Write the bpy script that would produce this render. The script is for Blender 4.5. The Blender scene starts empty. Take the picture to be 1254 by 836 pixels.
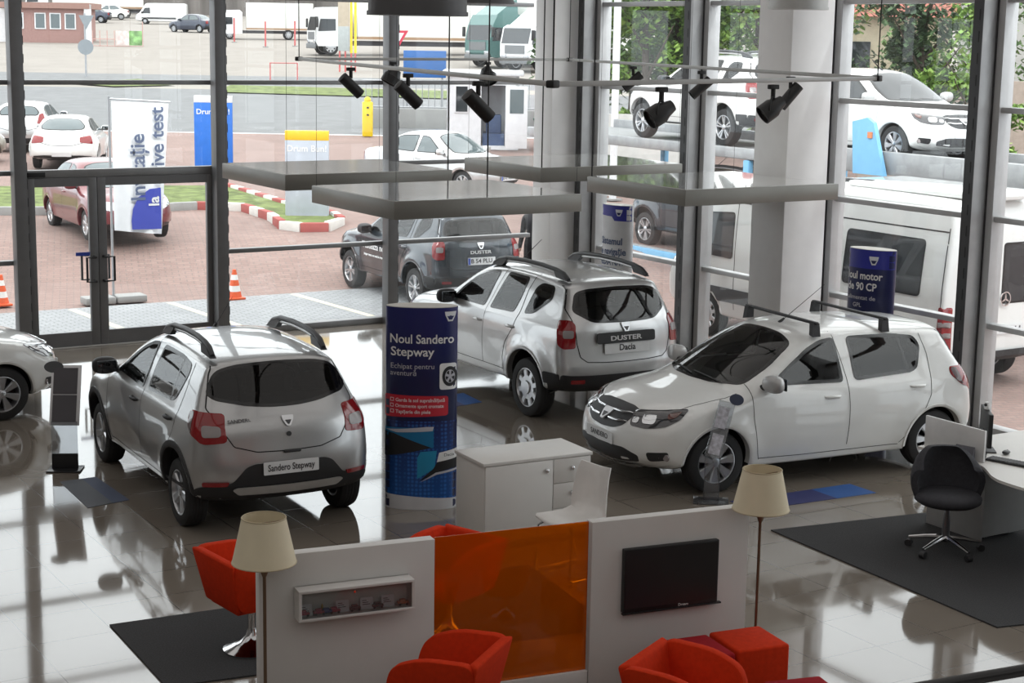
import bpy, bmesh, math, random
import numpy as np
from mathutils import Vector, Matrix
from mathutils.bvhtree import BVHTree
from mathutils.geometry import delaunay_2d_cdt

SC = bpy.context.scene
COL = SC.collection
PI = math.pi
rnd = random.Random(7)

# ------------------------------------------------------------ materials
MATS = {}
def mat(name, rgb=(.5, .5, .5), rough=.5, metal=0., coat=0., spec=.5, var=.06, scale=6., bump=0., emit=0., trans=0., stretch=None):
    if name in MATS: return MATS[name]
    m = bpy.data.materials.new(name); m.use_nodes = True; MATS[name] = m
    nt = m.node_tree; N = nt.nodes; L = nt.links
    p = N['Principled BSDF']
    tc = N.new('ShaderNodeTexCoord'); nz = N.new('ShaderNodeTexNoise'); nz.inputs['Scale'].default_value = scale
    nz.inputs['Detail'].default_value = 4
    if stretch:
        mp = N.new('ShaderNodeMapping'); mp.inputs['Scale'].default_value = stretch
        L.new(tc.outputs['Object'], mp.inputs['Vector']); L.new(mp.outputs['Vector'], nz.inputs['Vector'])
    else:
        L.new(tc.outputs['Object'], nz.inputs['Vector'])
    cr = N.new('ShaderNodeValToRGB')
    cr.color_ramp.elements[0].position = .3; cr.color_ramp.elements[1].position = .7
    cr.color_ramp.elements[0].color = (*[c * (1 - var) for c in rgb], 1)
    cr.color_ramp.elements[1].color = (*[min(1, c * (1 + var)) for c in rgb], 1)
    L.new(nz.outputs['Fac'], cr.inputs['Fac']); L.new(cr.outputs['Color'], p.inputs['Base Color'])
    p.inputs['Roughness'].default_value = rough; p.inputs['Metallic'].default_value = metal
    p.inputs['Coat Weight'].default_value = coat; p.inputs['Coat Roughness'].default_value = .03
    p.inputs['Specular IOR Level'].default_value = spec
    if trans: p.inputs['Transmission Weight'].default_value = trans
    if emit:
        p.inputs['Emission Strength'].default_value = emit; p.inputs['Emission Color'].default_value = (*rgb, 1)
    if bump:
        b = N.new('ShaderNodeBump'); b.inputs['Strength'].default_value = bump; b.inputs['Distance'].default_value = .01
        L.new(nz.outputs['Fac'], b.inputs['Height']); L.new(b.outputs['Normal'], p.inputs['Normal'])
    return m

def glass(name, tint=(.9, .95, .93), refl=1.0, rough=.0, opac=0.0, body=(.02, .02, .02)):
    """thin sheet of glass: tinted see-through with a Fresnel reflection, optionally partly opaque"""
    if name in MATS: return MATS[name]
    m = bpy.data.materials.new(name); m.use_nodes = True; MATS[name] = m
    nt = m.node_tree; N = nt.nodes; L = nt.links
    N.remove(N['Principled BSDF'])
    out = N['Material Output']
    tr = N.new('ShaderNodeBsdfTransparent'); tr.inputs['Color'].default_value = (*tint, 1)
    gl = N.new('ShaderNodeBsdfGlossy'); gl.inputs['Roughness'].default_value = rough
    gl.inputs['Color'].default_value = (refl, refl, refl, 1)
    fr = N.new('ShaderNodeFresnel'); fr.inputs['IOR'].default_value = 1.5
    mx = N.new('ShaderNodeMixShader')
    base = tr.outputs[0]
    if opac:
        tcd = N.new('ShaderNodeTexCoord'); nz = N.new('ShaderNodeTexNoise'); nz.inputs['Scale'].default_value = 3
        L.new(tcd.outputs['Object'], nz.inputs['Vector'])
        df = N.new('ShaderNodeBsdfDiffuse')
        hs = N.new('ShaderNodeMixRGB'); hs.inputs['Color1'].default_value = (*body, 1); hs.inputs['Color2'].default_value = (*[b * 1.15 for b in body], 1)
        L.new(nz.outputs['Fac'], hs.inputs['Fac']); L.new(hs.outputs['Color'], df.inputs['Color'])
        m2 = N.new('ShaderNodeMixShader'); m2.inputs['Fac'].default_value = opac
        L.new(tr.outputs[0], m2.inputs[1]); L.new(df.outputs[0], m2.inputs[2]); base = m2.outputs[0]
    L.new(fr.outputs[0], mx.inputs['Fac']); L.new(base, mx.inputs[1]); L.new(gl.outputs[0], mx.inputs[2])
    L.new(mx.outputs[0], out.inputs['Surface'])
    return m

# ------------------------------------------------------------ mesh builder
class MB:
    def __init__(s): s.v = []; s.f = []; s.m = []; s.mi = 0
    def add(s, vs, fs, mi=None, M=None):
        o = len(s.v)
        if M is not None: vs = [tuple(M @ Vector(v)) for v in vs]
        s.v += [tuple(v) for v in vs]
        s.f += [tuple(i + o for i in f) for f in fs]
        s.m += [s.mi if mi is None else mi] * len(fs)
        return s
    def bm(s, b, mi=None, M=None):
        b.verts.index_update()
        s.add([v.co[:] for v in b.verts], [[v.index for v in f.verts] for f in b.faces], mi, M); b.free(); return s
    def box(s, cx, cy, cz, sx, sy, sz, rz=0, bev=0, seg=2, mi=None, M=None):
        b = bmesh.new(); bmesh.ops.create_cube(b, size=1)
        for v in b.verts: v.co = (v.co.x * sx, v.co.y * sy, v.co.z * sz)
        if bev: bmesh.ops.bevel(b, geom=b.edges[:], offset=bev, segments=seg, profile=.5, affect='EDGES')
        T = Matrix.Translation((cx, cy, cz)) @ Matrix.Rotation(rz, 4, 'Z')
        return s.bm(b, mi, (M @ T) if M is not None else T)
    def bx(s, x0, x1, y0, y1, z0, z1, bev=0, mi=None, M=None):
        return s.box((x0 + x1) / 2, (y0 + y1) / 2, (z0 + z1) / 2, abs(x1 - x0), abs(y1 - y0), abs(z1 - z0), 0, bev, 2, mi, M)
    def tube(s, pts, r, n=8, closed=False, mi=None, M=None, caps=True):
        pts = [Vector(p) for p in pts]; k = len(pts); vs = []; fs = []
        rs = r if isinstance(r, (list, tuple)) else [r] * k
        up = None
        for i, p in enumerate(pts):
            a = pts[(i - 1) % k] if (i > 0 or closed) else p
            b = pts[(i + 1) % k] if (i < k - 1 or closed) else p
            t = (b - a).normalized()
            if up is None: up = t.orthogonal().normalized()
            up = (up - t * up.dot(t)).normalized(); w = t.cross(up)
            for j in range(n):
                an = 2 * PI * j / n
                vs.append(p + (up * math.cos(an) + w * math.sin(an)) * rs[i])
        for i in range(k if closed else k - 1):
            i2 = (i + 1) % k
            for j in range(n):
                j2 = (j + 1) % n
                fs.append((i * n + j, i * n + j2, i2 * n + j2, i2 * n + j))
        if caps and not closed:
            fs.append(tuple(range(n))[::-1]); fs.append(tuple(range((k - 1) * n, k * n)))
        return s.add(vs, fs, mi, M)
    def cyl(s, p0, p1, r0, r1=None, n=20, mi=None, M=None): return s.tube([p0, p1], [r0, r0 if r1 is None else r1], n, False, mi, M)
    def lathe(s, prof, n=32, loc=(0, 0, 0), axis='Z', mi=None, M=None, close=False):
        vs = []; fs = []; k = len(prof)
        for r, h in prof:
            for j in range(n):
                a = 2 * PI * j / n
                c, d = r * math.cos(a), r * math.sin(a)
                vs.append((c + loc[0], d + loc[1], h + loc[2]) if axis == 'Z' else ((c + loc[0], h + loc[1], d + loc[2]) if axis == 'Y' else (h + loc[0], c + loc[1], d + loc[2])))
        rng = range(k) if close else range(k - 1)
        for i in rng:
            i2 = (i + 1) % k
            for j in range(n):
                q = (i * n + j, i * n + (j + 1) % n, i2 * n + (j + 1) % n, i2 * n + j)
                fs.append(q if axis != 'Y' else q[::-1])
        if not close:
            if prof[0][0] > 1e-6: fs.append(tuple(range(n))[::-1] if axis != 'Y' else tuple(range(n)))
            if prof[-1][0] > 1e-6: fs.append(tuple(range((k - 1) * n, k * n)) if axis != 'Y' else tuple(range((k - 1) * n, k * n))[::-1])
        return s.add(vs, fs, mi, M)
    def prism(s, poly, z0, z1, mi=None, M=None, cap=True):
        k = len(poly); vs = [(x, y, z0) for x, y in poly] + [(x, y, z1) for x, y in poly]
        fs = [(i, (i + 1) % k, (i + 1) % k + k, i + k) for i in range(k)]
        if cap: fs += [tuple(range(k))[::-1], tuple(range(k, 2 * k))]
        return s.add(vs, fs, mi, M)
    def quad(s, a, b, c, d, mi=None): return s.add([a, b, c, d], [(0, 1, 2, 3)], mi)
    def mesh(s, name, mats, smooth=35):
        me = bpy.data.meshes.new(name); me.from_pydata(s.v, [], s.f)
        for m in (mats if isinstance(mats, (list, tuple)) else [mats]): me.materials.append(m)
        me.polygons.foreach_set('material_index', s.m)
        if smooth:
            me.polygons.foreach_set('use_smooth', [True] * len(s.f)); me.set_sharp_from_angle(angle=math.radians(smooth))
        me.validate(); me.update(); return me
    def build(s, name, mats, parent=None, loc=(0, 0, 0), rz=0, smooth=35):
        return link(name, s.mesh(name, mats, smooth), parent, loc, rz)

def link(name, me, parent=None, loc=(0, 0, 0), rz=0):
    o = bpy.data.objects.new(name, me); COL.objects.link(o); o.location = loc; o.rotation_euler = (0, 0, rz)
    if parent is not None: o.parent = parent
    return o
def tag(o, label=None, cat=None, group=None, kind=None):
    if label: o['label'] = label
    if cat: o['category'] = cat
    if group: o['group'] = group
    if kind: o['kind'] = kind
    return o
def thing(name, label, cat, loc=(0, 0, 0), rz=0, group=None):
    o = bpy.data.objects.new(name, None); COL.objects.link(o); o.location = loc; o.rotation_euler = (0, 0, rz)
    o.empty_display_size = .2
    return tag(o, label, cat, group)
def struct(o): o['kind'] = 'structure'; return o
def dup(root, label=None, loc=None, rz=None, group=None):
    def cp(o, par):
        c = o.copy(); COL.objects.link(c)
        if par is not None: c.parent = par
        for ch in [x for x in o.children]: cp(ch, c)
        return c
    r = cp(root, None)
    if loc is not None: r.location = loc
    if rz is not None: r.rotation_euler = (0, 0, rz)
    if label: r['label'] = label
    if group: r['group'] = group
    return r

def text_mb(txt, size=.1, depth=.0, bold=0.0, align='CENTER', width=None, spacing=1.0, shear=0):
    """letters as a flat mesh in the XY plane, x right, y up"""
    cu = bpy.data.curves.new('lettering', 'FONT'); cu.body = txt; cu.size = size; cu.align_x = align; cu.align_y = 'CENTER'
    cu.extrude = depth; cu.offset = bold; cu.resolution_u = 3; cu.space_character = spacing; cu.shear = shear
    o = bpy.data.objects.new('lettering', cu); COL.objects.link(o)
    dg = bpy.context.evaluated_depsgraph_get(); me = bpy.data.meshes.new_from_object(o.evaluated_get(dg))
    b = MB(); b.add([v.co[:] for v in me.vertices], [tuple(p.vertices) for p in me.polygons])
    bpy.data.objects.remove(o); bpy.data.curves.remove(cu); bpy.data.meshes.remove(me)
    if width and b.v:
        xs = [v[0] for v in b.v]; k = width / (max(xs) - min(xs)); c = (max(xs) + min(xs)) / 2 if align == 'CENTER' else 0
        b.v = [((x - c) * k, y, z) for x, y, z in b.v]
    return b
def place_frame(o, x, y):
    """matrix with local x -> x, local y -> y, local z -> x cross y"""
    x = Vector(x).normalized(); y = Vector(y); z = x.cross(y).normalized(); y = z.cross(x)
    return Matrix(((x.x, y.x, z.x, o[0]), (x.y, y.y, z.y, o[1]), (x.z, y.z, z.z, o[2]), (0, 0, 0, 1)))
def xf(mb, M): mb.v = [tuple(M @ Vector(v)) for v in mb.v]; return mb
def chaikin(pts, n=2, closed=True):
    pts = [np.array(p, float) for p in pts]
    for _ in range(n):
        out = []
        k = len(pts)
        for i in range(k if closed else k - 1):
            a, b = pts[i], pts[(i + 1) % k]
            out += [a * .75 + b * .25, a * .25 + b * .75]
        if not closed: out = [pts[0]] + out[1:-1] + [pts[-1]]
        pts = out
    return pts
def roundpoly(pts, r=.02, n=4):
    """2D polygon with corners rounded by radius-like distance r"""
    out = []; k = len(pts); P = [np.array(p, float) for p in pts]
    for i in range(k):
        a, b, c = P[i - 1], P[i], P[(i + 1) % k]
        da, dc = a - b, c - b; la, lc = np.linalg.norm(da), np.linalg.norm(dc)
        d = min(r, la * .45, lc * .45); p, q = b + da / la * d, b + dc / lc * d
        for j in range(n + 1):
            t = j / n; out.append((1 - t) ** 2 * p + 2 * t * (1 - t) * b + t * t * q)
    return out
def inpoly(px, py, poly):
    P = np.asarray(poly, float); x0, y0 = P[:, 0], P[:, 1]; x1, y1 = np.roll(x0, -1), np.roll(y0, -1)
    px = np.asarray(px)[..., None]; py = np.asarray(py)[..., None]
    c = ((y0 > py) != (y1 > py)) & (px < (x1 - x0) * (py - y0) / (y1 - y0 + 1e-12) + x0)
    return c.sum(-1) % 2 == 1
def ccw(p):
    a = sum(p[i - 1][0] * p[i][1] - p[i][0] * p[i - 1][1] for i in range(len(p)))
    return p if a > 0 else p[::-1]
def offset_poly(p, d):
    p = ccw(list(p)); out = []; k = len(p)
    for i in range(k):
        a, b, c = np.array(p[i - 1]), np.array(p[i]), np.array(p[(i + 1) % k])
        t1 = (b - a) / (np.linalg.norm(b - a) + 1e-9); t2 = (c - b) / (np.linalg.norm(c - b) + 1e-9)
        n = np.array([-(t1 + t2)[1], (t1 + t2)[0]]); n /= np.linalg.norm(n) + 1e-9
        out.append(b + n * d)
    return out
CEIL_W, SKY, EXPO, USE_AGX = 54, 3.2, 0.0, False
FAC_W = 230
# ------------------------------------------------------------ car bodies: an implicit surface meshed with surface nets
def spl(pts):
    X = np.array([p[0] for p in pts], float); Y = np.array([p[1] for p in pts], float)
    o = np.argsort(X); X, Y = X[o], Y[o]; d = np.diff(Y) / np.diff(X); m = np.zeros(len(X))
    m[0], m[-1] = d[0], d[-1]
    for i in range(1, len(X) - 1):
        m[i] = 0 if d[i - 1] * d[i] <= 0 else 2 * d[i - 1] * d[i] / (d[i - 1] + d[i])
    def f(t):
        t = np.clip(t, X[0], X[-1]); i = np.clip(np.searchsorted(X, t) - 1, 0, len(X) - 2)
        h = X[i + 1] - X[i]; u = (t - X[i]) / h
        return (2 * u**3 - 3 * u**2 + 1) * Y[i] + (u**3 - 2 * u**2 + u) * h * m[i] + (-2 * u**3 + 3 * u**2) * Y[i + 1] + (u**3 - u**2) * h * m[i + 1]
    return f

def surface_nets(F, xs, ys, zs):
    s = F < 0; nx, ny, nz = F.shape
    c = [s[i:nx - 1 + i, j:ny - 1 + j, k:nz - 1 + k] for i in (0, 1) for j in (0, 1) for k in (0, 1)]
    al = np.logical_and.reduce(c); an = np.logical_or.reduce(c); mix = an & ~al
    I = np.argwhere(mix); idx = -np.ones(mix.shape, int); idx[tuple(I.T)] = np.arange(len(I))
    acc = np.zeros((len(I), 3)); cnt = np.zeros(len(I))
    off = [(i, j, k) for i in (0, 1) for j in (0, 1) for k in (0, 1)]
    for a in off:
        for ax in range(3):
            if a[ax]: continue
            b = list(a); b[ax] = 1
            A = I + np.array(a); B = I + np.array(b)
            fa, fb = F[tuple(A.T)], F[tuple(B.T)]; cr = (fa < 0) != (fb < 0)
            t = np.where(cr, fa / (fa - fb + 1e-30), 0)
            p = A + (B - A) * t[:, None]; acc[cr] += p[cr]; cnt[cr] += 1
    V = acc / cnt[:, None]
    hx, hy, hz = xs[1] - xs[0], ys[1] - ys[0], zs[1] - zs[0]
    V = V * np.array([hx, hy, hz]) + np.array([xs[0], ys[0], zs[0]])
    Q = []
    for ax in range(3):
        u, w = [(1, 2), (2, 0), (0, 1)][ax]
        sl0 = [slice(None)] * 3; sl1 = [slice(None)] * 3
        sl0[ax] = slice(0, -1); sl1[ax] = slice(1, None)
        a, b = s[tuple(sl0)], s[tuple(sl1)]
        E = np.argwhere(a != b)
        lim = np.array(mix.shape)
        ok = (E[:, u] > 0) & (E[:, w] > 0) & (E[:, u] < lim[u]) & (E[:, w] < lim[w]); E = E[ok]
        ina = a[tuple(E.T)]
        du = np.zeros(3, int); du[u] = 1; dw = np.zeros(3, int); dw[w] = 1
        q = np.stack([idx[tuple((E - du - dw).T)], idx[tuple((E - dw).T)], idx[tuple(E.T)], idx[tuple((E - du).T)]], 1)
        q = np.where(ina[:, None], q, q[:, ::-1]); Q.append(q)
    return V, np.concatenate(Q)

BODY = {}
def car_body(kind, h=.026):
    if kind in BODY: return BODY[kind]
    sp = SPEC[kind]
    pts = chaikin(sp['out'], 2); O = np.array(pts)
    A = O; B = np.roll(O, -1, 0); RR = (A[:, 2] + B[:, 2]) / 2
    Wz = spl(sp['wz']); Px = spl(sp['px']); Gx = spl(sp.get('gx', [(-2, 1), (6, 1)]))
    n = sp.get('n', 2.5); r = sp['r']; Rw = sp['Rw']; wb = sp['wb']; fl = sp.get('flare', (.012, .012)); zb = sp.get('belt', 1.0)
    def q2(x, z):
        out = np.empty(len(x))
        for s0 in range(0, len(x), 4000):
            p = np.stack([x[s0:s0 + 4000], z[s0:s0 + 4000]], 1)[:, None, :]
            d = B[:, :2] - A[:, :2]; t = np.clip(((p - A[None, :, :2]) * d).sum(-1) / ((d * d).sum(-1) + 1e-12), 0, 1)
            e = p - (A[None, :, :2] + d * t[..., None]); dist = np.sqrt((e * e).sum(-1)) / RR
            ins = inpoly(p[:, 0, 0], p[:, 0, 1], O[:, :2]); m = dist.min(1)
            out[s0:s0 + 4000] = np.where(ins, m, -m)
        return out
    def W(x, z):
        w = Wz(z) * Px(x); w = w * (1 + (Gx(x) - 1) * np.clip((z - zb) / .35, 0, 1))
        for cx, a in ((0, fl[0]), (wb, fl[1])):
            rr = np.hypot(x - cx, z - r); w = w + a * np.exp(-((rr - Rw - .02) / .11) ** 2) * (z < r + Rw + .25)
        return np.maximum(w, .05)
    def comb(q, w, x, y, z):
        ay = np.abs(y)
        f = (((ay / w) ** n + np.maximum(1 - q, 0) ** n) ** (1 / n) - 1) * .7
        for cx in (0, wb):
            well = np.maximum(np.hypot(x - cx, z - r) - Rw, sp.get('yw', .52) - ay); f = np.maximum(f, -well)
        return f
    x0, x1, z0, z1 = O[:, 0].min(), O[:, 0].max(), O[:, 1].min(), O[:, 1].max()
    xs = np.arange(x0 - 2 * h, x1 + 3 * h, h); zs = np.arange(z0 - 2 * h, z1 + 3 * h, h); ym = 1.08 * max(p[1] for p in sp['wz']) + .08
    ny = int(ym / h) + 2; ys = np.arange(-ny, ny + 1) * h
    X, Z = np.meshgrid(xs, zs, indexing='ij'); q = q2(X.ravel(), Z.ravel()).reshape(X.shape); w = W(X, Z)
    F = comb(q[:, None, :], w[:, None, :], X[:, None, :], ys[None, :, None], Z[:, None, :])
    V, Q = surface_nets(F, xs, ys, zs)
    if h < .05:
        f = lambda P: comb(q2(P[:, 0], P[:, 2]), W(P[:, 0], P[:, 2]), P[:, 0], P[:, 1], P[:, 2])
        for _ in range(2):
            f0 = f(V); e = 2e-3
            g = np.stack([(f(V + e * np.eye(3)[k]) - f0) / e for k in range(3)], 1); g2 = (g * g).sum(1) + 1e-9
            st = -f0[:, None] * g / g2[:, None]; ln = np.linalg.norm(st, axis=1); st *= np.minimum(1, .4 * h / (ln + 1e-9))[:, None]; V = V + st
    BODY[kind] = (V, Q, BVHTree.FromPolygons([tuple(v) for v in V], [tuple(int(i) for i in f) for f in Q]))
    return BODY[kind]

class Car:
    """collects the panels of one car; x forward from the rear axle, y left, z up"""
    def __init__(s, kind, root, paint, h=.026, cut=True, inner=True):
        s.kind, s.root, s.paint, s.cut = kind, root, paint, cut
        s.sp = SPEC[kind]; s.V, s.Q, s.bvh = car_body(kind, h); s.holes = []; s.inner = inner
    def axes(s, o):
        o = np.array(o, float); o /= np.linalg.norm(o); a = np.array([-o[1], o[0], 0.]) if abs(o[2]) < .999 else np.array([0, 1., 0]); a /= np.linalg.norm(a); return o, a, np.cross(o, a)
    def hit(s, p, o, off):
        r = s.bvh.ray_cast(Vector(p + o * 4), Vector(-o))
        if r[0] is None: r = s.bvh.find_nearest(Vector(p))
        nn = r[1]
        if nn.dot(Vector(o)) < 0: nn = -nn
        return np.array(r[0] + nn * off)
    def patch(s, name, pts, o, m, off=.004, res=.05, rnd_=.03, frit=0., hole=False, parent=None, mirror=False, sym=False, skirt=.012, raw=False, plane=False):
        o, a, b = s.axes(o)
        P3 = [np.array(p, float) for p in pts]
        if sym: P3 = P3 + [p * np.array([1, -1, 1]) for p in P3[::-1] if abs(p[1]) > 1e-4]
        dep = np.mean([p @ o for p in P3])
        P = [np.array([p @ a, p @ b]) for p in P3]
        if not raw: P = roundpoly(P, rnd_)
        P = ccw(P); D = []
        for i in range(len(P)):
            u, v = P[i], P[(i + 1) % len(P)]; k = max(1, int(np.linalg.norm(v - u) / res)); D += [u + (v - u) * j / k for j in range(k)]
        nb = len(D); pin = offset_poly(D, frit) if frit else None
        allp = [tuple(d) for d in D]; edges = [(i, (i + 1) % nb) for i in range(nb)]
        if frit:
            pin2 = pin[::2]; k0 = len(allp); allp += [tuple(d) for d in pin2]; edges += [(k0 + i, k0 + (i + 1) % len(pin2)) for i in range(len(pin2))]
        mn, mx = np.min(D, 0), np.max(D, 0); gx, gy = np.meshgrid(np.arange(mn[0] + res / 2, mx[0], res), np.arange(mn[1] + res / 2, mx[1], res))
        gp = np.stack([gx.ravel(), gy.ravel()], 1); ok = inpoly(gp[:, 0], gp[:, 1], offset_poly(D, res * .35)) if len(gp) else []
        allp += [tuple(p) for p in gp[ok]] if len(gp) else []
        vs, es, fs, _, _, _ = delaunay_2d_cdt([Vector(p) for p in allp], edges, [], 1, 1e-5)
        V3 = [s.hit(o * dep + a * v.x + b * v.y, o, off) for v in vs]
        NV = None
        if frit:   # glass: smooth the sheet with a polynomial so that it reflects cleanly
            uv = np.array([[v.x, v.y] for v in vs]); mu = uv.mean(0); sc_ = np.abs(uv - mu).max(0) + 1e-9; w_ = (uv - mu) / sc_; dp = np.array([p @ o for p in V3])
            ex = [(i, j) for i in range(5) for j in range(5 - i)]; A_ = np.stack([w_[:, 0] ** i * w_[:, 1] ** j for i, j in ex], 1); cf = np.linalg.lstsq(A_, dp, rcond=None)[0]; fit = A_ @ cf + .002
            ga = sum(c_ * i * w_[:, 0] ** max(i - 1, 0) * w_[:, 1] ** j for c_, (i, j) in zip(cf, ex)) / sc_[0]; gb = sum(c_ * j * w_[:, 0] ** i * w_[:, 1] ** max(j - 1, 0) for c_, (i, j) in zip(cf, ex)) / sc_[1]
            V3 = [o * d_ + a * u_[0] + b * u_[1] for d_, u_ in zip(fit, uv)]; NV = o[None] - ga[:, None] * a[None] - gb[:, None] * b[None]; NV /= np.linalg.norm(NV, axis=1)[:, None]
        mb = MB(); mi = []
        for f in fs:
            c = np.mean([[vs[i].x, vs[i].y] for i in f], 0)
            mi.append(1 if frit and not inpoly(c[0], c[1], pin2) else 0)
        f2 = []
        for f in fs:
            n3 = np.cross(V3[f[1]] - V3[f[0]], V3[f[2]] - V3[f[0]]); f2.append(tuple(f) if n3 @ o > 0 else tuple(f)[::-1])
        mb.v = [tuple(v) for v in V3]; mb.f = f2; mb.m = mi
        if skirt:   # fold the rim inwards so the panel has an edge
            cnt = {}
            for f in f2:
                for i in range(len(f)):
                    e = (f[i], f[(i + 1) % len(f)]); cnt[e] = 1
            be = [e for e in cnt if (e[1], e[0]) not in cnt]; mp = {}
            for e in be:
                for i in e:
                    if i not in mp: mp[i] = len(mb.v); mb.v.append(tuple(V3[i] - o * skirt))
                mb.f.append((e[1], e[0], mp[e[0]], mp[e[1]])); mb.m.append(1 if frit else 0)
        if hole: s.holes.append((o, a, b, np.array(D), mirror))
        ms = m if isinstance(m, (list, tuple)) else [m]
        out = mb.build(name, ms, parent or s.root, smooth=50)
        def nrm(ob, sg):
            if NV is None or len(ob.data.vertices) != len(mb.v): return
            ob.data.normals_split_custom_set_from_vertices([tuple(NV[i] * np.array([1, sg, 1])) if i < len(NV) else (0, 0, 0) for i in range(len(mb.v))])
        nrm(out, 1)
        if mirror:
            mb.v = [(x, -y, z) for x, y, z in mb.v]; mb.f = [f[::-1] for f in mb.f]
            o2 = mb.build(name, ms, (parent if not isinstance(mirror, bpy.types.Object) else mirror) or s.root, smooth=50); nrm(o2, -1)
            return out, o2
        return out
    def strip(s, mb, pts, o, w=.007, off=.0015, res=.04, mirror=False, sym=False):
        """narrow dark line (panel gap) laid on the skin, added to mb"""
        o, a, b = s.axes(o); P3 = [np.array(p, float) for p in pts]
        if sym: P3 = P3 + [p * np.array([1, -1, 1]) for p in P3[::-1] if abs(p[1]) > 1e-4]
        dep = np.mean([p @ o for p in P3]); P = [np.array([p @ a, p @ b]) for p in P3]
        D = []
        for u, v in zip(P[:-1], P[1:]):
            k = max(1, int(np.linalg.norm(v - u) / res)); D += [u + (v - u) * j / k for j in range(k)]
        D.append(P[-1]); D = chaikin(D, 1, False); vs = []; fs = []
        for i, p in enumerate(D):
            t = D[min(i + 1, len(D) - 1)] - D[max(i - 1, 0)]; t /= np.linalg.norm(t) + 1e-9; n = np.array([-t[1], t[0]]) * w / 2
            for q in (p + n, p - n): vs.append(s.hit(o * dep + a * q[0] + b * q[1], o, off))
            if i: fs.append((2 * i - 2, 2 * i, 2 * i + 1, 2 * i - 1))
        mb.add(vs, fs)
        if mirror: mb.add([v * np.array([1, -1, 1]) for v in vs], [f[::-1] for f in fs])
    def ring(s, cx, r0, r1, a0=-12, a1=192, n=40, wob=0):
        """arch trim outline around a wheel centre, as side-view points"""
        cz = s.sp['r']; A = np.radians(np.linspace(a0, a1, n))
        return [(cx + math.cos(t) * r1, 0, cz + math.sin(t) * r1) for t in A] + [(cx + math.cos(t) * r0, 0, cz + math.sin(t) * r0) for t in A[::-1]]
    def finish(s):
        V, Q, sp = s.V, s.Q, s.sp; C = V[Q].mean(1)
        e1 = V[Q[:, 1]] - V[Q[:, 0]]; e2 = V[Q[:, 2]] - V[Q[:, 0]]; N = np.cross(e1, e2); N /= np.linalg.norm(N, axis=1)[:, None] + 1e-12
        kill = np.zeros(len(Q), bool)
        if s.cut:
            for o, a, b, D, mir in s.holes:
                for sg in ((1, -1) if mir else (1,)):
                    VV = V * np.array([1, sg, 1]); NN = N * np.array([1, sg, 1]); ins = inpoly(VV @ a, VV @ b, offset_poly(D, .034))
                    kill |= ins[Q].any(1) & ((NN @ o) > .15) & ((C * np.array([1, sg, 1])) @ o > np.quantile(VV[ins] @ o, .5) - .9 if ins.any() else False)
        dark = C[:, 2] < V[:, 2].min() + .035
        for cx in (0, sp['wb']):
            rr = np.hypot(C[:, 0] - cx, C[:, 2] - sp['r']); dark |= (rr < sp['Rw'] + .03) & (np.abs(N[:, 1]) < .72) & (np.abs(C[:, 1]) > .4)
            dark |= (rr < sp['Rw'] - .004) & (np.abs(C[:, 1]) > .4)
        mb = MB(); keep = ~kill
        mb.v = [tuple(v) for v in V]; mb.f = [tuple(int(i) for i in q) for q in Q[keep]]; mb.m = [int(d) for d in dark[keep]]
        if s.inner:
            VN = np.zeros_like(V)
            for k in range(4): np.add.at(VN, Q[:, k], N)
            VN /= np.linalg.norm(VN, axis=1)[:, None] + 1e-9; up = keep & (C[:, 2] > .55) & ~dark
            o = len(mb.v); mb.v += [tuple(v) for v in V - VN * .03]; fi = [tuple(int(i) + o for i in q[::-1]) for q in Q[up]]
            mb.f += fi; mb.m += [2] * len(fi)
        return mb.build('body', [s.paint, mat('underbody_black', (.012, .012, .013), .8), mat('cabin_lining', (.09, .09, .09), .9)], s.root, smooth=60)

def ell(cx, cy, cz, sx, sy, sz, n=16, p=1.0):
    """rounded (superellipsoid) blob"""
    mb = MB(); vs = []; fs = []
    sg = lambda t: math.copysign(abs(t) ** p, t)
    for i in range(n + 1):
        th = -PI / 2 + PI * i / n
        for j in range(2 * n):
            ph = PI * j / n
            vs.append((cx + sx * sg(math.cos(th)) * sg(math.cos(ph)), cy + sy * sg(math.cos(th)) * sg(math.sin(ph)), cz + sz * sg(math.sin(th))))
    for i in range(n):
        for j in range(2 * n): fs.append((i * 2 * n + j, i * 2 * n + (j + 1) % (2 * n), (i + 1) * 2 * n + (j + 1) % (2 * n), (i + 1) * 2 * n + j))
    mb.add(vs, fs); return mb

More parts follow.
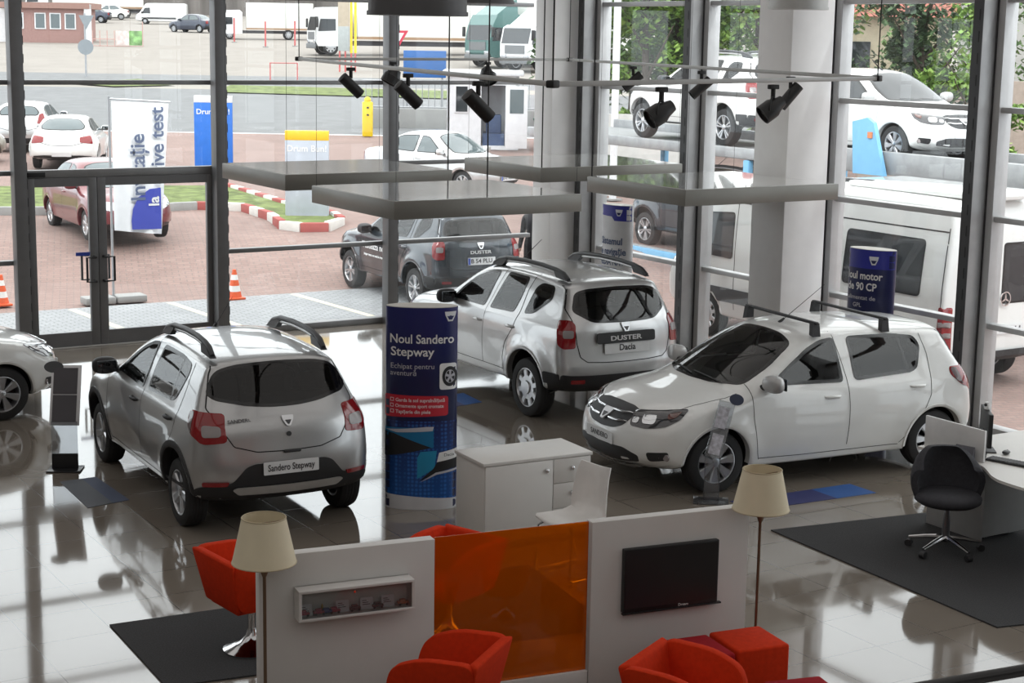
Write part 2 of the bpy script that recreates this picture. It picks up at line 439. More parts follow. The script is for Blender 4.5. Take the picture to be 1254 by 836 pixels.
WHEELS = {}
def wheel_meshes(r, w, style):
    k = (r, w, style)
    if k in WHEELS: return WHEELS[k]
    rr = r * .66; t = MB()
    prof = [(rr - .005, -w * .42), (rr + .01, -w * .5), (r * .9, -w * .5), (r * .97, -w * .44), (r, -w * .33), (r, w * .33), (r * .97, w * .44), (r * .9, w * .5), (rr + .01, w * .5), (rr - .005, w * .42)]
    t.lathe(prof, 44, axis='Y', close=True)
    for g in (-.22, -.07, .07, .22):   # tread grooves as raised ribs
        t.lathe([(r * .99, w * (g - .05)), (r + .004, w * (g - .045)), (r + .004, w * (g + .045)), (r * .99, w * (g + .05))], 44, axis='Y', close=True)
    tyre = t.mesh('tyre', mat('tyre_rubber', (.018, .018, .019), .75, var=.2), 35)
    m = MB()   # outer face towards +y
    f = w * .40
    m.lathe([(rr, -w * .42), (rr * 1.0, f), (rr * 1.02, f + .012), (rr * .97, f + .014), (rr * .92, f - .005), (rr * .88, -w * .40)], 44, axis='Y', close=True, mi=0)
    m.lathe([(rr * .9, -.02), (rr * .9, -.03), (.02, -.03), (.02, -.02)], 30, axis='Y', close=True, mi=1)     # dark brake behind the spokes
    hubr = rr * .22
    dish = f - .005
    def spoke(a, w0, w1, r0, r1, y0, y1, th=.028):
        M = Matrix.Rotation(a, 4, 'Y')
        P = [(-w0, r0), (w0, r0), (w1, r1), (-w1, r1)]
        vs = [(p[0], (y0 if p[1] == r0 else y1), p[1]) for p in P] + [(p[0] * .72, (y0 if p[1] == r0 else y1) + th * .5, p[1]) for p in P] + [(p[0], (y0 if p[1] == r0 else y1) - th, p[1]) for p in P]
        fs = [(7, 6, 5, 4), (0, 1, 5, 4), (1, 2, 6, 5), (2, 3, 7, 6), (3, 0, 4, 7), (1, 0, 8, 9), (2, 1, 9, 10), (3, 2, 10, 11), (0, 3, 11, 8)]
        m.add(vs, [q[::-1] for q in fs], 0, M)
    if style == 'star':      # five twin-edged spokes
        for k_ in range(5): spoke(2 * PI * k_ / 5, rr * .15, rr * .24, hubr * .6, rr * .95, dish - .01, dish)
    elif style == 'five':
        for k_ in range(5):
            for e in (-.17, .17): spoke(2 * PI * k_ / 5 + e, rr * .06, rr * .09, hubr * .8, rr * .95, dish - .012, dish)
    elif style == 'holes':   # pressed wheel with wide webs between round openings
        for k_ in range(8): spoke(2 * PI * k_ / 8, rr * .15, rr * .17, hubr, rr * .96, dish - .005, dish - .012)
        m.lathe([(rr * .62, dish - .035), (rr * .62, dish + .004), (.001, dish + .012), (.001, dish - .03)], 30, axis='Y', mi=0)
        m.lathe([(rr * .36, dish + .01), (rr * .33, dish + .026), (.001, dish + .03)], 30, axis='Y', mi=0)
    elif style == 'cover':   # hubcap with seven broad spokes
        for k_ in range(7): spoke(2 * PI * k_ / 7, rr * .10, rr * .25, hubr, rr * .97, dish - .004, dish)
    m.lathe([(hubr * 1.15, dish - .035), (hubr * 1.15, dish + .004), (hubr * .8, dish + .014), (.001, dish + .016)], 24, axis='Y', mi=0)
    for k_ in range(5):
        a = 2 * PI * (k_ + .5) / 5; m.cyl((math.cos(a) * hubr * .75, dish, math.sin(a) * hubr * .75), (math.cos(a) * hubr * .75, dish + .014, math.sin(a) * hubr * .75), .008, n=8, mi=1)
    rim = m.mesh('rim', [mat('alloy_rim', (.55, .56, .58), .28, .85), mat('brake_dark', (.03, .03, .032), .6)], 30)
    WHEELS[k] = (tyre, rim); return WHEELS[k]
def add_wheels(root, sp, style, tw=.195, steer=0, yo=None):
    ty, ri = wheel_meshes(sp['r'], tw, style); yo = yo or sp['yo']
    for cx in (0, sp['wb']):
        for sg in (1, -1):
            w = link('wheel', ty, root, (cx, sg * (yo - tw / 2), sp['r'])); r = link('rim', ri, w)
            w.rotation_euler = (0, rnd.random() * 6, 0 if sg > 0 else PI)
            if cx > 0 and steer: w.rotation_euler.z += steer
# ------------------------------------------------------------ car shapes
HATCH_OUT = [(-.42, .21, .06), (-.58, .30, .2), (-.645, .44, .26), (-.65, .60, .26), (-.625, .74, .24), (-.60, .90, .24), (-.545, 1.02, .22), (-.40, 1.24, .20), (-.27, 1.425, .12), (-.20, 1.465, .09),
             (.1, 1.495, .10), (.6, 1.525, .10), (1.05, 1.525, .10), (1.4, 1.495, .11), (1.66, 1.42, .15), (2.06, 1.19, .20), (2.38, 1.005, .2), (2.62, .955, .13), (2.95, .905, .16), (3.22, .81, .3), (3.36, .70, .42),
             (3.41, .56, .46), (3.43, .40, .46), (3.37, .26, .40), (3.1, .20, .1), (2.3, .19, .05), (1.0, .19, .05)]
SPEC = {
 'hatch': dict(out=HATCH_OUT, n=2.5, r=.308, Rw=.365, wb=2.589, yo=.832, belt=1.0, flare=(.016, .018),
    wz=[(.15, .77), (.28, .815), (.42, .845), (.60, .862), (.78, .852), (.92, .828), (.985, .80), (1.05, .772), (1.25, .69), (1.42, .605), (1.56, .56)],
    px=[(-.66, .93), (-.3, .975), (.2, 1), (2.3, 1), (2.75, .985), (3.1, .94), (3.45, .87)], gx=[(-.5, .97), (.3, 1), (1.5, 1), (2.3, .97)]),
 'suv': dict(out=[(-.55, .30, .06), (-.74, .36, .18), (-.815, .48, .24), (-.825, .64, .24), (-.80, .75, .24), (-.785, .95, .22), (-.765, 1.10, .20), (-.68, 1.28, .18), (-.56, 1.50, .13), (-.50, 1.575, .09),
      (-.3, 1.61, .10), (.3, 1.64, .10), (.9, 1.64, .10), (1.35, 1.605, .11), (1.62, 1.52, .15), (2.0, 1.31, .20), (2.33, 1.13, .2), (2.6, 1.09, .13), (3.0, 1.05, .16), (3.3, .955, .3), (3.43, .82, .40),
      (3.485, .66, .44), (3.49, .48, .44), (3.40, .34, .38), (3.1, .28, .1), (2.3, .27, .05), (1.0, .27, .05)], n=2.6, r=.345, Rw=.415, wb=2.673, yo=.872, belt=1.1, flare=(.05, .045),
    wz=[(.25, .80), (.36, .835), (.5, .86), (.72, .872), (.92, .862), (1.05, .835), (1.10, .81), (1.18, .775), (1.4, .695), (1.55, .63), (1.7, .58)],
    px=[(-.83, .94), (-.4, .975), (.2, .99), (2.3, .99), (2.8, .98), (3.2, .95), (3.5, .88)], gx=[(-.7, .97), (.3, 1), (1.5, 1), (2.3, .98)]),
 'sedan': dict(out=[(-.5, .25, .06), (-.72, .33, .2), (-.80, .46, .26), (-.80, .70, .24), (-.78, .93, .14), (-.70, 1.01, .10), (-.45, 1.035, .10), (-.22, 1.06, .14), (.15, 1.29, .18), (.42, 1.43, .12), (.7, 1.485, .10), (1.1, 1.50, .10), (1.45, 1.475, .10), (1.68, 1.41, .15),
      (2.04, 1.18, .2), (2.36, .99, .2), (2.62, .95, .12), (3.0, .90, .16), (3.25, .81, .3), (3.37, .69, .42), (3.41, .52, .45), (3.40, .35, .45), (3.32, .24, .38), (3.0, .20, .08), (1.3, .19, .05)], n=2.6, r=.30, Rw=.355, wb=2.63, yo=.80, belt=.98, flare=(.02, .025),
    wz=[(.15, .76), (.3, .80), (.55, .835), (.78, .825), (.92, .80), (.985, .775), (1.06, .745), (1.25, .665), (1.42, .59), (1.55, .55)], px=[(-.8, .93), (-.3, .98), (.3, 1), (2.3, 1), (2.8, .98), (3.4, .89)]),
 'coupe': dict(out=[(-.5, .25, .06), (-.72, .32, .25), (-.80, .46, .34), (-.79, .66, .34), (-.72, .86, .3), (-.58, 1.02, .26), (-.30, 1.22, .22), (.02, 1.37, .12), (.35, 1.42, .10), (.9, 1.44, .10), (1.35, 1.40, .10), (1.62, 1.32, .15),
      (2.05, 1.08, .2), (2.4, .93, .2), (2.7, .88, .14), (3.1, .80, .2), (3.38, .68, .36), (3.5, .52, .45), (3.48, .34, .45), (3.35, .22, .3), (3.0, .18, .08), (1.2, .17, .05)], n=2.4, r=.32, Rw=.375, wb=2.64, yo=.84, belt=.95, flare=(.05, .03),
    wz=[(.15, .78), (.3, .83), (.55, .875), (.75, .87), (.88, .84), (.95, .80), (1.05, .74), (1.25, .63), (1.42, .54), (1.55, .5)], px=[(-.8, .92), (-.3, .98), (.3, 1), (2.3, 1), (2.8, .98), (3.5, .88)]),
 'supermini': dict(out=[(-.4, .23, .06), (-.60, .31, .24), (-.66, .46, .30), (-.66, .64, .30), (-.62, .86, .26), (-.54, 1.02, .24), (-.40, 1.22, .2), (-.22, 1.40, .12), (.15, 1.46, .10), (.7, 1.49, .10), (1.15, 1.47, .10), (1.5, 1.38, .15),
      (1.95, 1.14, .2), (2.3, .96, .2), (2.6, .89, .14), (2.95, .80, .2), (3.2, .66, .36), (3.29, .5, .42), (3.27, .34, .42), (3.15, .22, .3), (2.8, .18, .08), (1.2, .18, .05)], n=2.4, r=.305, Rw=.36, wb=2.49, yo=.82, belt=1.0, flare=(.025, .025),
    wz=[(.15, .76), (.3, .81), (.55, .86), (.75, .855), (.92, .825), (1.0, .79), (1.1, .74), (1.3, .65), (1.42, .59), (1.55, .55)], px=[(-.66, .92), (-.3, .97), (.3, 1), (2.1, 1), (2.6, .97), (3.3, .86)]),
}
PAINT = dict(
 silver=lambda: mat('silver_paint', (.50, .505, .51), .32, .75, 1.0, var=.03, scale=180),
 bright=lambda: mat('bright_silver_paint', (.62, .625, .63), .32, .7, 1.0, var=.03, scale=180),
 white=lambda: mat('white_paint', (.78, .79, .78), .3, 0, 1.0, var=.015),
 slate=lambda: mat('slate_blue_paint', (.040, .050, .062), .25, .5, 1.0, var=.05, scale=150),
 red=lambda: mat('dark_red_paint', (.16, .022, .03), .3, .35, 1.0, var=.05, scale=150),
 beige=lambda: mat('champagne_paint', (.42, .39, .34), .32, .55, 1.0, var=.03),
 black=lambda: mat('black_paint', (.02, .022, .026), .25, .2, 1.0),
 navy=lambda: mat('navy_paint', (.03, .04, .07), .3, .3, 1.0))
def black_plastic(): return mat('black_plastic', (.022, .022, .024), .55, var=.15, scale=40)
def seam_mat(): return mat('panel_gap', (.015, .015, .016), .8)
def chrome(): return mat('chrome', (.75, .76, .78), .12, 1)
def win_mats(dark=True): return [glass('deep_tinted_window', (.11, .13, .13)) if dark else glass('tinted_window', (.36, .41, .40)), mat('window_frit', (.008, .008, .009), .12, spec=.6)]
def solid_win(): return [mat('dark_window', (.02, .025, .03), .05, spec=.8), mat('window_frit', (.008, .008, .009), .12, spec=.6)]
def red_lens(): return mat('red_lens', (.24, .005, .008), .12, coat=.6, emit=.02)
def clear_lens(): return mat('clear_lens', (.28, .25, .25), .2, 0, coat=.5)
def plate_mat(): return mat('plate_white', (.72, .73, .74), .3)

def emblem(parent, M, s=.11):
    """small chrome shield badge"""
    mb = MB(); out = roundpoly([(-.5, .42), (.5, .42), (.44, .1), (.16, -.45), (-.16, -.45), (-.44, .1)], .1)
    inn = roundpoly([(-.33, .27), (.33, .27), (.30, .12), (-.30, .12)], .05); tri = roundpoly([(-.27, .03), (.27, .03), (.06, -.32), (-.06, -.32)], .05)
    mb.prism([(x * s, y * s) for x, y in out], 0, .012, 0); mb.prism([(x * s, y * s) for x, y in tri], .0119, .0135, 1)
    xf(mb, M); return mb.build('badge', [mat('badge_chrome', (.85, .86, .88), .35, .55), mat('badge_dark', (.06, .06, .065), .4)], parent, smooth=30)
def sheet(parent, name, M, w, h, m, r=.01, t=.006):
    mb = MB(); mb.prism([tuple(p) for p in roundpoly([(-w / 2, -h / 2), (w / 2, -h / 2), (w / 2, h / 2), (-w / 2, h / 2)], r)], 0, t); xf(mb, M); return mb.build(name, m, parent, smooth=30)
def letters(parent, txt, M, size, m, width=None, bold=0, name='lettering', dz=.008, **k):
    mb = text_mb(txt, size, .0008, bold, width=width, **k); xf(mb, M @ Matrix.Translation((0, 0, dz))); return mb.build(name, m, parent, smooth=0)

def cabin(c, z0, zs, xfr=1.15, xrr=.25, wheel=True):
    """seats, dashboard and steering wheel seen through the glass"""
    fm = mat('seat_fabric', (.05, .05, .053), .9, var=.2); r = c.root
    def seat(x, y, wide):
        mb = MB(); mb.box(x, y, z0, .5, wide, .14, 0, .04); mb.box(0, 0, 0, .12, wide, .58, 0, .05, M=Matrix.Translation((x - .28, y, z0 + .32)) @ Matrix.Rotation(-.25, 4, 'Y'))
        o = mb.build('seat', fm, r)
        for yy in ([y] if wide < .7 else [y - .4, y, y + .4]):
            h = MB(); h.box(x - .40, yy, z0 + .69, .09, .26, .18, 0, .04); h.build('headrest', fm, o)
    seat(xfr, .36, .48); seat(xfr, -.36, .48); seat(xrr, 0, 1.22)
    mb = MB(); mb.box(xfr + .95, 0, zs - .14, .5, 1.34, .22, 0, .07); mb.build('dashboard', mat('dash_plastic', (.03, .03, .032), .7), r)
    if wheel:
        mb = MB(); M = Matrix.Translation((xfr + .58, .36, zs - .07)) @ Matrix.Rotation(-1.15, 4, 'Y')
        mb.tube([(.18 * math.cos(2 * PI * k / 24), .18 * math.sin(2 * PI * k / 24), 0) for k in range(24)], .014, 8, True, M=M)
        mb.box(0, 0, -.01, .07, .34, .02, 0, .008, M=M); mb.box(.09, 0, -.01, .18, .05, .02, 0, .008, M=M); mb.build('steering_wheel', black_plastic(), r)

def mirrors(c, x, y, z, m, sc=1.0):
    for sg in (1, -1):
        b = ell(0, 0, 0, .085 * sc, .125 * sc, .085 * sc, 12, .75); b.v = [(p[0] * (1 - .25 * p[1] * sg / .12) + x, p[1] + sg * y, p[2] + z) for p in b.v]
        o = b.build('mirror', m, c.root, smooth=60)
        a = MB(); a.tube([(x + .05, sg * (y - .22), z - .07), (x + .02, sg * (y - .06), z - .04)], [.035, .025], 8); a.build('mirror_arm', black_plastic(), o)
        g = MB(); g.box(x - .078 * sc, sg * y, z, .02, .19 * sc, .12 * sc, 0, .008); g.build('mirror_glass', mat('mirror_dark', (.10, .11, .12), .05, 1), o)
def handle(c, x, z, m, o=(0, 1, 0)):
    for sg in (1, -1):
        p = c.hit(np.array([x, .5, z]), np.array([0, 1., 0]), 0.); y = p[1]; b = MB()
        b.tube([(x - .09, y - .004, z), (x - .06, y + .022, z), (x, y + .028, z + .003), (x + .06, y + .022, z), (x + .09, y - .004, z)], [.014, .017, .018, .017, .014], 8)
        b.v = [(q[0], q[1] * sg, q[2]) for q in b.v]; b.build('door_handle', m, c.root, smooth=60)
def rails(c, pts, foot, inlay):
    for sg in (1, -1):
        b = MB(); b.tube([(x, sg * y, z) for x, y, z in pts], [.022] + [.026] * (len(pts) - 2) + [.022], 8)
        for q in foot:
            for (x0, z0, x1, z1) in [q]:
                y = pts[len(pts) // 2][1]
                b.add([(x0, sg * y - .03, z0), (x0, sg * y + .03, z0), (x1, sg * y + .022, z1), (x1, sg * y - .022, z1), (x0 + (.26 if x1 > x0 else -.26), sg * y - .028, z0 + .02), (x0 + (.26 if x1 > x0 else -.26), sg * y + .028, z0 + .02), (x1 + (.16 if x1 > x0 else -.16), sg * y + .022, z1 + .012), (x1 + (.16 if x1 > x0 else -.16), sg * y - .022, z1 + .012)],
                      [(0, 1, 2, 3), (4, 7, 6, 5), (0, 3, 7, 4), (1, 5, 6, 2), (3, 2, 6, 7), (0, 4, 5, 1)])
        o = b.build('roof_rail', mat('rail_dark', (.05, .052, .056), .45), c.root, smooth=50)
        if inlay:
            i = MB(); n = len(pts); i.tube([(x, sg * (y - .002), z - .034) for x, y, z in pts[2:n - 2]], .017, 8); i.build('rail_inlay', mat('rail_silver', (.5, .5, .5), .35, .7), o, smooth=50)
def wipers(c, pts, o):
    b = MB(); c.strip(b, pts, o, .016, .016); b.build('wiper', black_plastic(), c.root, smooth=0)

def hatch_common(c, see=True, dark=True):
    wm = win_mats(dark) if see else solid_win(); sd = (0, 1, 0)
    c.patch('windshield', [(2.42, 0, .995), (2.39, .35, 1.0), (2.24, .66, 1.02), (1.92, .64, 1.22), (1.62, .55, 1.405), (1.56, .3, 1.445), (1.55, 0, 1.45)], (.6, 0, .8), [glass('clear_window', (.62, .68, .66)), wm[1]] if see else wm, frit=.035, hole=see, sym=True, rnd_=.09)
    c.patch('side_window', [(2.0, 0, 1.02), (1.72, 0, 1.205), (1.50, 0, 1.335), (1.32, 0, 1.405), (1.15, 0, 1.425), (1.125, 0, .995)], sd, wm, frit=.032, hole=see, mirror=True, rnd_=.05)
    c.patch('side_window', [(.995, 0, 1.0), (1.0, 0, 1.425), (.45, 0, 1.42), (.17, 0, 1.385), (.115, 0, 1.29), (.20, 0, 1.07), (.28, 0, 1.035)], sd, wm, frit=.032, hole=see, mirror=True, rnd_=.06)
    p = MB(); p.prism([(.335, 1.0), (.36, 1.0), (.395, 1.42), (.37, 1.42)], 0, .01)
    c.patch('window_divider', [(.30, 0, 1.03), (.335, 0, 1.03), (.40, 0, 1.41), (.365, 0, 1.41)], sd, wm[1], off=.006, mirror=True, rnd_=.005)
    c.patch('rear_window', [(-.26, 0, 1.442), (-.26, .40, 1.432), (-.29, .57, 1.412), (-.40, .665, 1.25), (-.45, .60, 1.18), (-.50, .35, 1.105), (-.52, .15, 1.08), (-.52, 0, 1.075)], (-.85, 0, .5), win_mats(True) if see else wm, frit=.03, hole=see, sym=True, rnd_=.08)
    s = MB()
    c.strip(s, [(1.16, 0, 1.47), (1.085, 0, 1.03), (1.075, 0, .75), (1.085, 0, .36)], sd, mirror=True)
    c.strip(s, [(2.2, 0, 1.05), (2.21, 0, .9), (2.20, 0, .7), (2.14, 0, .36), (2.12, 0, .30)], sd, mirror=True)
    c.strip(s, [(.10, 0, 1.43), (.05, 0, 1.2), (.05, 0, 1.0), (.07, 0, .8), (.22, 0, .55), (.36, 0, .40), (.44, 0, .32)], sd, mirror=True)
    c.strip(s, [(2.12, 0, .31), (1.6, 0, .30), (.45, 0, .305)], sd, mirror=True)
    c.strip(s, [(-.26, .56, 1.44), (-.30, .60, 1.37), (-.46, .685, 1.10), (-.55, .57, .87), (-.59, .50, .76), (-.61, .3, .70), (-.62, 0, .69)], (-1, 0, .25), w=.010, sym=True)
    c.strip(s, [(2.33, .72, 1.0), (2.7, .72, .93), (3.05, .68, .86), (3.22, .55, .80)], (0, 0, 1), mirror=True)
    c.strip(s, [(3.3, .55, .80), (3.34, .30, .795), (3.36, 0, .795)], (1, 0, .6), sym=True)
    s.build('panel_gaps', seam_mat(), c.root, smooth=0)
def hatch_lights(c):
    L = c.patch('tail_light', [(-.28, .82, 1.055), (-.55, .63, 1.04), (-.61, .595, .80), (-.52, .78, .785), (-.36, .84, .87), (-.25, .83, .97)], (-.7, .72, 0), red_lens(), off=.008, mirror=True, rnd_=.04)
    c.patch('lamp_housing', [(-.26, .83, 1.035), (-.33, .82, 1.045), (-.37, .83, .865), (-.29, .84, .92)], (-.5, .85, 0), mat('lamp_dark', (.05, .004, .006), .2, coat=1), off=.011, mirror=L[1], parent=L[0], rnd_=.02)
    c.patch('reversing_lens', [(-.45, .755, .945), (-.565, .65, .935), (-.58, .64, .85), (-.48, .755, .845)], (-.7, .72, 0), clear_lens(), off=.013, mirror=L[1], parent=L[0], rnd_=.03)
    H = c.patch('headlight', [(3.30, .40, .80), (3.18, .66, .83), (2.93, .80, .855), (3.0, .80, .76), (3.12, .74, .685), (3.24, .60, .655), (3.33, .42, .66)], (.8, .6, .1), mat('headlight_dark', (.05, .05, .055), .08, .3, coat=1), off=.007, mirror=True, rnd_=.04)
    c.patch('reflector', [(3.26, .52, .775), (3.20, .66, .785), (3.20, .66, .70), (3.27, .54, .695)], (.8, .6, .1), mat('lamp_chrome', (.8, .82, .85), .15, .9, coat=1), off=.012, mirror=H[1], parent=H[0], rnd_=.04)
    c.patch('reflector', [(3.30, .43, .74), (3.28, .50, .745), (3.285, .50, .69), (3.31, .43, .69)], (.8, .6, .1), mat('lamp_chrome', (.8, .82, .85), .15, .9, coat=1), off=.012, mirror=H[1], parent=H[0], rnd_=.03)
    c.patch('indicator_lens', [(3.12, .72, .80), (3.00, .79, .83), (3.05, .78, .775), (3.12, .74, .75)], (.8, .6, .1), mat('amber_dim_lens', (.10, .028, .02), .2, coat=1), off=.012, mirror=H[1], parent=H[0], rnd_=.02)
def nose_frame(c, y, z, o=(1, 0, 0)):
    p = c.hit(np.array([2.5, y, z]), np.array([1., 0, 0]), .0); e = 5e-2
    py = c.hit(np.array([2.5, y + e, z]), np.array([1., 0, 0]), .0); pz = c.hit(np.array([2.5, y, z + e]), np.array([1., 0, 0]), .0)
    return p, place_frame(p + np.array([.008, 0, 0]), py - p, pz - p)
def tail_frame(c, y, z, off=.008):
    p = c.hit(np.array([-2.0, y, z]), np.array([-1., 0, 0]), .0); e = 5e-2
    pz = c.hit(np.array([-2., y, z + e]), np.array([-1., 0, 0]), .0)
    return place_frame(p + np.array([-off, 0, 0]), (0, -1, 0), pz - p)
def hatch_front(c, text=None):
    bp = black_plastic(); f = (1, 0, 0)
    G = c.patch('grille', [(3.3, 0, .815), (3.3, .25, .81), (3.3, .40, .785), (3.3, .36, .66), (3.3, .22, .60), (3.3, 0, .585)], f, bp, off=.006, sym=True, rnd_=.05)
    for z in (.745, .672):
        for sg in (1, -1):
            b = MB(); b.tube([c.hit(np.array([2., sg * y, z + .012 * (y > .3)]), np.array([1., 0, 0]), .012) for y in (.085, .16, .24, .31, .365)], [.012, .014, .014, .012, .006], 8); b.build('chrome_bar', chrome(), G, smooth=60)
    p, M = nose_frame(c, 0, .705); emblem(c.root, M, .165)
    c.patch('lower_grille', [(3.3, 0, .435), (3.3, .40, .445), (3.3, .57, .39), (3.3, .55, .325), (3.3, .3, .295), (3.3, 0, .29)], f, bp, off=.005, sym=True, rnd_=.04)
    c.patch('bumper_lip', [(3.3, 0, .275), (3.3, .34, .28), (3.3, .50, .305), (3.3, .53, .285), (3.3, .36, .245), (3.3, 0, .24)], f, mat('lip_silver', (.6, .6, .6), .3, .7), off=.028, sym=True, rnd_=.015)
    F = c.patch('fog_light', [(3.2, .60, .435), (3.1, .78, .45), (3.1, .77, .37), (3.2, .63, .345)], (.85, .5, 0), bp, off=.006, mirror=True, rnd_=.03)
    for k, sg in ((0, 1), (1, -1)):
        q = c.hit(np.array([3., sg * .70, .395]), np.array([.85, .5 * sg, 0]) / np.hypot(.85, .5), .004); b = MB(); b.cyl(q, q + np.array([.85, .5 * sg, 0]) * .012, .035, .03, 16); b.build('fog_lens', clear_lens(), F[k])
    pM = place_frame(c.hit(np.array([2., 0, .50]), np.array([1., 0, 0]), 0) + np.array([.004, 0, 0]), (0, 1, 0), (.04, 0, 1))
    P = sheet(c.root, 'number_plate', pM, .52, .115, plate_mat())
    if text: letters(P, text, pM, .075, mat('plate_ink', (.03, .03, .035), .5), .34, .0005)
    return P

def rear_arch(c, m, w=.055):
    R = c.sp['Rw']; cz = c.sp['r']
    for cx in (0, c.sp['wb']):
        rows = []
        for t in np.radians(np.linspace(-6, 186, 49)):
            d = np.array([math.cos(t), 0, math.sin(t)]); b0 = np.array([cx, .5, cz]); o = np.array([0, 1., 0])
            p0 = c.hit(b0 + d * (R + .022), o, 0); p1 = c.hit(b0 + d * (R + w), o, 0); y0, y1 = p0[1], p1[1]
            if y0 < .6: y0 = .78
            if y1 < .6: y1 = y0
            pt = lambda r, y: b0 * np.array([1, 0, 1]) + d * r + np.array([0, y, 0])
            rows.append([pt(R - .008, y0 - .07), pt(R - .008, y0 + .004), pt(R, y0 + .010), pt(R + .02, y0 + .012), pt(R + w - .006, y1 + .010), pt(R + w, y1 - .004)])
        for sg in (1, -1):
            b = MB(); n = 6; b.v = [tuple(p * np.array([1, sg, 1])) for r in rows for p in r]
            for k in range(len(rows) - 1):
                for q in range(n - 1):
                    f = (k * n + q, k * n + q + 1, (k + 1) * n + q + 1, (k + 1) * n + q); b.f.append(f if sg < 0 else f[::-1]); b.m.append(0)
            b.build('arch_trim', m, c.root, smooth=50)

def make_hatch(name, label, paint, step=False, group=None, lettering='', see=True, front_text=None, bars=False, h=.026, style='cover'):
    root = thing(name, label, 'car', group=group); pm = PAINT[paint](); bp = black_plastic()
    body = bpy.data.objects.new('lift', None) if False else root
    c = Car('hatch', root, pm, h, see, see)
    hatch_common(c, see, not step); hatch_lights(c); hatch_front(c, front_text)
    if see: cabin(c, .52, 1.0)
    mirrors(c, 2.03, .92, 1.06, bp if step else mat('mirror_grey', (.45, .45, .45), .35, .4))
    for x, z in ((1.28, .865), (.23, .895)): handle(c, x, z, bp if step else pm)
    rear_arch(c, bp if step else pm, .06 if step else .022)
    if step:
        c.patch('sill_trim', [(2.20, 0, .30), (.38, 0, .30), (.36, 0, .21), (2.22, 0, .21)], (0, 1, -.15), bp, off=.012, mirror=True, rnd_=.01)
        B = c.patch('rear_bumper_trim', [(-.6, 0, .60), (-.6, .33, .60), (-.6, .40, .575), (-.6, .52, .44), (-.55, .80, .40), (-.5, .84, .30), (-.5, .55, .255), (-.5, 0, .25)], (-1, 0, 0), bp, off=.010, sym=True, rnd_=.03)
        c.patch('skid_plate', [(-.6, 0, .40), (-.6, .48, .405), (-.6, .52, .385), (-.6, .46, .335), (-.6, 0, .325)], (-1, 0, 0), mat('lip_silver', (.6, .6, .6), .3, .7), off=.028, sym=True, rnd_=.02)
        c.patch('reflector', [(-.6, .55, .455), (-.55, .78, .455), (-.55, .78, .415), (-.6, .57, .415)], (-1, .3, 0), red_lens(), off=.016, mirror=True, rnd_=.015)
        c.patch('front_bumper_trim', [(3.3, .62, .30), (3., .84, .36), (3., .84, .22), (3.3, .6, .2)], (.8, .6, 0), bp, off=.010, mirror=True)
        rails(c, [(1.27, .53, 1.495), (1.15, .53, 1.56), (.96, .53, 1.605), (.62, .53, 1.622), (.3, .53, 1.615), (.08, .53, 1.59), (-.05, .53, 1.555), (-.13, .53, 1.50)], [(-.15, 1.475, -.02, 1.56), (1.30, 1.48, 1.08, 1.575)], True)
        pz = .555; hz = .86
    else:
        pz = .60; hz = .86
        c.patch('reflector', [(-.6, .56, .40), (-.55, .76, .40), (-.55, .76, .36), (-.6, .58, .36)], (-1, .3, 0), red_lens(), off=.008, mirror=True, rnd_=.015)
    emblem(root, tail_frame(c, 0, .955), .115)
    M = tail_frame(c, 0, pz, .018); P = sheet(root, 'number_plate', M, .52, .115, plate_mat())
    if lettering: letters(P, lettering, M, .085, mat('plate_ink', (.03, .03, .035), .5), .44 if len(lettering) > 9 else None, .001)
    if step:
        letters(root, 'SANDERO', tail_frame(c, .43, .975, .002), .045, mat('letter_dark', (.10, .10, .105), .4), .23, .001, name='model_lettering')
        b = MB(); M = tail_frame(c, 0, .84, .0); b.cyl((0, 0, 0), (0, 0, .012), .022, n=20, M=M); b.build('tailgate_lock', bp, root)
    b = MB(); M = tail_frame(c, -.02, .69, .0); b.box(0, 0, .01, .16, .03, .03, 0, .01, M=M); b.build('tailgate_grip', bp, root)
    wipers(c, [(2.36, .5, 1.02), (2.33, -.05, 1.03)], (.6, 0, .8)); wipers(c, [(2.38, -.02, 1.02), (2.30, -.45, 1.05)], (.6, 0, .8))
    b = MB(); b.tube([(1.38, 0, 1.49), (1.32, 0, 1.53)], [.018, .012], 8); b.tube([(1.33, 0, 1.52), (.84, 0, 1.86)], [.004, .0025], 6); b.build('aerial', bp, root)
    if bars:
        for x in (1.36, .52):
            b = MB(); z = 1.575; b.box(x, 0, z, .045, 1.26, .028, 0, .008)
            o = b.build('roof_bar', bp, root)
            for sg in (1, -1):
                f = MB(); f.add([(x - .048, sg * .63, 1.44), (x + .048, sg * .63, 1.44), (x + .048, sg * .57, 1.455), (x - .048, sg * .57, 1.455), (x - .035, sg * .62, z), (x + .035, sg * .62, z), (x + .035, sg * .55, z), (x - .035, sg * .55, z)], [(0, 1, 5, 4), (1, 2, 6, 5), (2, 3, 7, 6), (3, 0, 4, 7), (4, 5, 6, 7), (3, 2, 1, 0)]); f.build('bar_foot', bp, o)
    c.finish()
    if step:
        for o in root.children: o.location.z += .06
    add_wheels(root, SPEC['hatch'], style)
    return root

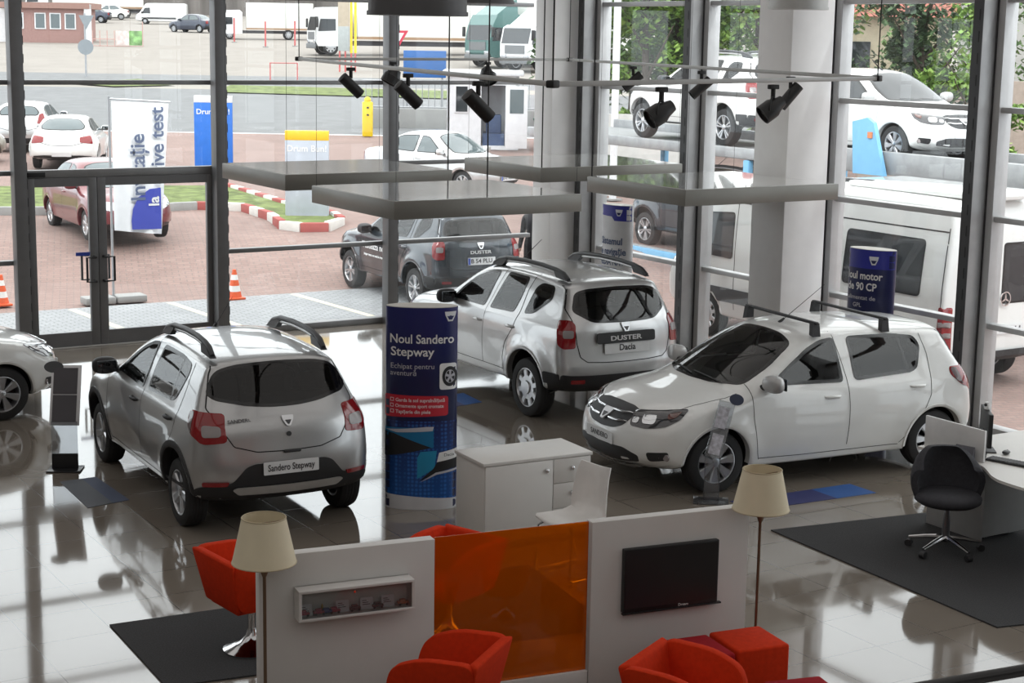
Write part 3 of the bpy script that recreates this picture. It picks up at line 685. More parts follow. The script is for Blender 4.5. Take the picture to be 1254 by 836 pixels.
def make_suv(name, label, paint, group=None, see=True, h=.026, style='holes', plate='', strip=True, side_text=False):
    root = thing(name, label, 'car', group=group); pm = PAINT[paint](); bp = black_plastic(); c = Car('suv', root, pm, h, see, see)
    wm = win_mats(False) if see else solid_win(); sd = (0, 1, 0); rb = (-1, 0, .2)
    c.patch('windshield', [(2.36, 0, 1.12), (2.33, .35, 1.125), (2.18, .67, 1.15), (1.90, .65, 1.31), (1.60, .56, 1.49), (1.53, .3, 1.54), (1.52, 0, 1.545)], (.6, 0, .8), [glass('clear_window', (.62, .68, .66)), wm[1]] if see else wm, frit=.035, hole=see, sym=True, rnd_=.09)
    c.patch('side_window', [(1.93, 0, 1.10), (1.76, 0, 1.255), (1.50, 0, 1.42), (1.22, 0, 1.52), (1.0, 0, 1.545), (1.13, 0, 1.10)], sd, wm, frit=.03, hole=see, mirror=True, rnd_=.05)
    c.patch('side_window', [(1.0, 0, 1.10), (.81, 0, 1.55), (.33, 0, 1.545), (.36, 0, 1.35), (.44, 0, 1.12)], sd, wm, frit=.03, hole=see, mirror=True, rnd_=.05)
    c.patch('side_window', [(.22, 0, 1.135), (.12, 0, 1.46), (.02, 0, 1.52), (-.24, 0, 1.51), (-.27, 0, 1.36), (.02, 0, 1.165)], sd, wm, frit=.03, hole=see, mirror=True, rnd_=.06)
    c.patch('rear_window', [(-.54, 0, 1.515), (-.54, .42, 1.505), (-.56, .56, 1.48), (-.66, .64, 1.28), (-.73, .44, 1.15), (-.75, .3, 1.135), (-.75, 0, 1.125)], (-.95, 0, .3), wm, frit=.03, hole=see, sym=True, rnd_=.06)
    s = MB()
    c.strip(s, [(.87, 0, 1.60), (1.06, 0, 1.10), (1.07, 0, .8), (1.07, 0, .42)], sd, mirror=True)
    c.strip(s, [(2.12, 0, 1.12), (2.20, 0, .95), (2.17, 0, .6), (2.12, 0, .42)], sd, mirror=True)
    c.strip(s, [(.20, 0, 1.59), (.27, 0, 1.4), (.30, 0, 1.15), (.36, 0, .95), (.52, 0, .75), (.58, 0, .55), (.56, 0, .42)], sd, w=.012, mirror=True)
    c.strip(s, [(2.15, 0, .42), (.56, 0, .42)], sd, mirror=True)
    c.strip(s, [(-.52, .60, 1.55), (-.64, .69, 1.30), (-.74, .655, 1.16), (-.775, .64, .92), (-.79, .60, .76), (-.80, .52, .70), (-.81, .3, .685), (-.81, 0, .68)], (-1, 0, .1), w=.011, sym=True)
    c.strip(s, [(2.3, .74, 1.1), (2.7, .74, 1.06), (3.1, .70, 1.0), (3.32, .55, .93)], (0, 0, 1), mirror=True)
    s.build('panel_gaps', seam_mat(), root, smooth=0)
    L = c.patch('tail_light', [(-.63, .83, 1.17), (-.71, .72, 1.17), (-.77, .695, 1.12), (-.78, .695, .86), (-.69, .80, .85), (-.65, .855, .90), (-.63, .855, 1.08)], (-.8, .6, 0), red_lens(), off=.010, mirror=True, rnd_=.03)
    c.patch('reversing_lens', [(-.68, .80, 1.06), (-.765, .715, 1.06), (-.765, .715, .975), (-.68, .80, .975)], (-.8, .6, 0), clear_lens(), off=.015, mirror=L[1], parent=L[0], rnd_=.025)
    H = c.patch('headlight', [(3.42, .42, .93), (3.28, .70, .96), (3.02, .84, .97), (3.05, .84, .84), (3.25, .76, .77), (3.42, .46, .77)], (.8, .6, .1), mat('headlight_dark', (.05, .05, .055), .08, .3, coat=1), off=.007, mirror=True, rnd_=.04)
    c.patch('reflector', [(3.36, .52, .90), (3.27, .68, .91), (3.27, .70, .80), (3.36, .54, .80)], (.8, .6, .1), mat('lamp_chrome', (.8, .82, .85), .15, .9, coat=1), off=.012, mirror=H[1], parent=H[0], rnd_=.05)
    c.patch('grille', [(3.4, 0, .92), (3.4, .38, .92), (3.4, .40, .80), (3.4, .36, .74), (3.4, 0, .73)], (1, 0, 0), bp, off=.006, sym=True, rnd_=.04)
    p, M = nose_frame(c, 0, .83); emblem(root, M, .16)
    c.patch('front_bumper_trim', [(3.4, 0, .62), (3.4, .45, .60), (3.3, .70, .56), (3.1, .86, .60), (3.1, .86, .34), (3.3, .6, .32), (3.4, 0, .30)], (1, 0, 0), bp, off=.008, sym=True)
    pM = place_frame(c.hit(np.array([2., 0, .56]), np.array([1., 0, 0]), .004) + np.array([.01, 0, 0]), (0, 1, 0), (0, 0, 1)); sheet(root, 'number_plate', pM, .52, .115, plate_mat())
    if see: cabin(c, .62, 1.10)
    mirrors(c, 1.88, .93, 1.13, bp, 1.05)
    for x, z in ((1.20, .93), (.42, .96)): handle(c, x, z, pm)
    rear_arch(c, pm, .018)
    c.patch('sill_trim', [(2.24, 0, .385), (.42, 0, .385), (.42, 0, .285), (2.24, 0, .285)], (0, 1, -.15), bp, off=.014, mirror=True, rnd_=.01)
    B = c.patch('rear_bumper_trim', [(-.8, 0, .545), (-.8, .45, .545), (-.75, .72, .55), (-.7, .80, .56), (-.7, .80, .36), (-.7, .6, .34), (-.7, 0, .325)], (-1, 0, 0), bp, off=.010, sym=True, rnd_=.03)
    for sg in (1, -1): c.patch('side_bumper_trim', [(-.44, sg, .565), (-.70, sg, .56), (-.70, sg, .36), (-.46, sg, .36)], (-.3, sg, 0), bp, off=.011, rnd_=.02)
    c.patch('reflector', [(-.75, .54, .50), (-.72, .70, .50), (-.72, .70, .455), (-.75, .54, .455)], (-1, .2, 0), red_lens(), off=.018, mirror=True, rnd_=.01)
    rails(c, [(1.34, .545, 1.59), (1.22, .545, 1.65), (1.02, .545, 1.69), (.6, .545, 1.71), (.2, .545, 1.705), (-.12, .545, 1.685), (-.28, .545, 1.655), (-.38, .545, 1.60)], [(-.40, 1.58, -.24, 1.66), (1.37, 1.565, 1.16, 1.66)], True)
    emblem(root, tail_frame(c, 0, 1.075), .13)
    if strip:
        M = tail_frame(c, .015, .965, .02); S_ = sheet(root, 'tailgate_strip', M, .80, .125, bp, .03, .012); letters(S_, 'DUSTER', M @ Matrix.Translation((0, -.01, 0)), .075, mat('letter_silver', (.6, .6, .6), .5), .43, .002, dz=.014)
    else: letters(root, 'DUSTER', tail_frame(c, 0, .965, .002), .075, mat('letter_silver', (.6, .6, .6), .5), .40, .002)
    M = tail_frame(c, 0, .845 if strip else .82, .016); P = sheet(root, 'number_plate', M, .62 if strip else .52, .125, plate_mat())
    if plate: letters(P, plate, M, .10, mat('plate_ink', (.03, .03, .035), .5), None if strip else .40, .002)
    if not strip: sheet(P, 'country_band', M @ Matrix.Translation((-.235, 0, .0065)), .045, .11, mat('plate_blue', (.02, .07, .4), .4), .005, .001)
    wipers(c, [(2.30, .5, 1.14), (2.27, -.05, 1.15)], (.6, 0, .8))
    b = MB(); b.tube([(1.42, .1, 1.60), (.96, .1, 1.90)], [.006, .003], 6); b.build('aerial', bp, root)
    if side_text:
        for sg in (1, -1):
            for t, x, z, s_, w in (('Testeaza noul', 1.58, .82, .16, 1.05), ('impreuna cu noi la test', 1.62, .66, .055, .8)):
                y = c.hit(np.array([x, .5 * sg, z]), np.array([0, 1. * sg, 0]), 0)[1]
                letters(root, t, place_frame((x, y + sg * .002, z), (-sg, 0, 0), (0, 0, 1)), s_, mat('vinyl_white', (.8, .8, .8), .5), w, .003, name='side_lettering', dz=.008)
    c.finish()
    for o in root.children: o.location.z += .05
    add_wheels(root, SPEC['suv'], style, .215)
    return root
# ------------------------------------------------------------ terrain outside: level by the building, then rising gently
CX, CY = -14.7164, -23.2511
def dist(x, y): return (x - CX) * .524 + (y - CY) * .852
def ground(x, y): return float(np.interp(dist(x, y), [0, 31, 33.5, 36, 60, 115, 190, 300], [-.20, -.20, .25, .42, .9, 3.4, 6.0, 9.5]))
def dl(d, l): return (CX + .524 * d + .852 * l, CY + .852 * d - .524 * l)

def tex_mat(name, build, rough=.5, spec=.5, coat=0):
    m = bpy.data.materials.new(name); m.use_nodes = True; MATS[name] = m
    nt = m.node_tree; p = nt.nodes['Principled BSDF']; p.inputs['Roughness'].default_value = rough; p.inputs['Specular IOR Level'].default_value = spec
    p.inputs['Coat Weight'].default_value = coat
    build(nt, nt.nodes, nt.links, p); return m
def brick(c1, c2, mo, w, h, mort=.01, offset=.5, rot=0., shift=(0, 0), noise=.12, bump=0., rvar=0.):
    def f(nt, N, L, p):
        tc = N.new('ShaderNodeTexCoord'); mp = N.new('ShaderNodeMapping'); mp.inputs['Rotation'].default_value = (0, 0, rot); mp.inputs['Location'].default_value = (*shift, 0)
        b = N.new('ShaderNodeTexBrick'); b.offset = offset; b.inputs['Scale'].default_value = 1; b.inputs['Brick Width'].default_value = w; b.inputs['Row Height'].default_value = h
        b.inputs['Mortar Size'].default_value = mort; b.inputs['Color1'].default_value = (*c1, 1); b.inputs['Color2'].default_value = (*c2, 1); b.inputs['Mortar'].default_value = (*mo, 1); b.inputs['Bias'].default_value = 0
        L.new(tc.outputs['Object'], mp.inputs['Vector']); L.new(mp.outputs['Vector'], b.inputs['Vector'])
        nz = N.new('ShaderNodeTexNoise'); nz.inputs['Scale'].default_value = .8; nz.inputs['Detail'].default_value = 6; L.new(tc.outputs['Object'], nz.inputs['Vector'])
        mx = N.new('ShaderNodeMixRGB'); mx.blend_type = 'OVERLAY'; mx.inputs['Fac'].default_value = noise
        L.new(b.outputs['Color'], mx.inputs['Color1']); L.new(nz.outputs['Fac'], mx.inputs['Color2']); L.new(mx.outputs['Color'], p.inputs['Base Color'])
        if bump:
            bp = N.new('ShaderNodeBump'); bp.inputs['Strength'].default_value = bump; bp.inputs['Distance'].default_value = .004; bp.invert = True
            L.new(b.outputs['Fac'], bp.inputs['Height']); L.new(bp.outputs['Normal'], p.inputs['Normal'])
        if rvar:
            mr = N.new('ShaderNodeMapRange'); mr.inputs['To Min'].default_value = rvar; mr.inputs['To Max'].default_value = rvar + .08
            L.new(nz.outputs['Fac'], mr.inputs['Value']); L.new(mr.outputs['Result'], p.inputs['Roughness'])
    return f
TILE = tex_mat('polished_tile', brick((.215, .185, .155), (.24, .208, .175), (.12, .105, .09), .6, .6, .004, 0, 0, (.1, .07), .15, .12, .025), .05, .75, .4)
PAVER = tex_mat('grey_paver', brick((.30, .31, .32), (.35, .36, .37), (.20, .21, .22), .2, .1, .012, .5, 0, (0, 0), .2, .4), .8)
REDPAVE = tex_mat('red_paver', brick((.25, .165, .145), (.30, .205, .18), (.19, .15, .135), .24, .12, .01, .5, .3, (0, 0), .25, .3), .85)
ASPH = mat('asphalt', (.185, .19, .195), .9, var=.12, scale=1.5, bump=.1)
SAND = mat('pale_gravel', (.285, .26, .235), .95, var=.07, scale=.6, bump=.1)
CONC = mat('concrete', (.32, .32, .315), .9, var=.1, scale=2, bump=.1)
GRASS = mat('grass', (.14, .18, .055), .95, var=.45, scale=3, bump=.3)
WALLM = mat('white_wall', (.70, .69, .68), .8, var=.02)
ALU = mat('grey_mullion', (.17, .17, .175), .45, .35, var=.06)
ALUL = mat('light_mullion', (.50, .50, .505), .45, .35, var=.05)
GAS = mat('black_gasket', (.012, .012, .013), .6)
PANE = glass('window_glass', (.93, .96, .95), .9, opac=.045, body=(.75, .77, .80))  # pale body veils the panes, imitating interior reflections and haze

# ------------------------------------------------------------ room shell
def slab(name, x0, x1, y0, y1, z0, z1, m, smooth=0):
    b = MB(); b.bx(x0, x1, y0, y1, z0, z1); return struct(b.build(name, m, smooth=smooth))
slab('floor', -25, .05, -31, .05, -.09, 0, TILE)
slab('ceiling', -25, .3, -31, .3, 7.4, 7.6, mat('ceiling_grey', (.28, .28, .28), .85, var=.03))
WALLD = mat('grey_wall', (.40, .39, .38), .85, var=.03)
slab('wall_left', -25.2, -25, -31, .3, 0, 7.4, WALLD)
slab('wall_back', -25.2, .3, -31.2, -31, 0, 7.4, WALLD)
slab('wall_front', -25, -14.2, -.05, .25, 0, 7.4, WALLM)
slab('wall_right', -.05, .25, -31, -20.9, 0, 7.4, WALLM)
slab('trim_1', -14.2, .25, -.18, .2, 6.3, 7.4, WALLM)
slab('trim_2', -.18, .25, -20.9, -.2, 6.3, 7.4, WALLM)
for i, (x0, x1, y0, y1) in enumerate(((-.74, -.06, -1.56, -1.06), (-.94, -.27, -7.2, -6.57))):
    b = MB(); b.bx(x0, x1, y0, y1, 0, 7.4, .012); struct(b.build(('wall_column_left', 'wall_column_right')[i], mat('column_paint', (.80, .79, .79), .6, var=.02)))
b = MB(); b.bx(-25, 0, -31, -21.6, 2.45, 2.7); struct(b.build('floor_mezzanine', WALLM))

ZT = [1.25, 2.47, 3.69, 4.90, 6.1]
AX = [-11.12, -8.36, -5.48, -2.72]      # mullion centres on the front facade (x)
BY = [-1.72, -4.33, -6.98, -9.62, -12.3, -15.0, -17.7, -20.4]
ti = [3]
def mullion(axis, c, vis):
    b = MB(); z0, z1 = 0, 6.3
    if axis == 'A':
        b.bx(c - .125, c + .045, -.30, -.10, z0, z1, .004, 0); b.bx(c - .04, c + .10, -.10, .06, z0, z1, .004, 1); b.bx(c + .047, c + .062, -.22, -.10, z0, z1, 0, 2)
        if vis:
            for k in range(26): b.bx(c + .046, c + .052, -.30, -.27, .1 + k * .24, .22 + k * .24, 0, 2)
    else:
        b.bx(-.36, -.14, c - .09, c + .06, z0, z1, .004, 0); b.bx(-.364, -.358, c - .088, c + .058, z0, z1, 0, 3); b.bx(-.14, .06, c - .20, c + .04, z0, z1, .004, 1); b.bx(-.155, -.14, c - .105, c - .09, z0, z1, 0, 3)  # thin front cap: backlit shade of that face put into a dark colour
        if vis:
            for k in range(26): b.bx(-.3665, -.3585, c - .045, c - .03, .1 + k * .24, .22 + k * .24, 0, 2)
    o = struct(b.build('trim_%d' % ti[0], [ALU if axis == 'A' else mat('mid_mullion', (.36, .36, .365), .45, .35), ALU if axis == 'A' else ALUL, GAS, mat('dark_mullion', (.06, .06, .062), .45, .35)])); ti[0] += 1; return o
for x in AX: mullion('A', x, True)
for y in BY: mullion('B', y, y > -11)
wi = [1]
def bay(axis, a, c, door=False):
    """one window bay between two mullions: rails as the frame, each glass a pane"""
    b = MB(); zz = [0.0] + ZT; lo = 2.47 if door else 0
    for k, z in enumerate(ZT):
        if z < lo - .01: continue
        h = .045 if not (door and abs(z - 2.47) < .01) else .09
        if axis == 'A': b.bx(a, c, -.09, .02, z - h, z + .02, .008, 0)
        else: b.bx(-.11, .02, a, c, z - h, z + .02, .008, 0)
    if not door:
        if axis == 'A': b.bx(a, c, -.12, .06, 0, .09, .006, 0)
        else: b.bx(-.12, .06, a, c, 0, .09, .006, 0)
    o = struct(b.build('window_%d' % wi[0], ALUL if axis == 'B' else mat('alu_rail', (.24, .24, .245), .4, .4))); wi[0] += 1
    for k in range(len(ZT)):
        z0, z1 = zz[k], zz[k + 1]
        if z1 <= lo + .01: continue
        g = MB()
        if axis == 'A': g.quad((a, -.02, z0 + .02), (c, -.02, z0 + .02), (c, -.02, z1 - .02), (a, -.02, z1 - .02))
        else: g.quad((-.02, c, z0 + .02), (-.02, a, z0 + .02), (-.02, a, z1 - .02), (-.02, c, z1 - .02))
        g.build('pane', PANE, o, smooth=0)
    return o
ax = [-14.2] + AX + [-.1]
for i in range(5): bay('A', ax[i] + .06, ax[i + 1] - .06, i == 2)
by = [-.12] + BY
for i in range(8): bay('B', by[i + 1] + .04, by[i] - .08)

# double glass door in the front facade
d = bpy.data.objects.new('door_1', None); COL.objects.link(d); d.location = (-7.30, 0, 0); struct(d)
def leaf(x0, x1, hx):
    b = MB(); y0, y1 = -.10, -.03
    b.bx(x0, x0 + .12, y0, y1, .02, 2.38, .006); b.bx(x1 - .12, x1, y0, y1, .02, 2.38, .006); b.bx(x0 + .12, x1 - .12, y0, y1, .02, .22); b.bx(x0 + .12, x1 - .12, y0, y1, 2.26, 2.38)
    o = b.build('door_leaf', ALU, d)
    g = MB(); g.quad((x0 + .1, -.06, .2), (x1 - .1, -.06, .2), (x1 - .1, -.06, 2.28), (x0 + .1, -.06, 2.28)); g.build('pane', PANE, o, smooth=0)
    for yy in (-.19, .05):
        h = MB(); s = .13 if hx < (x0 + x1) / 2 else -.13; y2 = -.10 if yy < 0 else -.03
        h.tube([(hx, y2, .93), (hx, yy, .93), (hx + s, yy, .93), (hx + s, yy, 1.27), (hx, yy, 1.27), (hx, y2, 1.27)], .018, 8); h.build('door_handle', mat('black_plastic', (.022, .022, .024), .55), o)
leaf(-.98, .005, -.06); leaf(.012, 1.74, .07)
b = MB(); b.bx(-.96, -.72, -.14, -.02, 2.40, 2.47, .004); b.build('door_closer', GAS, d)
b = MB(); b.bx(-.32, -.12, -.108, -.1, 1.29, 1.34); b.build('door_sticker', mat('sign_blue', (.03, .06, .35), .4), d)

# ------------------------------------------------------------ lights, sky, colour
for x in (-21, -15.5, -10, -4.5):
    for y in (-27, -20, -13, -6):
        o = bpy.data.objects.new('ceiling_lamp', bpy.data.lights.new('ceiling_lamp', 'AREA')); COL.objects.link(o)
        o.location = (x, y, 7.3); o.data.shape = 'RECTANGLE'; o.data.size = 5.2; o.data.size_y = 6.4; o.data.energy = CEIL_W; o.data.color = (1, .96, .92)
for x, y, rz in ((.7, -3, 90), (.7, -7, 90), (.7, -11, 90), (-2.5, .7, 180), (-7, .7, 180)):  # fill lights added outside to brighten the van side and the banner
    o = bpy.data.objects.new('facade_lamp', bpy.data.lights.new('facade_lamp', 'AREA')); COL.objects.link(o); o.location = (x, y, 6.9); o.data.shape = 'RECTANGLE'; o.data.size = 2.4; o.data.size_y = .4; o.data.energy = FAC_W
    o.rotation_euler = (math.radians(52), 0, math.radians(rz - 180 if rz == 90 else rz - 180))
b = MB(); b.bx(-14, .3, .06, .34, -.3, -.02, .01); b.bx(-9.0, -5.5, -.13, .06, 0, .02, .004); struct(b.build('trim_sill', mat('sill_white', (.55, .55, .54), .8)))
b = MB(); b.bx(.06, .34, -20, .06, -.3, -.02, .01); struct(b.build('trim_sill_right', mat('sill_white', (.55, .55, .54), .8)))
w = bpy.data.worlds.new('overcast'); SC.world = w; w.use_nodes = True; N = w.node_tree.nodes; L = w.node_tree.links
tc = N.new('ShaderNodeTexCoord'); sx = N.new('ShaderNodeSeparateXYZ'); L.new(tc.outputs['Generated'], sx.inputs[0])
cr = N.new('ShaderNodeValToRGB'); cr.color_ramp.elements[0].position = 0; cr.color_ramp.elements[0].color = (.62, .66, .70, 1); cr.color_ramp.elements[1].position = .7; cr.color_ramp.elements[1].color = (1, 1, 1, 1)
L.new(sx.outputs['Z'], cr.inputs['Fac'])
nz = N.new('ShaderNodeTexNoise'); nz.inputs['Scale'].default_value = 2.2; nz.inputs['Detail'].default_value = 4; L.new(tc.outputs['Generated'], nz.inputs['Vector'])
mr = N.new('ShaderNodeMapRange'); mr.inputs['From Min'].default_value = .3; mr.inputs['From Max'].default_value = .7; mr.inputs['To Min'].default_value = .85; mr.inputs['To Max'].default_value = 1.15; L.new(nz.outputs['Fac'], mr.inputs['Value'])
mm = N.new('ShaderNodeMath'); mm.operation = 'MULTIPLY'; mm.inputs[1].default_value = SKY; L.new(mr.outputs['Result'], mm.inputs[0])
L.new(cr.outputs['Color'], N['Background'].inputs['Color']); L.new(mm.outputs[0], N['Background'].inputs['Strength'])
SC.view_settings.view_transform = 'AgX' if USE_AGX else 'Standard'
if USE_AGX: SC.view_settings.look = 'AgX - Medium High Contrast'
SC.view_settings.exposure = EXPO
SC.cycles.use_denoising = True; SC.cycles.max_bounces = 12; SC.cycles.transparent_max_bounces = 24; SC.cycles.diffuse_bounces = 4; SC.cycles.glossy_bounces = 4
SC.cycles.caustics_reflective = False; SC.cycles.caustics_refractive = False; SC.cycles.sample_clamp_indirect = 8
# ------------------------------------------------------------ ground outside
def band(name, d0, d1, l0, l1, m, dz=0., step=6):
    b = MB(); ds = sorted(set([d0, d1] + [k for k in (31, 33.5, 36, 60, 115, 190) if d0 < k < d1])); ls = np.linspace(l0, l1, 9)
    for a in ds:
        for l in ls: x, y = dl(a, l); b.v.append((x, y, ground(x, y) + dz))
    n = len(ls)
    for i in range(len(ds) - 1):
        for j in range(n - 1): b.f.append((i * n + j, i * n + j + 1, (i + 1) * n + j + 1, (i + 1) * n + j)); b.m.append(0)
    b.f = [f[::-1] for f in b.f]
    return struct(b.build(name, m, smooth=0))
band('red_paving', 12, 60, -45, 60, REDPAVE, -.02)
band('road', 60, 79, -60, 80, ASPH); band('verge', 79, 81.5, -70, 90, mat('verge_dust', (.30, .28, .25), .95, scale=.5)); band('road_far', 81.5, 88, -70, 90, ASPH, 0)
band('gravel_lot', 88, 300, -150, 170, SAND)
def poly_ground(name, pts, m, dz, kind='structure', h=0.0):
    b = MB(); P = [Vector((x, y)) for x, y in pts]; k = len(P); mn = (min(p.x for p in P), min(p.y for p in P)); mx = (max(p.x for p in P), max(p.y for p in P))
    st = max((mx[0] - mn[0]) / 14, (mx[1] - mn[1]) / 14); gp = [Vector((x, y)) for x in np.arange(mn[0], mx[0], st) for y in np.arange(mn[1], mx[1], st) if inpoly(x, y, pts)]
    vs, _, fs, _, _, _ = delaunay_2d_cdt(P + gp, [(i, (i + 1) % k) for i in range(k)], [], 1, 1e-4)
    b.v = [(v.x, v.y, ground(v.x, v.y) + dz) for v in vs]
    b.f = [tuple(f) for f in fs]; b.m = [0] * len(b.f); o = b.build(name, m, smooth=0); o['kind'] = kind; return o
b = MB(); b.bx(-30, .3, .05, 4.4, -.4, -.185); struct(b.build('paver_strip', PAVER, smooth=0))
for x, ro in ((-6.2, 0), (-4.5, 0), (-2.2, 0)):
    b = MB(); b.prism([(x, .5), (x + .13, .5), (x - .1, 4.3), (x - .23, 4.3)], -.185, -.182); struct(b.build('parking_line', mat('cream_line', (.62, .58, .46), .8), smooth=0))
GP = [(-16, 15), (-5, 13.75), (-3.1, 12.95), (-.8, 13.0), (.03, 12.3), (-.06, 10.6), (-.33, 9.4), (-.1, 8.95), (.42, 8.75), (1.0, 9.3), (1.25, 10.2), (1.1, 12.5), (1.3, 16.5), (-.5, 17.2), (-4, 18.5), (-16, 22)]
g = poly_ground('grass_island', GP, GRASS, .09, 'stuff'); tag(g, 'green grass island inside the red and white kerb outside', 'grass')
b = MB(); n = 0   # painted kerb stones
K = [(-16, 15), (-5, 13.75), (-3.1, 12.95), (-.8, 13.0), (.03, 12.3), (-.06, 10.6), (-.33, 9.4), (-.1, 8.95), (.42, 8.75), (1.0, 9.3), (1.25, 10.2), (1.1, 12.5), (1.3, 16.5)]
for (x0, y0), (x1, y1) in zip(K[:-1], K[1:]):
    L_ = math.hypot(x1 - x0, y1 - y0); k = max(1, round(L_ / .6))
    for i in range(k):
        ax_, ay_ = x0 + (x1 - x0) * (i + .5) / k, y0 + (y1 - y0) * (i + .5) / k
        mi = (n % 2) if x0 > -1 else 2; b.box(ax_, ay_, ground(ax_, ay_) + .03, L_ / k + .03, .16, .26, math.atan2(y1 - y0, x1 - x0), .015, mi=mi); n += 1
tag(b.build('kerb', [mat('kerb_white', (.68, .67, .64), .85), mat('kerb_red', (.38, .10, .09), .85), CONC]), 'painted red and white kerb around the grass island', 'kerb')
# ------------------------------------------------------------ cars outside
GEN = {
 'sedan': dict(ws=[(2.40, 0, .98), (2.37, .35, .985), (2.22, .62, 1.0), (1.95, .6, 1.18), (1.66, .52, 1.385), (1.6, .3, 1.425), (1.6, 0, 1.43)],
   side=[[(1.98, .99), (1.72, 1.17), (1.45, 1.36), (1.2, 1.40), (1.13, .985)], [(1.05, .985), (1.1, 1.40), (.6, 1.38), (.42, 1.33), (.2, 1.15), (.1, 1.02)]],
   rw=[(.40, 0, 1.38), (.36, .45, 1.36), (.05, .56, 1.18), (-.19, .52, 1.07), (-.21, 0, 1.06)], tl=[(-.62, .76, .96), (-.78, .60, .95), (-.79, .60, .72), (-.66, .76, .72)], pl=(.76, .56), rb=(.55, .30),
   hl=[(3.3, .40, .78), (3.12, .72, .81), (2.98, .78, .82), (3.08, .76, .70), (3.3, .52, .62), (3.34, .42, .63)], gr=[(3.3, 0, .78), (3.3, .34, .78), (3.3, .30, .66), (3.3, 0, .64)], seams=[1.08, 2.15, .1], mir=(2.0, .90, 1.03)),
 'coupe': dict(ws=[(2.42, 0, .91), (2.38, .35, .92), (2.2, .62, .95), (1.9, .58, 1.12), (1.62, .48, 1.29), (1.58, 0, 1.325)],
   side=[[(2.0, .95), (1.65, 1.16), (1.3, 1.31), (.7, 1.33), (.5, 1.0)], [(.42, 1.0), (.6, 1.32), (.3, 1.28), (-.05, 1.13), (.05, 1.04)]],
   rw=[(.02, 0, 1.355), (0, .42, 1.34), (-.25, .60, 1.18), (-.40, .55, 1.07), (-.48, .3, 1.04), (-.5, 0, 1.035)], tl=[(-.52, .80, .93), (-.70, .52, .88), (-.74, .50, .74), (-.55, .80, .70)], pl=(.42, .5), rb=(.40, .2),
   hl=[(3.3, .40, .72), (3.0, .74, .80), (3.1, .76, .66), (3.35, .45, .60)], gr=[(3.3, 0, .5), (3.3, .4, .5), (3.3, .4, .35), (3.3, 0, .35)], seams=[.48, 2.15], mir=(1.95, .90, 1.0)),
 'supermini': dict(ws=[(2.3, 0, .96), (2.27, .35, .97), (2.1, .62, 1.0), (1.8, .58, 1.18), (1.5, .5, 1.35), (1.45, 0, 1.385)],
   side=[[(1.9, 1.0), (1.6, 1.18), (1.3, 1.34), (1.0, 1.38), (.95, 1.0)], [(.87, 1.0), (.9, 1.38), (.4, 1.37), (.05, 1.30), (-.1, 1.12), (.05, 1.06)]],
   rw=[(-.24, 0, 1.38), (-.26, .45, 1.365), (-.38, .60, 1.22), (-.46, .55, 1.10), (-.5, 0, 1.06)], tl=[(-.36, .77, 1.16), (-.45, .66, 1.12), (-.6, .58, .86), (-.45, .80, .80)], pl=(.75, .6), rb=(.42, .26),
   hl=[(3.0, .45, .74), (2.75, .74, .86), (2.85, .76, .74), (3.1, .5, .62)], gr=[(3.2, 0, .5), (3.2, .4, .5), (3.2, .36, .32), (3.2, 0, .32)], seams=[.91, 2.05, 0.0], mir=(1.85, .92, 1.05)),
}
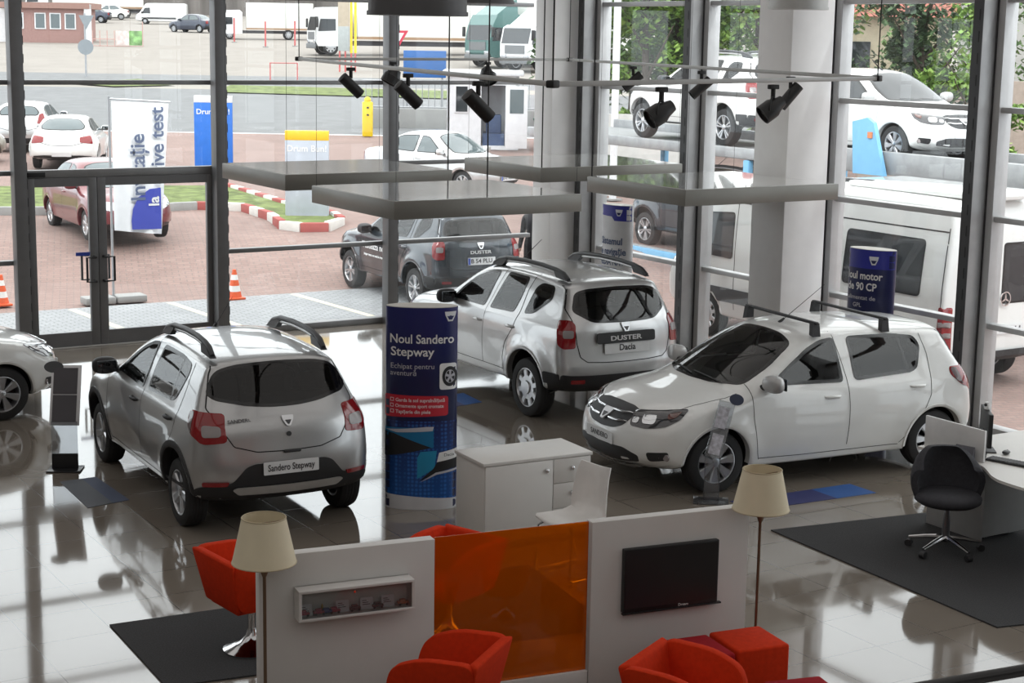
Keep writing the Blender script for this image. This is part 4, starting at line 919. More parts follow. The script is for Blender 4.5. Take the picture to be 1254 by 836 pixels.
def make_plain(kind, name, label, paint, loc, rz, group=None, plate='', h=.036, style='cover', cat='car'):
    root = thing(name, label, cat, group=group); c = Car(kind, root, PAINT[paint](), h, False, False); G = GEN[kind]; sd = (0, 1, 0); wm = solid_win()
    wm = [mat('pale_window', (.10, .13, .14), .04, spec=.9), wm[1]]; bp = black_plastic()
    c.patch('windshield', G['ws'], (.6, 0, .8), wm, frit=.03, sym=True, rnd_=.08)
    for p in G['side']: c.patch('side_window', [(x, 0, z) for x, z in p], sd, wm, frit=.02, mirror=True, rnd_=.05)
    c.patch('rear_window', G['rw'], (-.8, 0, .6), wm, frit=.03, sym=True, rnd_=.07)
    T = c.patch('tail_light', G['tl'], (-.75, .66, 0), red_lens(), off=.008, mirror=True, rnd_=.04)
    H = c.patch('headlight', G['hl'], (.8, .6, .1), mat('headlight_pale', (.45, .47, .5), .08, .6, coat=1), off=.007, mirror=True, rnd_=.05)
    c.patch('grille', G['gr'], (1, 0, 0), bp, off=.006, sym=True)
    s = MB()
    for x in G['seams']: c.strip(s, [(x, 0, 1.3 if x < 2 else 1.0), (x, 0, .8), (x + .03, 0, .35)], sd, mirror=True)
    c.strip(s, [(-.5, .58, .98), (-.6, .56, .72), (-.7, .3, .66), (-.7, 0, .65)], (-1, 0, .1), w=.012, sym=True); s.build('panel_gaps', seam_mat(), root, smooth=0)
    pz, rb = G['pl'][0], G['rb']
    c.patch('rear_bumper_trim', [(-.7, 0, rb[0]), (-.7, .5, rb[0]), (-.6, .78, rb[0] - .03), (-.6, .74, rb[1]), (-.7, 0, rb[1])], (-1, 0, 0), bp, off=.008, sym=True)
    P = sheet(root, 'number_plate', tail_frame(c, 0, pz, .014), .52, .115, plate_mat())
    pM = place_frame(c.hit(np.array([2., 0, .44]), np.array([1., 0, 0]), .004) + np.array([.012, 0, 0]), (0, 1, 0), (0, 0, 1)); P2 = sheet(root, 'number_plate', pM, .52, .115, plate_mat())
    c.patch('lower_grille', [(3.3, 0, .38), (3.3, .6, .37), (3.2, .75, .35), (3.2, .75, .25), (3.3, 0, .24)], (1, 0, 0), bp, off=.006, sym=True)
    if plate:
        letters(P2, plate, pM, .085, mat('plate_ink', (.03, .03, .035), .5), .40, .002)
        sheet(P2, 'country_band', pM @ Matrix.Translation((-.235, 0, .0065)), .045, .10, mat('plate_blue', (.02, .07, .4), .4), .005, .001)
    mirrors(c, *G['mir'], PAINT[paint](), .95); rear_arch(c, PAINT[paint](), .02)
    for x, z in ((G['seams'][0] + .13, .84),): handle(c, x, z, PAINT[paint]())
    c.finish(); add_wheels(root, SPEC[kind], style); root.location = (*loc, ground(*loc)); root.rotation_euler.z = math.radians(rz)
    t = 0.; return root
def copy_car(src, label, loc, rz, paint=None, name=None, group=None, z=None):
    r = dup(src, label, (*loc, ground(*loc) if z is None else z), math.radians(rz), group)
    if name: r.name = name
    if paint:
        for o in r.children:
            if o.type == 'MESH' and any(m in [f() for f in PAINT.values()] for m in o.data.materials if m):
                o.data = o.data.copy(); old = [f() for f in PAINT.values()]
                for i, m in enumerate(o.data.materials):
                    if m in old: o.data.materials[i] = PAINT[paint]()
    return r
# ------------------------------------------------------------ vehicles outside
logan = make_plain('sedan', 'sedan', 'dark red sedan parked nose-in behind the glass door', 'red', (-3.65, 11.92), -91.8, plate='B 41 ADX')
make_plain('coupe', 'hatchback', 'white coupe-like hatchback seen from behind, left of the white banner', 'white', (-.75, 23.0), 66)
make_plain('supermini', 'hatchback', 'silver hatchback with tall red tail lamps behind the white hatchback', 'bright', (-.35, 28.6), 63)
beige = copy_car(logan, 'champagne sedan at the left edge seen through the glass', (-4.9, 25.2), 20, 'beige')
copy_car(logan, 'silver sedan half hidden at the far left behind the champagne sedan', (-3.2, 33.5), 60, 'bright')
silver = copy_car(logan, 'silver sedan behind the suspended panels, windscreen towards the hall', (5.6, 15.2), -70, 'bright')
suv_out = make_suv('suv', 'slate blue suv with white side lettering parked outside the front glass', 'slate', see=True, style='five', plate='B 54 PLU', strip=False, side_text=True)
suv_out.location = (-.3, 1.97, -.195); suv_out.rotation_euler.z = math.radians(88); logan.location.z = .33
# car transporter beyond the right-hand facade
t = thing('car_transporter', 'car transporter with grey decks and light blue ramps outside the right facade', 'truck', (6.3, 0, -.1))
dk = mat('deck_grey', (.33, .34, .35), .5, .4, var=.12); lb = mat('ramp_blue', (.17, .42, .66), .4)
b = MB(); b.bx(-1.15, 1.15, -6.5, 8.5, 2.44, 2.52); b.bx(-1.22, -1.1, -6.5, -.9, 2.36, 2.74, .02); b.bx(-1.2, -1.08, -.9, 8.5, 2.36, 2.56, .02); b.bx(1.1, 1.22, -6.5, 8.5, 2.38, 2.7, .02); b.build('upper_deck', dk, t)
b = MB(); b.bx(-1.15, 1.15, -6.5, 8.5, .26, .34); b.bx(-1.2, -1.1, -6.5, 8.5, .2, .44, .02); b.build('lower_deck', dk, t)
for y in (-6.2, -2.9, .95, 6.6):
    for sx_ in (-1.15, 1.15): b = MB(); b.box(sx_, y, 1.3, .12, .16, 2.1, 0, .02); b.build('post', lb, t)
b = MB(); b.add([(-1.35, -2.75, 2.35), (-1.35, -2.02, 2.35), (-1.35, -1.95, 3.2), (-1.35, -2.3, 3.28), (-1.35, -2.45, 3.2), (-1.27, -2.75, 2.35), (-1.27, -2.02, 2.35), (-1.27, -1.95, 3.2), (-1.27, -2.3, 3.28), (-1.27, -2.45, 3.2)], [(4, 3, 2, 1, 0), (5, 6, 7, 8, 9), (0, 1, 6, 5), (1, 2, 7, 6), (2, 3, 8, 7), (3, 4, 9, 8), (4, 0, 5, 9)]); r_ = b.build('ramp', lb, t)
b = MB(); b.box(-1.36, -2.4, 3.0, .03, .1, .1); b.build('marker_lamp', mat('amber_lens', (.6, .2, .08), .2), r_)
b = MB(); b.bx(-1.3, -1.22, 1.2, 5.0, .10, .42, .02); r_ = b.build('side_guard', lb, t)
b = MB(); b.box(-1.31, 3.9, .27, .03, .1, .06); b.build('marker_lamp', mat('amber_lens', (.6, .2, .08), .2), r_)
for y in (-4.5, -3.4, 7.2):
    for sx_ in (-1, 1):
        ty, ri = wheel_meshes(.34, .215, 'holes'); w_ = link('wheel', ty, t, (sx_ * .95, y, .34)); rr_ = link('rim', ri, w_); w_.rotation_euler = (0, 0, 0 if sx_ < 0 else PI)
suv_up = dup(suv_out, 'white suv riding on the upper deck of the transporter', (6.35, 2.13, 2.43), math.radians(89))
def strip_lettering(r):
    for o in list(r.children):
        if 'side_lettering' in o.name: bpy.data.objects.remove(o)
strip_lettering(suv_up)
for o in suv_up.children:
    if o.name.startswith(('body', 'arch_trim', 'door_handle')):
        o.data = o.data.copy()
        for i, m in enumerate(o.data.materials):
            if m == PAINT['slate'](): o.data.materials[i] = PAINT['white']()
suv_low = dup(suv_out, 'dark suv riding on the lower deck of the transporter', (6.4, 1.95, .25), math.radians(90)); strip_lettering(suv_low)

SPEC['van'] = dict(out=[(-.70, .35, .06), (-.75, .5, .07), (-.76, 1.5, .08), (-.75, 2.3, .09), (-.70, 2.52, .12), (-.45, 2.58, .12), (4.0, 2.58, .14), (4.35, 2.48, .2), (4.7, 2.0, .25), (5.08, 1.36, .25), (5.4, 1.2, .2), (5.58, 1.0, .32), (5.63, .65, .36), (5.58, .38, .34), (5.2, .32, .1), (1.5, .32, .05)],
   n=3.2, r=.34, Rw=.42, wb=4.37, yo=.93, belt=1.4, flare=(.02, .02), wz=[(.2, .92), (.4, .95), (.9, .985), (1.3, .975), (1.7, .94), (2.3, .86), (2.6, .82)], px=[(-.8, .985), (-.3, 1), (4.3, 1), (5.1, .96), (5.7, .88)])
def make_van(name, label, loc, rz, h=.045, glazed=True, cat='van', group=None):
    root = thing(name, label, cat, (*loc, ground(*loc)), math.radians(rz), group); c = Car('van', root, PAINT['white'](), h, False, False); wm = solid_win(); sd = (0, 1, 0); bp = black_plastic(); P0, S0 = c.patch, c.strip; sh_ = lambda pts: [(p[0] + (.7 if p[0] > 2.8 else 0), p[1], p[2]) for p in pts]; c.patch = lambda n_, p_, *a_, **k_: P0(n_, sh_(p_), *a_, **k_); c.strip = lambda m_, p_, *a_, **k_: S0(m_, sh_(p_), *a_, **k_)
    c.patch('windshield', [(4.36, 0, 1.40), (4.3, .75, 1.42), (3.95, .76, 1.95), (3.72, .72, 2.28), (3.7, 0, 2.3)], (.8, 0, .6), wm, frit=.04, sym=True, rnd_=.08)
    c.patch('side_window', [(4.05, 0, 1.30), (3.7, 0, 1.95), (3.05, 0, 2.0), (3.0, 0, 1.28)], sd, wm, frit=.025, mirror=True, rnd_=.08)
    if glazed:
        c.patch('side_window', [(2.6, 0, 1.25), (2.6, 0, 2.02), (1.5, 0, 2.02), (1.5, 0, 1.25)], sd, wm, frit=.03, mirror=True, rnd_=.08)
        c.patch('side_window', [(1.25, 0, 1.25), (1.25, 0, 2.02), (-.28, 0, 2.02), (-.28, 0, 1.25)], sd, wm, frit=.03, mirror=True, rnd_=.08)
        for sg in (1, -1): c.patch('rear_window', [(-1, sg * .06, 1.15), (-1, sg * .06, 1.98), (-1, sg * .70, 1.98), (-1, sg * .78, 1.15)], (-1, 0, 0), wm, frit=.03, rnd_=.06)
    s = MB(); c.strip(s, [(3.0, 0, 2.2), (2.95, 0, 1.2), (2.95, 0, .5)], sd, mirror=True, w=.015); c.strip(s, [(4.15, 0, 1.5), (4.2, 0, 1.0), (4.05, 0, .5)], sd, mirror=True, w=.015); c.strip(s, [(-.66, 0, 2.2), (-.67, 0, .5)], sd, mirror=True, w=.015); c.strip(s, [(-.65, 0, 2.15), (1.4, 0, 2.15), (3.0, 0, 2.15)], sd, mirror=True, w=.02)
    c.strip(s, [(-1, .015, 2.3), (-1, .015, .5)], (-1, 0, 0), w=.02); s.build('panel_gaps', seam_mat(), root, smooth=0)
    c.patch('side_moulding', [(4.05, 0, .82), (4.05, 0, .60), (.55, 0, .60), (.55, 0, .82)], sd, mat('grey_moulding', (.06, .06, .065), .6), off=.015, mirror=True, rnd_=.02)
    T = c.patch('tail_light', [(-.60, .9, 1.16), (-.72, .80, 1.16), (-.72, .80, .55), (-.60, .93, .55)], (-.5, .87, 0), red_lens(), off=.012, mirror=True, rnd_=.03)
    for z in (.78, .92): c.patch('reversing_lens', [(-.62, .9, z + .04), (-.71, .82, z + .04), (-.71, .82, z - .03), (-.62, .9, z - .03)], (-.5, .87, 0), clear_lens(), off=.035, mirror=T[1], parent=T[0], rnd_=.01)
    c.patch('headlight', [(4.7, .5, 1.02), (4.5, .86, 1.12), (4.6, .86, .85), (4.8, .6, .78)], (.8, .6, .2), mat('headlight_pale', (.45, .47, .5), .08, .6, coat=1), mirror=True, rnd_=.05)
    c.patch('grille', [(4.8, 0, .95), (4.8, .45, .95), (4.8, .4, .72), (4.8, 0, .70)], (1, 0, 0), bp, sym=True)
    c.patch('rear_bumper', [(-1, 0, .52), (-1, .9, .52), (-1, .9, .36), (-1, 0, .36)], (-1, 0, 0), bp, off=.04, sym=True)
    mirrors(c, 4.7, 1.12, 1.40, bp, 1.3); handle(c, 3.85, 1.08, bp)
    if glazed:
        M = tail_frame(c, -.25, .80, .02); P = sheet(root, 'number_plate', M, .52, .12, plate_mat()); letters(P, 'HH H', M, .09, mat('plate_ink', (.03, .03, .035), .5), .4, .002)
        M = tail_frame(c, -.12, 1.22, .02); b = MB(); b.lathe([(.10, 0), (.10, .012), (.085, .012), (.085, 0)], 28, close=True)
        for a in (90, 210, 330): b.box(0, 0, .006, .02, .16, .01, 0) if False else b.add([(0.018 * math.cos(math.radians(a + 90)), .018 * math.sin(math.radians(a + 90)), .01), (.018 * math.cos(math.radians(a - 90)), .018 * math.sin(math.radians(a - 90)), .01), (.09 * math.cos(math.radians(a)), .09 * math.sin(math.radians(a)), .01)], [(0, 1, 2)])
        xf(b, M); b.build('badge', chrome(), root)
        b = MB(); b.box(.4, 0, 2.62, 2.6, 1.1, .12, 0, .05); b.build('roof_hatch', PAINT['white'](), root); b = MB(); b.tube([(1.2, .5, 2.66), (2.6, .55, 2.62)], .03, 6); b.build('roof_seam', mat('rail_dark', (.05, .052, .056), .45), root)
    rear_arch(c, PAINT['white'](), .03); c.finish(); add_wheels(root, SPEC['van'], 'holes', .215); return root
van = make_van('van', 'white passenger van with dark windows close outside the right facade', (2.72, -6.62), 90)
far_van = make_van('van', 'white panel van far off at the top of the gravel lot', (42.6, 129.3), 152, .07, False); far_van.scale = (.74,) * 3

def truck(label, loc, rz, cab, box_len, box_h=2.7, hi=False, cabh=2.9, sc=1.0):
    t = thing('truck', label, 'truck', (*loc, ground(*loc)), math.radians(rz)); pc = cab
    b = MB(); w_ = 1.22; prof = [(0, .55), (2.1, .55), (2.25, .8), (2.25, 1.5), (2.05, 2.35), (1.75, cabh), (.25, cabh + .05), (0, cabh - .2)]
    k = len(prof); b.add([(x, -w_, z) for x, z in prof] + [(x, w_, z) for x, z in prof], [tuple(range(k)), tuple(range(k, 2 * k))[::-1]] + [(i, i + k, (i + 1) % k + k, (i + 1) % k) for i in range(k)]); b.build('cab', pc, t, smooth=0)
    dw = solid_win()[0]; b = MB(); b.add([(2.265, -1.1, 1.5), (2.265, 1.1, 1.5), (2.07, 1.1, 2.33), (2.07, -1.1, 2.33)], [(0, 1, 2, 3)]); b.build('windshield', dw, t)
    for sg in (-1, 1):
        b = MB(); b.add([(2.1, sg * 1.235, 1.45), (1.95, sg * 1.235, 2.2), (1.0, sg * 1.235, 2.2), (1.0, sg * 1.235, 1.5)], [(0, 1, 2, 3)]); b.build('side_window', dw, t)
        b = MB(); b.box(2.2, sg * 1.42, 1.95, .12, .2, .55, 0, .03); b.build('mirror', black_plastic(), t)
        b = MB(); b.box(2.27, sg * .9, .8, .05, .4, .2, 0, .02); b.build('headlight', mat('headlight_pale', (.45, .47, .5), .08, .6, coat=1), t)
    b = MB(); b.bx(2.24, 2.28, -.8, .8, .95, 1.4); b.bx(2.2, 2.32, -1.2, 1.2, .4, .7, .03); b.build('grille', mat('truck_grille', (.16, .17, .18), .5), t)
    if hi:
        b = MB(); b.add([(.2, -1.05, cabh), (1.7, -1.05, cabh), (.3, -1.05, cabh + .95), (.2, 1.05, cabh), (1.7, 1.05, cabh), (.3, 1.05, cabh + .95)], [(0, 1, 2), (3, 5, 4), (1, 4, 5, 2), (0, 2, 5, 3)]); b.build('roof_spoiler', pc, t, smooth=0)
    b = MB(); b.bx(-box_len - .5, 1.2, -.5, .5, .6, .9); b.build('chassis', mat('chassis_grey', (.09, .09, .1), .7), t)
    if box_len:
        b = MB(); b.bx(-box_len - .4, -.4, -1.25, 1.25, 1.1, 1.1 + box_h, .03, 0); b.bx(-box_len - .4, -.4, -1.26, 1.26, 1.0, 1.16, 0, 1); b.build('box_body', [mat('box_cream', (.80, .80, .76), .6, var=.02), mat('box_trim', (.35, .22, .13), .6)], t)
    ty, ri = wheel_meshes(.5, .3, 'holes')
    for x in ([1.3] + ([-box_len * .72, -box_len * .72 - 1.1] if box_len > 7 else [-box_len * .6 - .6] if box_len else [-2.])):
        for sg in (1, -1): w_2 = link('wheel', ty, t, (x, sg * 1.05, .5)); link('rim', ri, w_2); w_2.rotation_euler = (0, 0, 0 if sg > 0 else PI)
    t.scale = (sc,) * 3; return t
tw = mat('truck_white', (.74, .75, .76), .35, coat=.5); tg = mat('truck_teal', (.06, .17, .16), .35, coat=.5)
truck('white articulated truck with a long cream trailer, cab at its left', (32.55, 73.85), 168, tw, 13)
truck('white box truck with a cream body left of the long trailer', (35.0, 96.5), 158, tw, 6.8, 2.6, sc=.72)
truck('teal truck cab nosing out behind the corner column', (36.6, 61.0), 185, tg, 2.6, 2.6, True)
truck('white truck cab with roof spoiler right of the teal truck', (36.6, 57.2), 190, tw, 6, 2.2, True, 2.5)
truck('white box truck parked behind the brick gatehouse', (37.0, 152), 160, tw, 9, 3.2)
far1 = copy_car(logan, 'dark sedan parked by the far white van', (36.6, 133.8), 150, 'navy')
copy_car(logan, 'white sedan between the dark sedan and the far white van', (41.5, 143), 160, 'white')
copy_car(logan, 'dark blue car half hidden by the mullion at the lot edge', (37.0, 109.0), 120, 'navy')

# ------------------------------------------------------------ street furniture and buildings
def cone(label, x, y):
    t = thing('traffic_cone', label, 'traffic cone', (x, y, ground(x, y) + .015), 0, None); O_ = mat('cone_orange', (.72, .12, .04), .5); W_ = mat('cone_white', (.8, .8, .78), .5)
    b = MB(); b.box(0, 0, .02, .30, .30, .04, 0, .012); b.build('base', O_, t)
    rr_ = lambda z: .125 - .095 * (z - .04) / .48; zs = [.04, .14, .24, .34, .43, .52]
    for i in range(5): b = MB(); b.lathe([(rr_(zs[i]), zs[i]), (rr_(zs[i + 1]), zs[i + 1])], 20); b.build('band', W_ if i in (1, 3) else O_, t)
    return t
cone('orange and white cone right of the door, outside', -3.52, 4.2); cone('orange and white cone at the far left edge, outside', -7.28, 5.2)
# banner on its pole
t = thing('banner', 'white vertical banner with a blue disc on a pole outside the door', 'banner', (-5.5, 4.75, ground(-5.5, 4.75)))
pm_ = mat('pole_grey', (.42, .43, .45), .4, .7)
b = MB(); b.tube([(0, 0, 0), (0, 0, 3.5)], .022, 10); b.build('pole', pm_, t); b = MB(); b.tube([(0, 0, 3.46), (1.08, 0, 3.40)], .014, 8); b.build('arm', pm_, t)
for x in (-.27, .28): b = MB(); b.box(x, 0, .07, .52, .36, .12, 0, .02); b.build('base', CONC, t)
b = MB(); n = 24
for i in range(n + 1):
    u = i / n; zb = 1.24 - .1 * u
    for j in range(21):
        v = j / 20; yy = .035 * math.sin(u * 15) * (1 - v) ** 1.2 + .02 * math.sin(u * 6 + 1); b.v.append((.05 + (1.0 - .16 * (1 - v)) * u, yy, zb + (3.42 - .05 * u - zb) * v))
for i in range(n):
    for j in range(20): b.f.append((i * 21 + j, i * 21 + 21 + j, i * 21 + 22 + j, i * 21 + j + 1)); b.m.append(0)
cl = b.build('cloth', mat('banner_white', (.86, .87, .90), .8, var=.03), t)
nv = mat('banner_ink', (.10, .13, .22), .7)
for s_, x, z, sz in (('Invitație', .47, 2.30, .36), ('drive test', .82, 2.66, .34)):
    q = text_mb(s_, sz, .001, .006); xf(q, place_frame((x, -.06, z), (0, 0, 1), (-1, 0, 0))); q.build('lettering', nv, cl, smooth=0)
b = MB(); pts = [(.86, 1.24), (.86, 1.95), (.66, 1.93), (.46, 1.80), (.36, 1.6), (.33, 1.4), (.34, 1.25)]; b.add([(x, -.055, z) for x, z in pts], [tuple(range(len(pts)))[::-1]]); b.build('blue_disc', mat('banner_blue', (.05, .07, .42), .7), cl)
q = text_mb('la', .26, .001, .006); xf(q, place_frame((.74, -.062, 1.72), (0, 0, 1), (-1, 0, 0))); q.build('lettering', mat('vinyl_white', (.8, .8, .8), .5), cl, smooth=0)
# road-side totems
def totem(label, x, y, w_, h_, cols, txt, size, tcol, tz, rz, zb=0., base=False):
    t = thing('totem_sign', label, 'sign', (x, y, ground(x, y)), rz); z = h_
    for nm, hh, c_ in cols: b = MB(); b.bx(-w_ / 2, w_ / 2, -.12, .12, z - hh, z, .006); b.build(nm, c_, t); z -= hh
    q = text_mb(txt, size, .001, .003); xf(q, place_frame((0, -.125, tz), (1, 0, 0), (0, 0, 1))); q.build('lettering', tcol, t, smooth=0)
    if base: b = MB(); b.bx(-w_ / 2 + .03, w_ / 2 - .03, -.16, .16, 0, .09, .01); b.build('base', CONC, t)
    return t
vw = mat('vinyl_white', (.8, .8, .8), .5)
totem('grey totem sign with a yellow cap on the grass island', .67, 10.3, .93, 1.9, [('cap', .20, mat('sign_yellow', (.85, .52, .02), .5)), ('panel', 1.62, mat('sign_grey', (.46, .50, .57), .5))], 'Drum Bun!', .19, vw, 1.52, -.5, base=True)
totem('tall blue totem sign with a white cap seen beside the mullion', 2.62, 20.6, 1.02, 2.05, [('cap', .18, mat('cap_white', (.75, .76, .78), .5)), ('panel', 1.87, mat('sign_blue2', (.02, .16, .62), .5))], 'Drum Bun!', .2, vw, 1.62, -.45)
# round sign on a post, yellow hydrant post, give-way sign
t = thing('road_sign', 'round grey road sign on a thin post by the road', 'road sign', (11.9, 61.0, ground(11.9, 61)), -.2)
b = MB(); b.tube([(0, 0, 0), (0, 0, 3.1)], .05, 8); b.build('post', pm_, t); b = MB(); b.lathe([(.38, -.02), (.38, .02)], 28, (0, -.07, 1.45), 'Y'); b.build('sign_disc', mat('sign_back', (.28, .31, .34), .6), t); b = MB(); b.add([(-.3, -.06, 3.0), (.45, -.06, 3.0), (.05, -.06, 2.3)], [(0, 1, 2)]); b.build('sign_triangle', mat('sign_back', (.28, .31, .34), .6), t)
t = thing('give_way_sign', 'red and white inverted triangle sign behind the second mullion', 'road sign', (19.4, 41.9, ground(19.4, 41.9)), -.5)
b = MB(); b.tube([(0, 0, 0), (0, 0, 3.0)], .04, 8); b.build('post', pm_, t); b = MB(); b.prism([(-.45, 0), (.45, 0), (0, -.78)], 0, .03, 0); b.prism([(-.27, -.1), (.27, -.1), (0, -.57)], .03, .035, 1); xf(b, place_frame((0, -.08, 3.05), (1, 0, 0), (0, 0, 1))); b.build('sign_triangle', [mat('sign_red', (.6, .04, .08), .5), mat('cap_white', (.75, .76, .78), .5)], t)
t = thing('yellow_post', 'yellow service post with a rounded top by the low wall', 'post', (12.0, 30.0, ground(12, 30)), -.4)
b = MB(); b.box(0, 0, .6, .36, .26, 1.2, 0, .04); b.build('body', mat('post_yellow', (.85, .62, .02), .5), t); b = ell(0, 0, 1.26, .12, .1, .11, 10); b.build('cap', mat('post_yellow', (.85, .62, .02), .5), t)
for z in (.75, 1.0): b = MB(); b.box(0, -.14, z, .08, .03, .06, 0, .01); b.build('socket', black_plastic(), t)
# kiosk, bin, low wall, board
t = thing('kiosk', 'white gatekeeper kiosk with an open door across the forecourt', 'kiosk', (13.1, 24.0, ground(13.1, 24)), math.radians(-31))
kw = mat('kiosk_white', (.72, .73, .76), .5)
b = MB(); b.bx(-1.15, 1.15, 0, 2.0, 0, .12); b.bx(-1.15, -1.05, 0, 2, .1, 2.35); b.bx(1.05, 1.15, 0, 2, .1, 2.35); b.bx(-1.15, 1.15, 1.9, 2, .1, 2.35); b.bx(-1.15, -.05, 0, .1, .1, 2.35); b.bx(.72, 1.15, 0, .1, .1, 2.35); b.bx(-.05, .72, 0, .1, 2.05, 2.35); b.build('wall', kw, t)
b = MB(); b.bx(-1.3, 1.3, -.15, 2.15, 2.35, 2.5, .03); b.build('roof', kw, t)
b = MB(); b.bx(-.9, -.45, -.03, 0, 1.15, 2.05, .01, 0); b.bx(-.86, -.49, -.035, -.03, 1.2, 2.0, 0, 1); b.build('window', [kw, solid_win()[0]], t)
b = MB(); b.bx(.74, 1.42, -.75, -.70, .1, 2.05, .01, 0); b.bx(.86, 1.30, -.76, -.69, 1.2, 1.95, 0, 1); b.build('door', [kw, mat('pale_window', (.10, .13, .14), .04, spec=.9)], t)
b = MB(); b.bx(0, .7, .3, 1.7, .12, .5); b.bx(.1, .6, .4, .9, .5, 1.1, .05); b.build('chair', mat('kiosk_blue', (.05, .09, .2), .7), t)
t = thing('wheelie_bin', 'dark green wheelie bin beside the white kiosk', 'bin', (14.75, 22.95, ground(14.75, 22.95)), math.radians(-31)); gb = mat('bin_green', (.025, .07, .045), .5)
b = MB(); b.add([(-.24, -.28, .06), (.24, -.28, .06), (.24, .28, .06), (-.24, .28, .06), (-.31, -.36, .98), (.31, -.36, .98), (.31, .36, .98), (-.31, .36, .98)], [(0, 1, 5, 4), (1, 2, 6, 5), (2, 3, 7, 6), (3, 0, 4, 7), (3, 2, 1, 0)]); b.build('body', gb, t); b = MB(); b.box(0, 0, 1.01, .68, .78, .07, 0, .025); b.build('lid', gb, t)
for sg in (-1, 1): b = MB(); b.cyl((sg * .2, .3, .09), (sg * .27, .3, .09), .09, n=14); b.build('wheel', black_plastic(), t)
b = MB()
for (x0, y0), (x1, y1) in (((13.4, 33.2), (20.5, 28.8)),):
    L_ = math.hypot(x1 - x0, y1 - y0); b.box((x0 + x1) / 2, (y0 + y1) / 2, ground((x0 + x1) / 2, (y0 + y1) / 2) + .25, L_, .3, .9, math.atan2(y1 - y0, x1 - x0), .03)
tag(b.build('low_wall', CONC), 'low grey concrete wall behind the yellow post', 'wall')
t = thing('railing', 'grey bar railing standing on the low concrete wall', 'railing', (13.4, 33.2, ground(13.4, 33.2) + .55), math.atan2(-4.4, 7.1))
b = MB(); b.tube([(0, 0, 1.15), (8.3, 0, 1.15)], .03, 6); b.tube([(0, 0, .2), (8.3, 0, .2)], .03, 6); b.build('rail', pm_, t); b = MB(); [b.tube([(.12 + k * .23, 0, .0), (.12 + k * .23, 0, 1.15)], .016, 5) for k in range(36)]; b.build('bars', pm_, t)
t = thing('notice_board', 'blue notice board behind the railing', 'board', (16.2, 33.6, ground(16.2, 33.6)), math.radians(-31))
b = MB(); b.bx(-.8, .8, -.03, .03, 1.7, 2.7, .01); b.build('panel', mat('board_blue', (.03, .14, .42), .5), t); b = MB(); b.bx(-.7, -.62, .03, .1, -.2, 1.7); b.bx(.62, .7, .03, .1, -.2, 1.7); b.build('posts', pm_, t)
# brick gatehouse and fence at the top of the lot
t = thing('gatehouse', 'small brick gatehouse with white windows at the top left', 'building', (19.2, 92.6, ground(19.2, 92.6)), math.radians(-28)); t.scale = (1, 1, .86)
bk = mat('gatehouse_brick', (.36, .22, .20), .9, var=.1, scale=8); b = MB(); b.bx(-2.6, 2.6, 0, 4, -.3, 2.7, 0); b.build('wall', bk, t); b = MB(); b.bx(-3.0, 3.0, -.35, 4.3, 2.65, 3.1); b.build('roof', mat('gatehouse_roof', (.33, .20, .17), .9), t)
for x, w_ in ((-1.9, .9), (-.35, .75), (.65, .75), (1.65, .75)):
    b = MB(); b.bx(x - w_ / 2, x + w_ / 2, -.06, 0, 1.05, 2.3, 0, 0); b.bx(x - w_ / 2 + .08, x + w_ / 2 - .08, -.07, -.06, 1.13, 2.22, 0, 1); b.build('window', [mat('cap_white', (.75, .76, .78), .5), mat('pale_window', (.10, .13, .14), .04, spec=.9)], t)
b = MB(); b.bx(2.62, 3.0, -.3, .3, -.2, 3); b.bx(-4.5, -2.7, .5, .8, -.2, 2.6); b.build('pier', mat('cap_white', (.75, .76, .78), .5), t)
t = thing('fence', 'low rail fence with a red, white and green panel beside the gatehouse', 'fence', (20.6, 87.0, ground(20.6, 87)), math.radians(-13)); t.scale = (.52, .52, .55); rp = mat('fence_pink', (.55, .33, .30), .7)
for x in (0, .9, 1.8, 2.7, 6.2): b = MB(); b.tube([(x, 0, 0), (x, 0, 1.9 if x < 6 else 3)], .05, 6); b.build('post', rp, t)
b = MB(); b.tube([(0, 0, .9), (6.2, 0, .9)], .04, 6); b.tube([(0, 0, .1), (6.2, 0, .1)], .04, 6); b.build('rail', rp, t)
b = MB(); b.bx(2.9, 4.5, -.06, -.02, .2, 1.9, 0, 0); b.bx(4.5, 6.1, -.06, -.02, .2, 1.9, 0, 1); b.build('panel', [mat('panel_pale', (.72, .6, .58), .7, var=.2, scale=2), mat('panel_green', (.22, .42, .15), .7, var=.6, scale=1.2)], t)
t = thing('barrier', 'red tubular frame of two posts and a rail on the grass verge', 'barrier', (19.6, 55.9, ground(19.6, 55.9)), math.atan2(-.4, 1.28)); pr_ = mat('post_red', (.55, .12, .12), .6)
for x in (0, 1.35): b = MB(); b.tube([(x, 0, 0), (x, 0, .86)], .03, 8); b.build('post', pr_, t)
b = MB(); b.tube([(0, 0, .84), (1.35, 0, .84)], .022, 8); b.build('rail', pr_, t)
t = thing('sign_pillar', 'tall beige and yellow pillar on red legs in front of the white articulated truck', 'pillar', (25.9, 60.1, ground(25.9, 60.1)), math.radians(-31))
b = MB(); b.bx(-.5, .10, -.1, .1, 1.2, 5.2, .02, 0); b.bx(-.5, .10, -.11, .11, 1.1, 2.4, .02, 1); b.build('panel', [mat('pillar_beige', (.52, .44, .34), .7), mat('pillar_grey', (.42, .45, .45), .7)], t)
for x in (.2, .42): b = MB(); b.tube([(x, 0, 1.0), (x, 0, 5.2)], .07, 10); b.build('tube', mat('post_yellow', (.85, .62, .02), .5), t)
for x in (-.42, -.12, .2, .42): b = MB(); b.tube([(x, 0, 0), (x, 0, 1.2)], .045, 8); b.build('leg', pr_, t)
POSTS = ((32.1, 91.0), (31.2, 83.4), (33.7, 84.2))
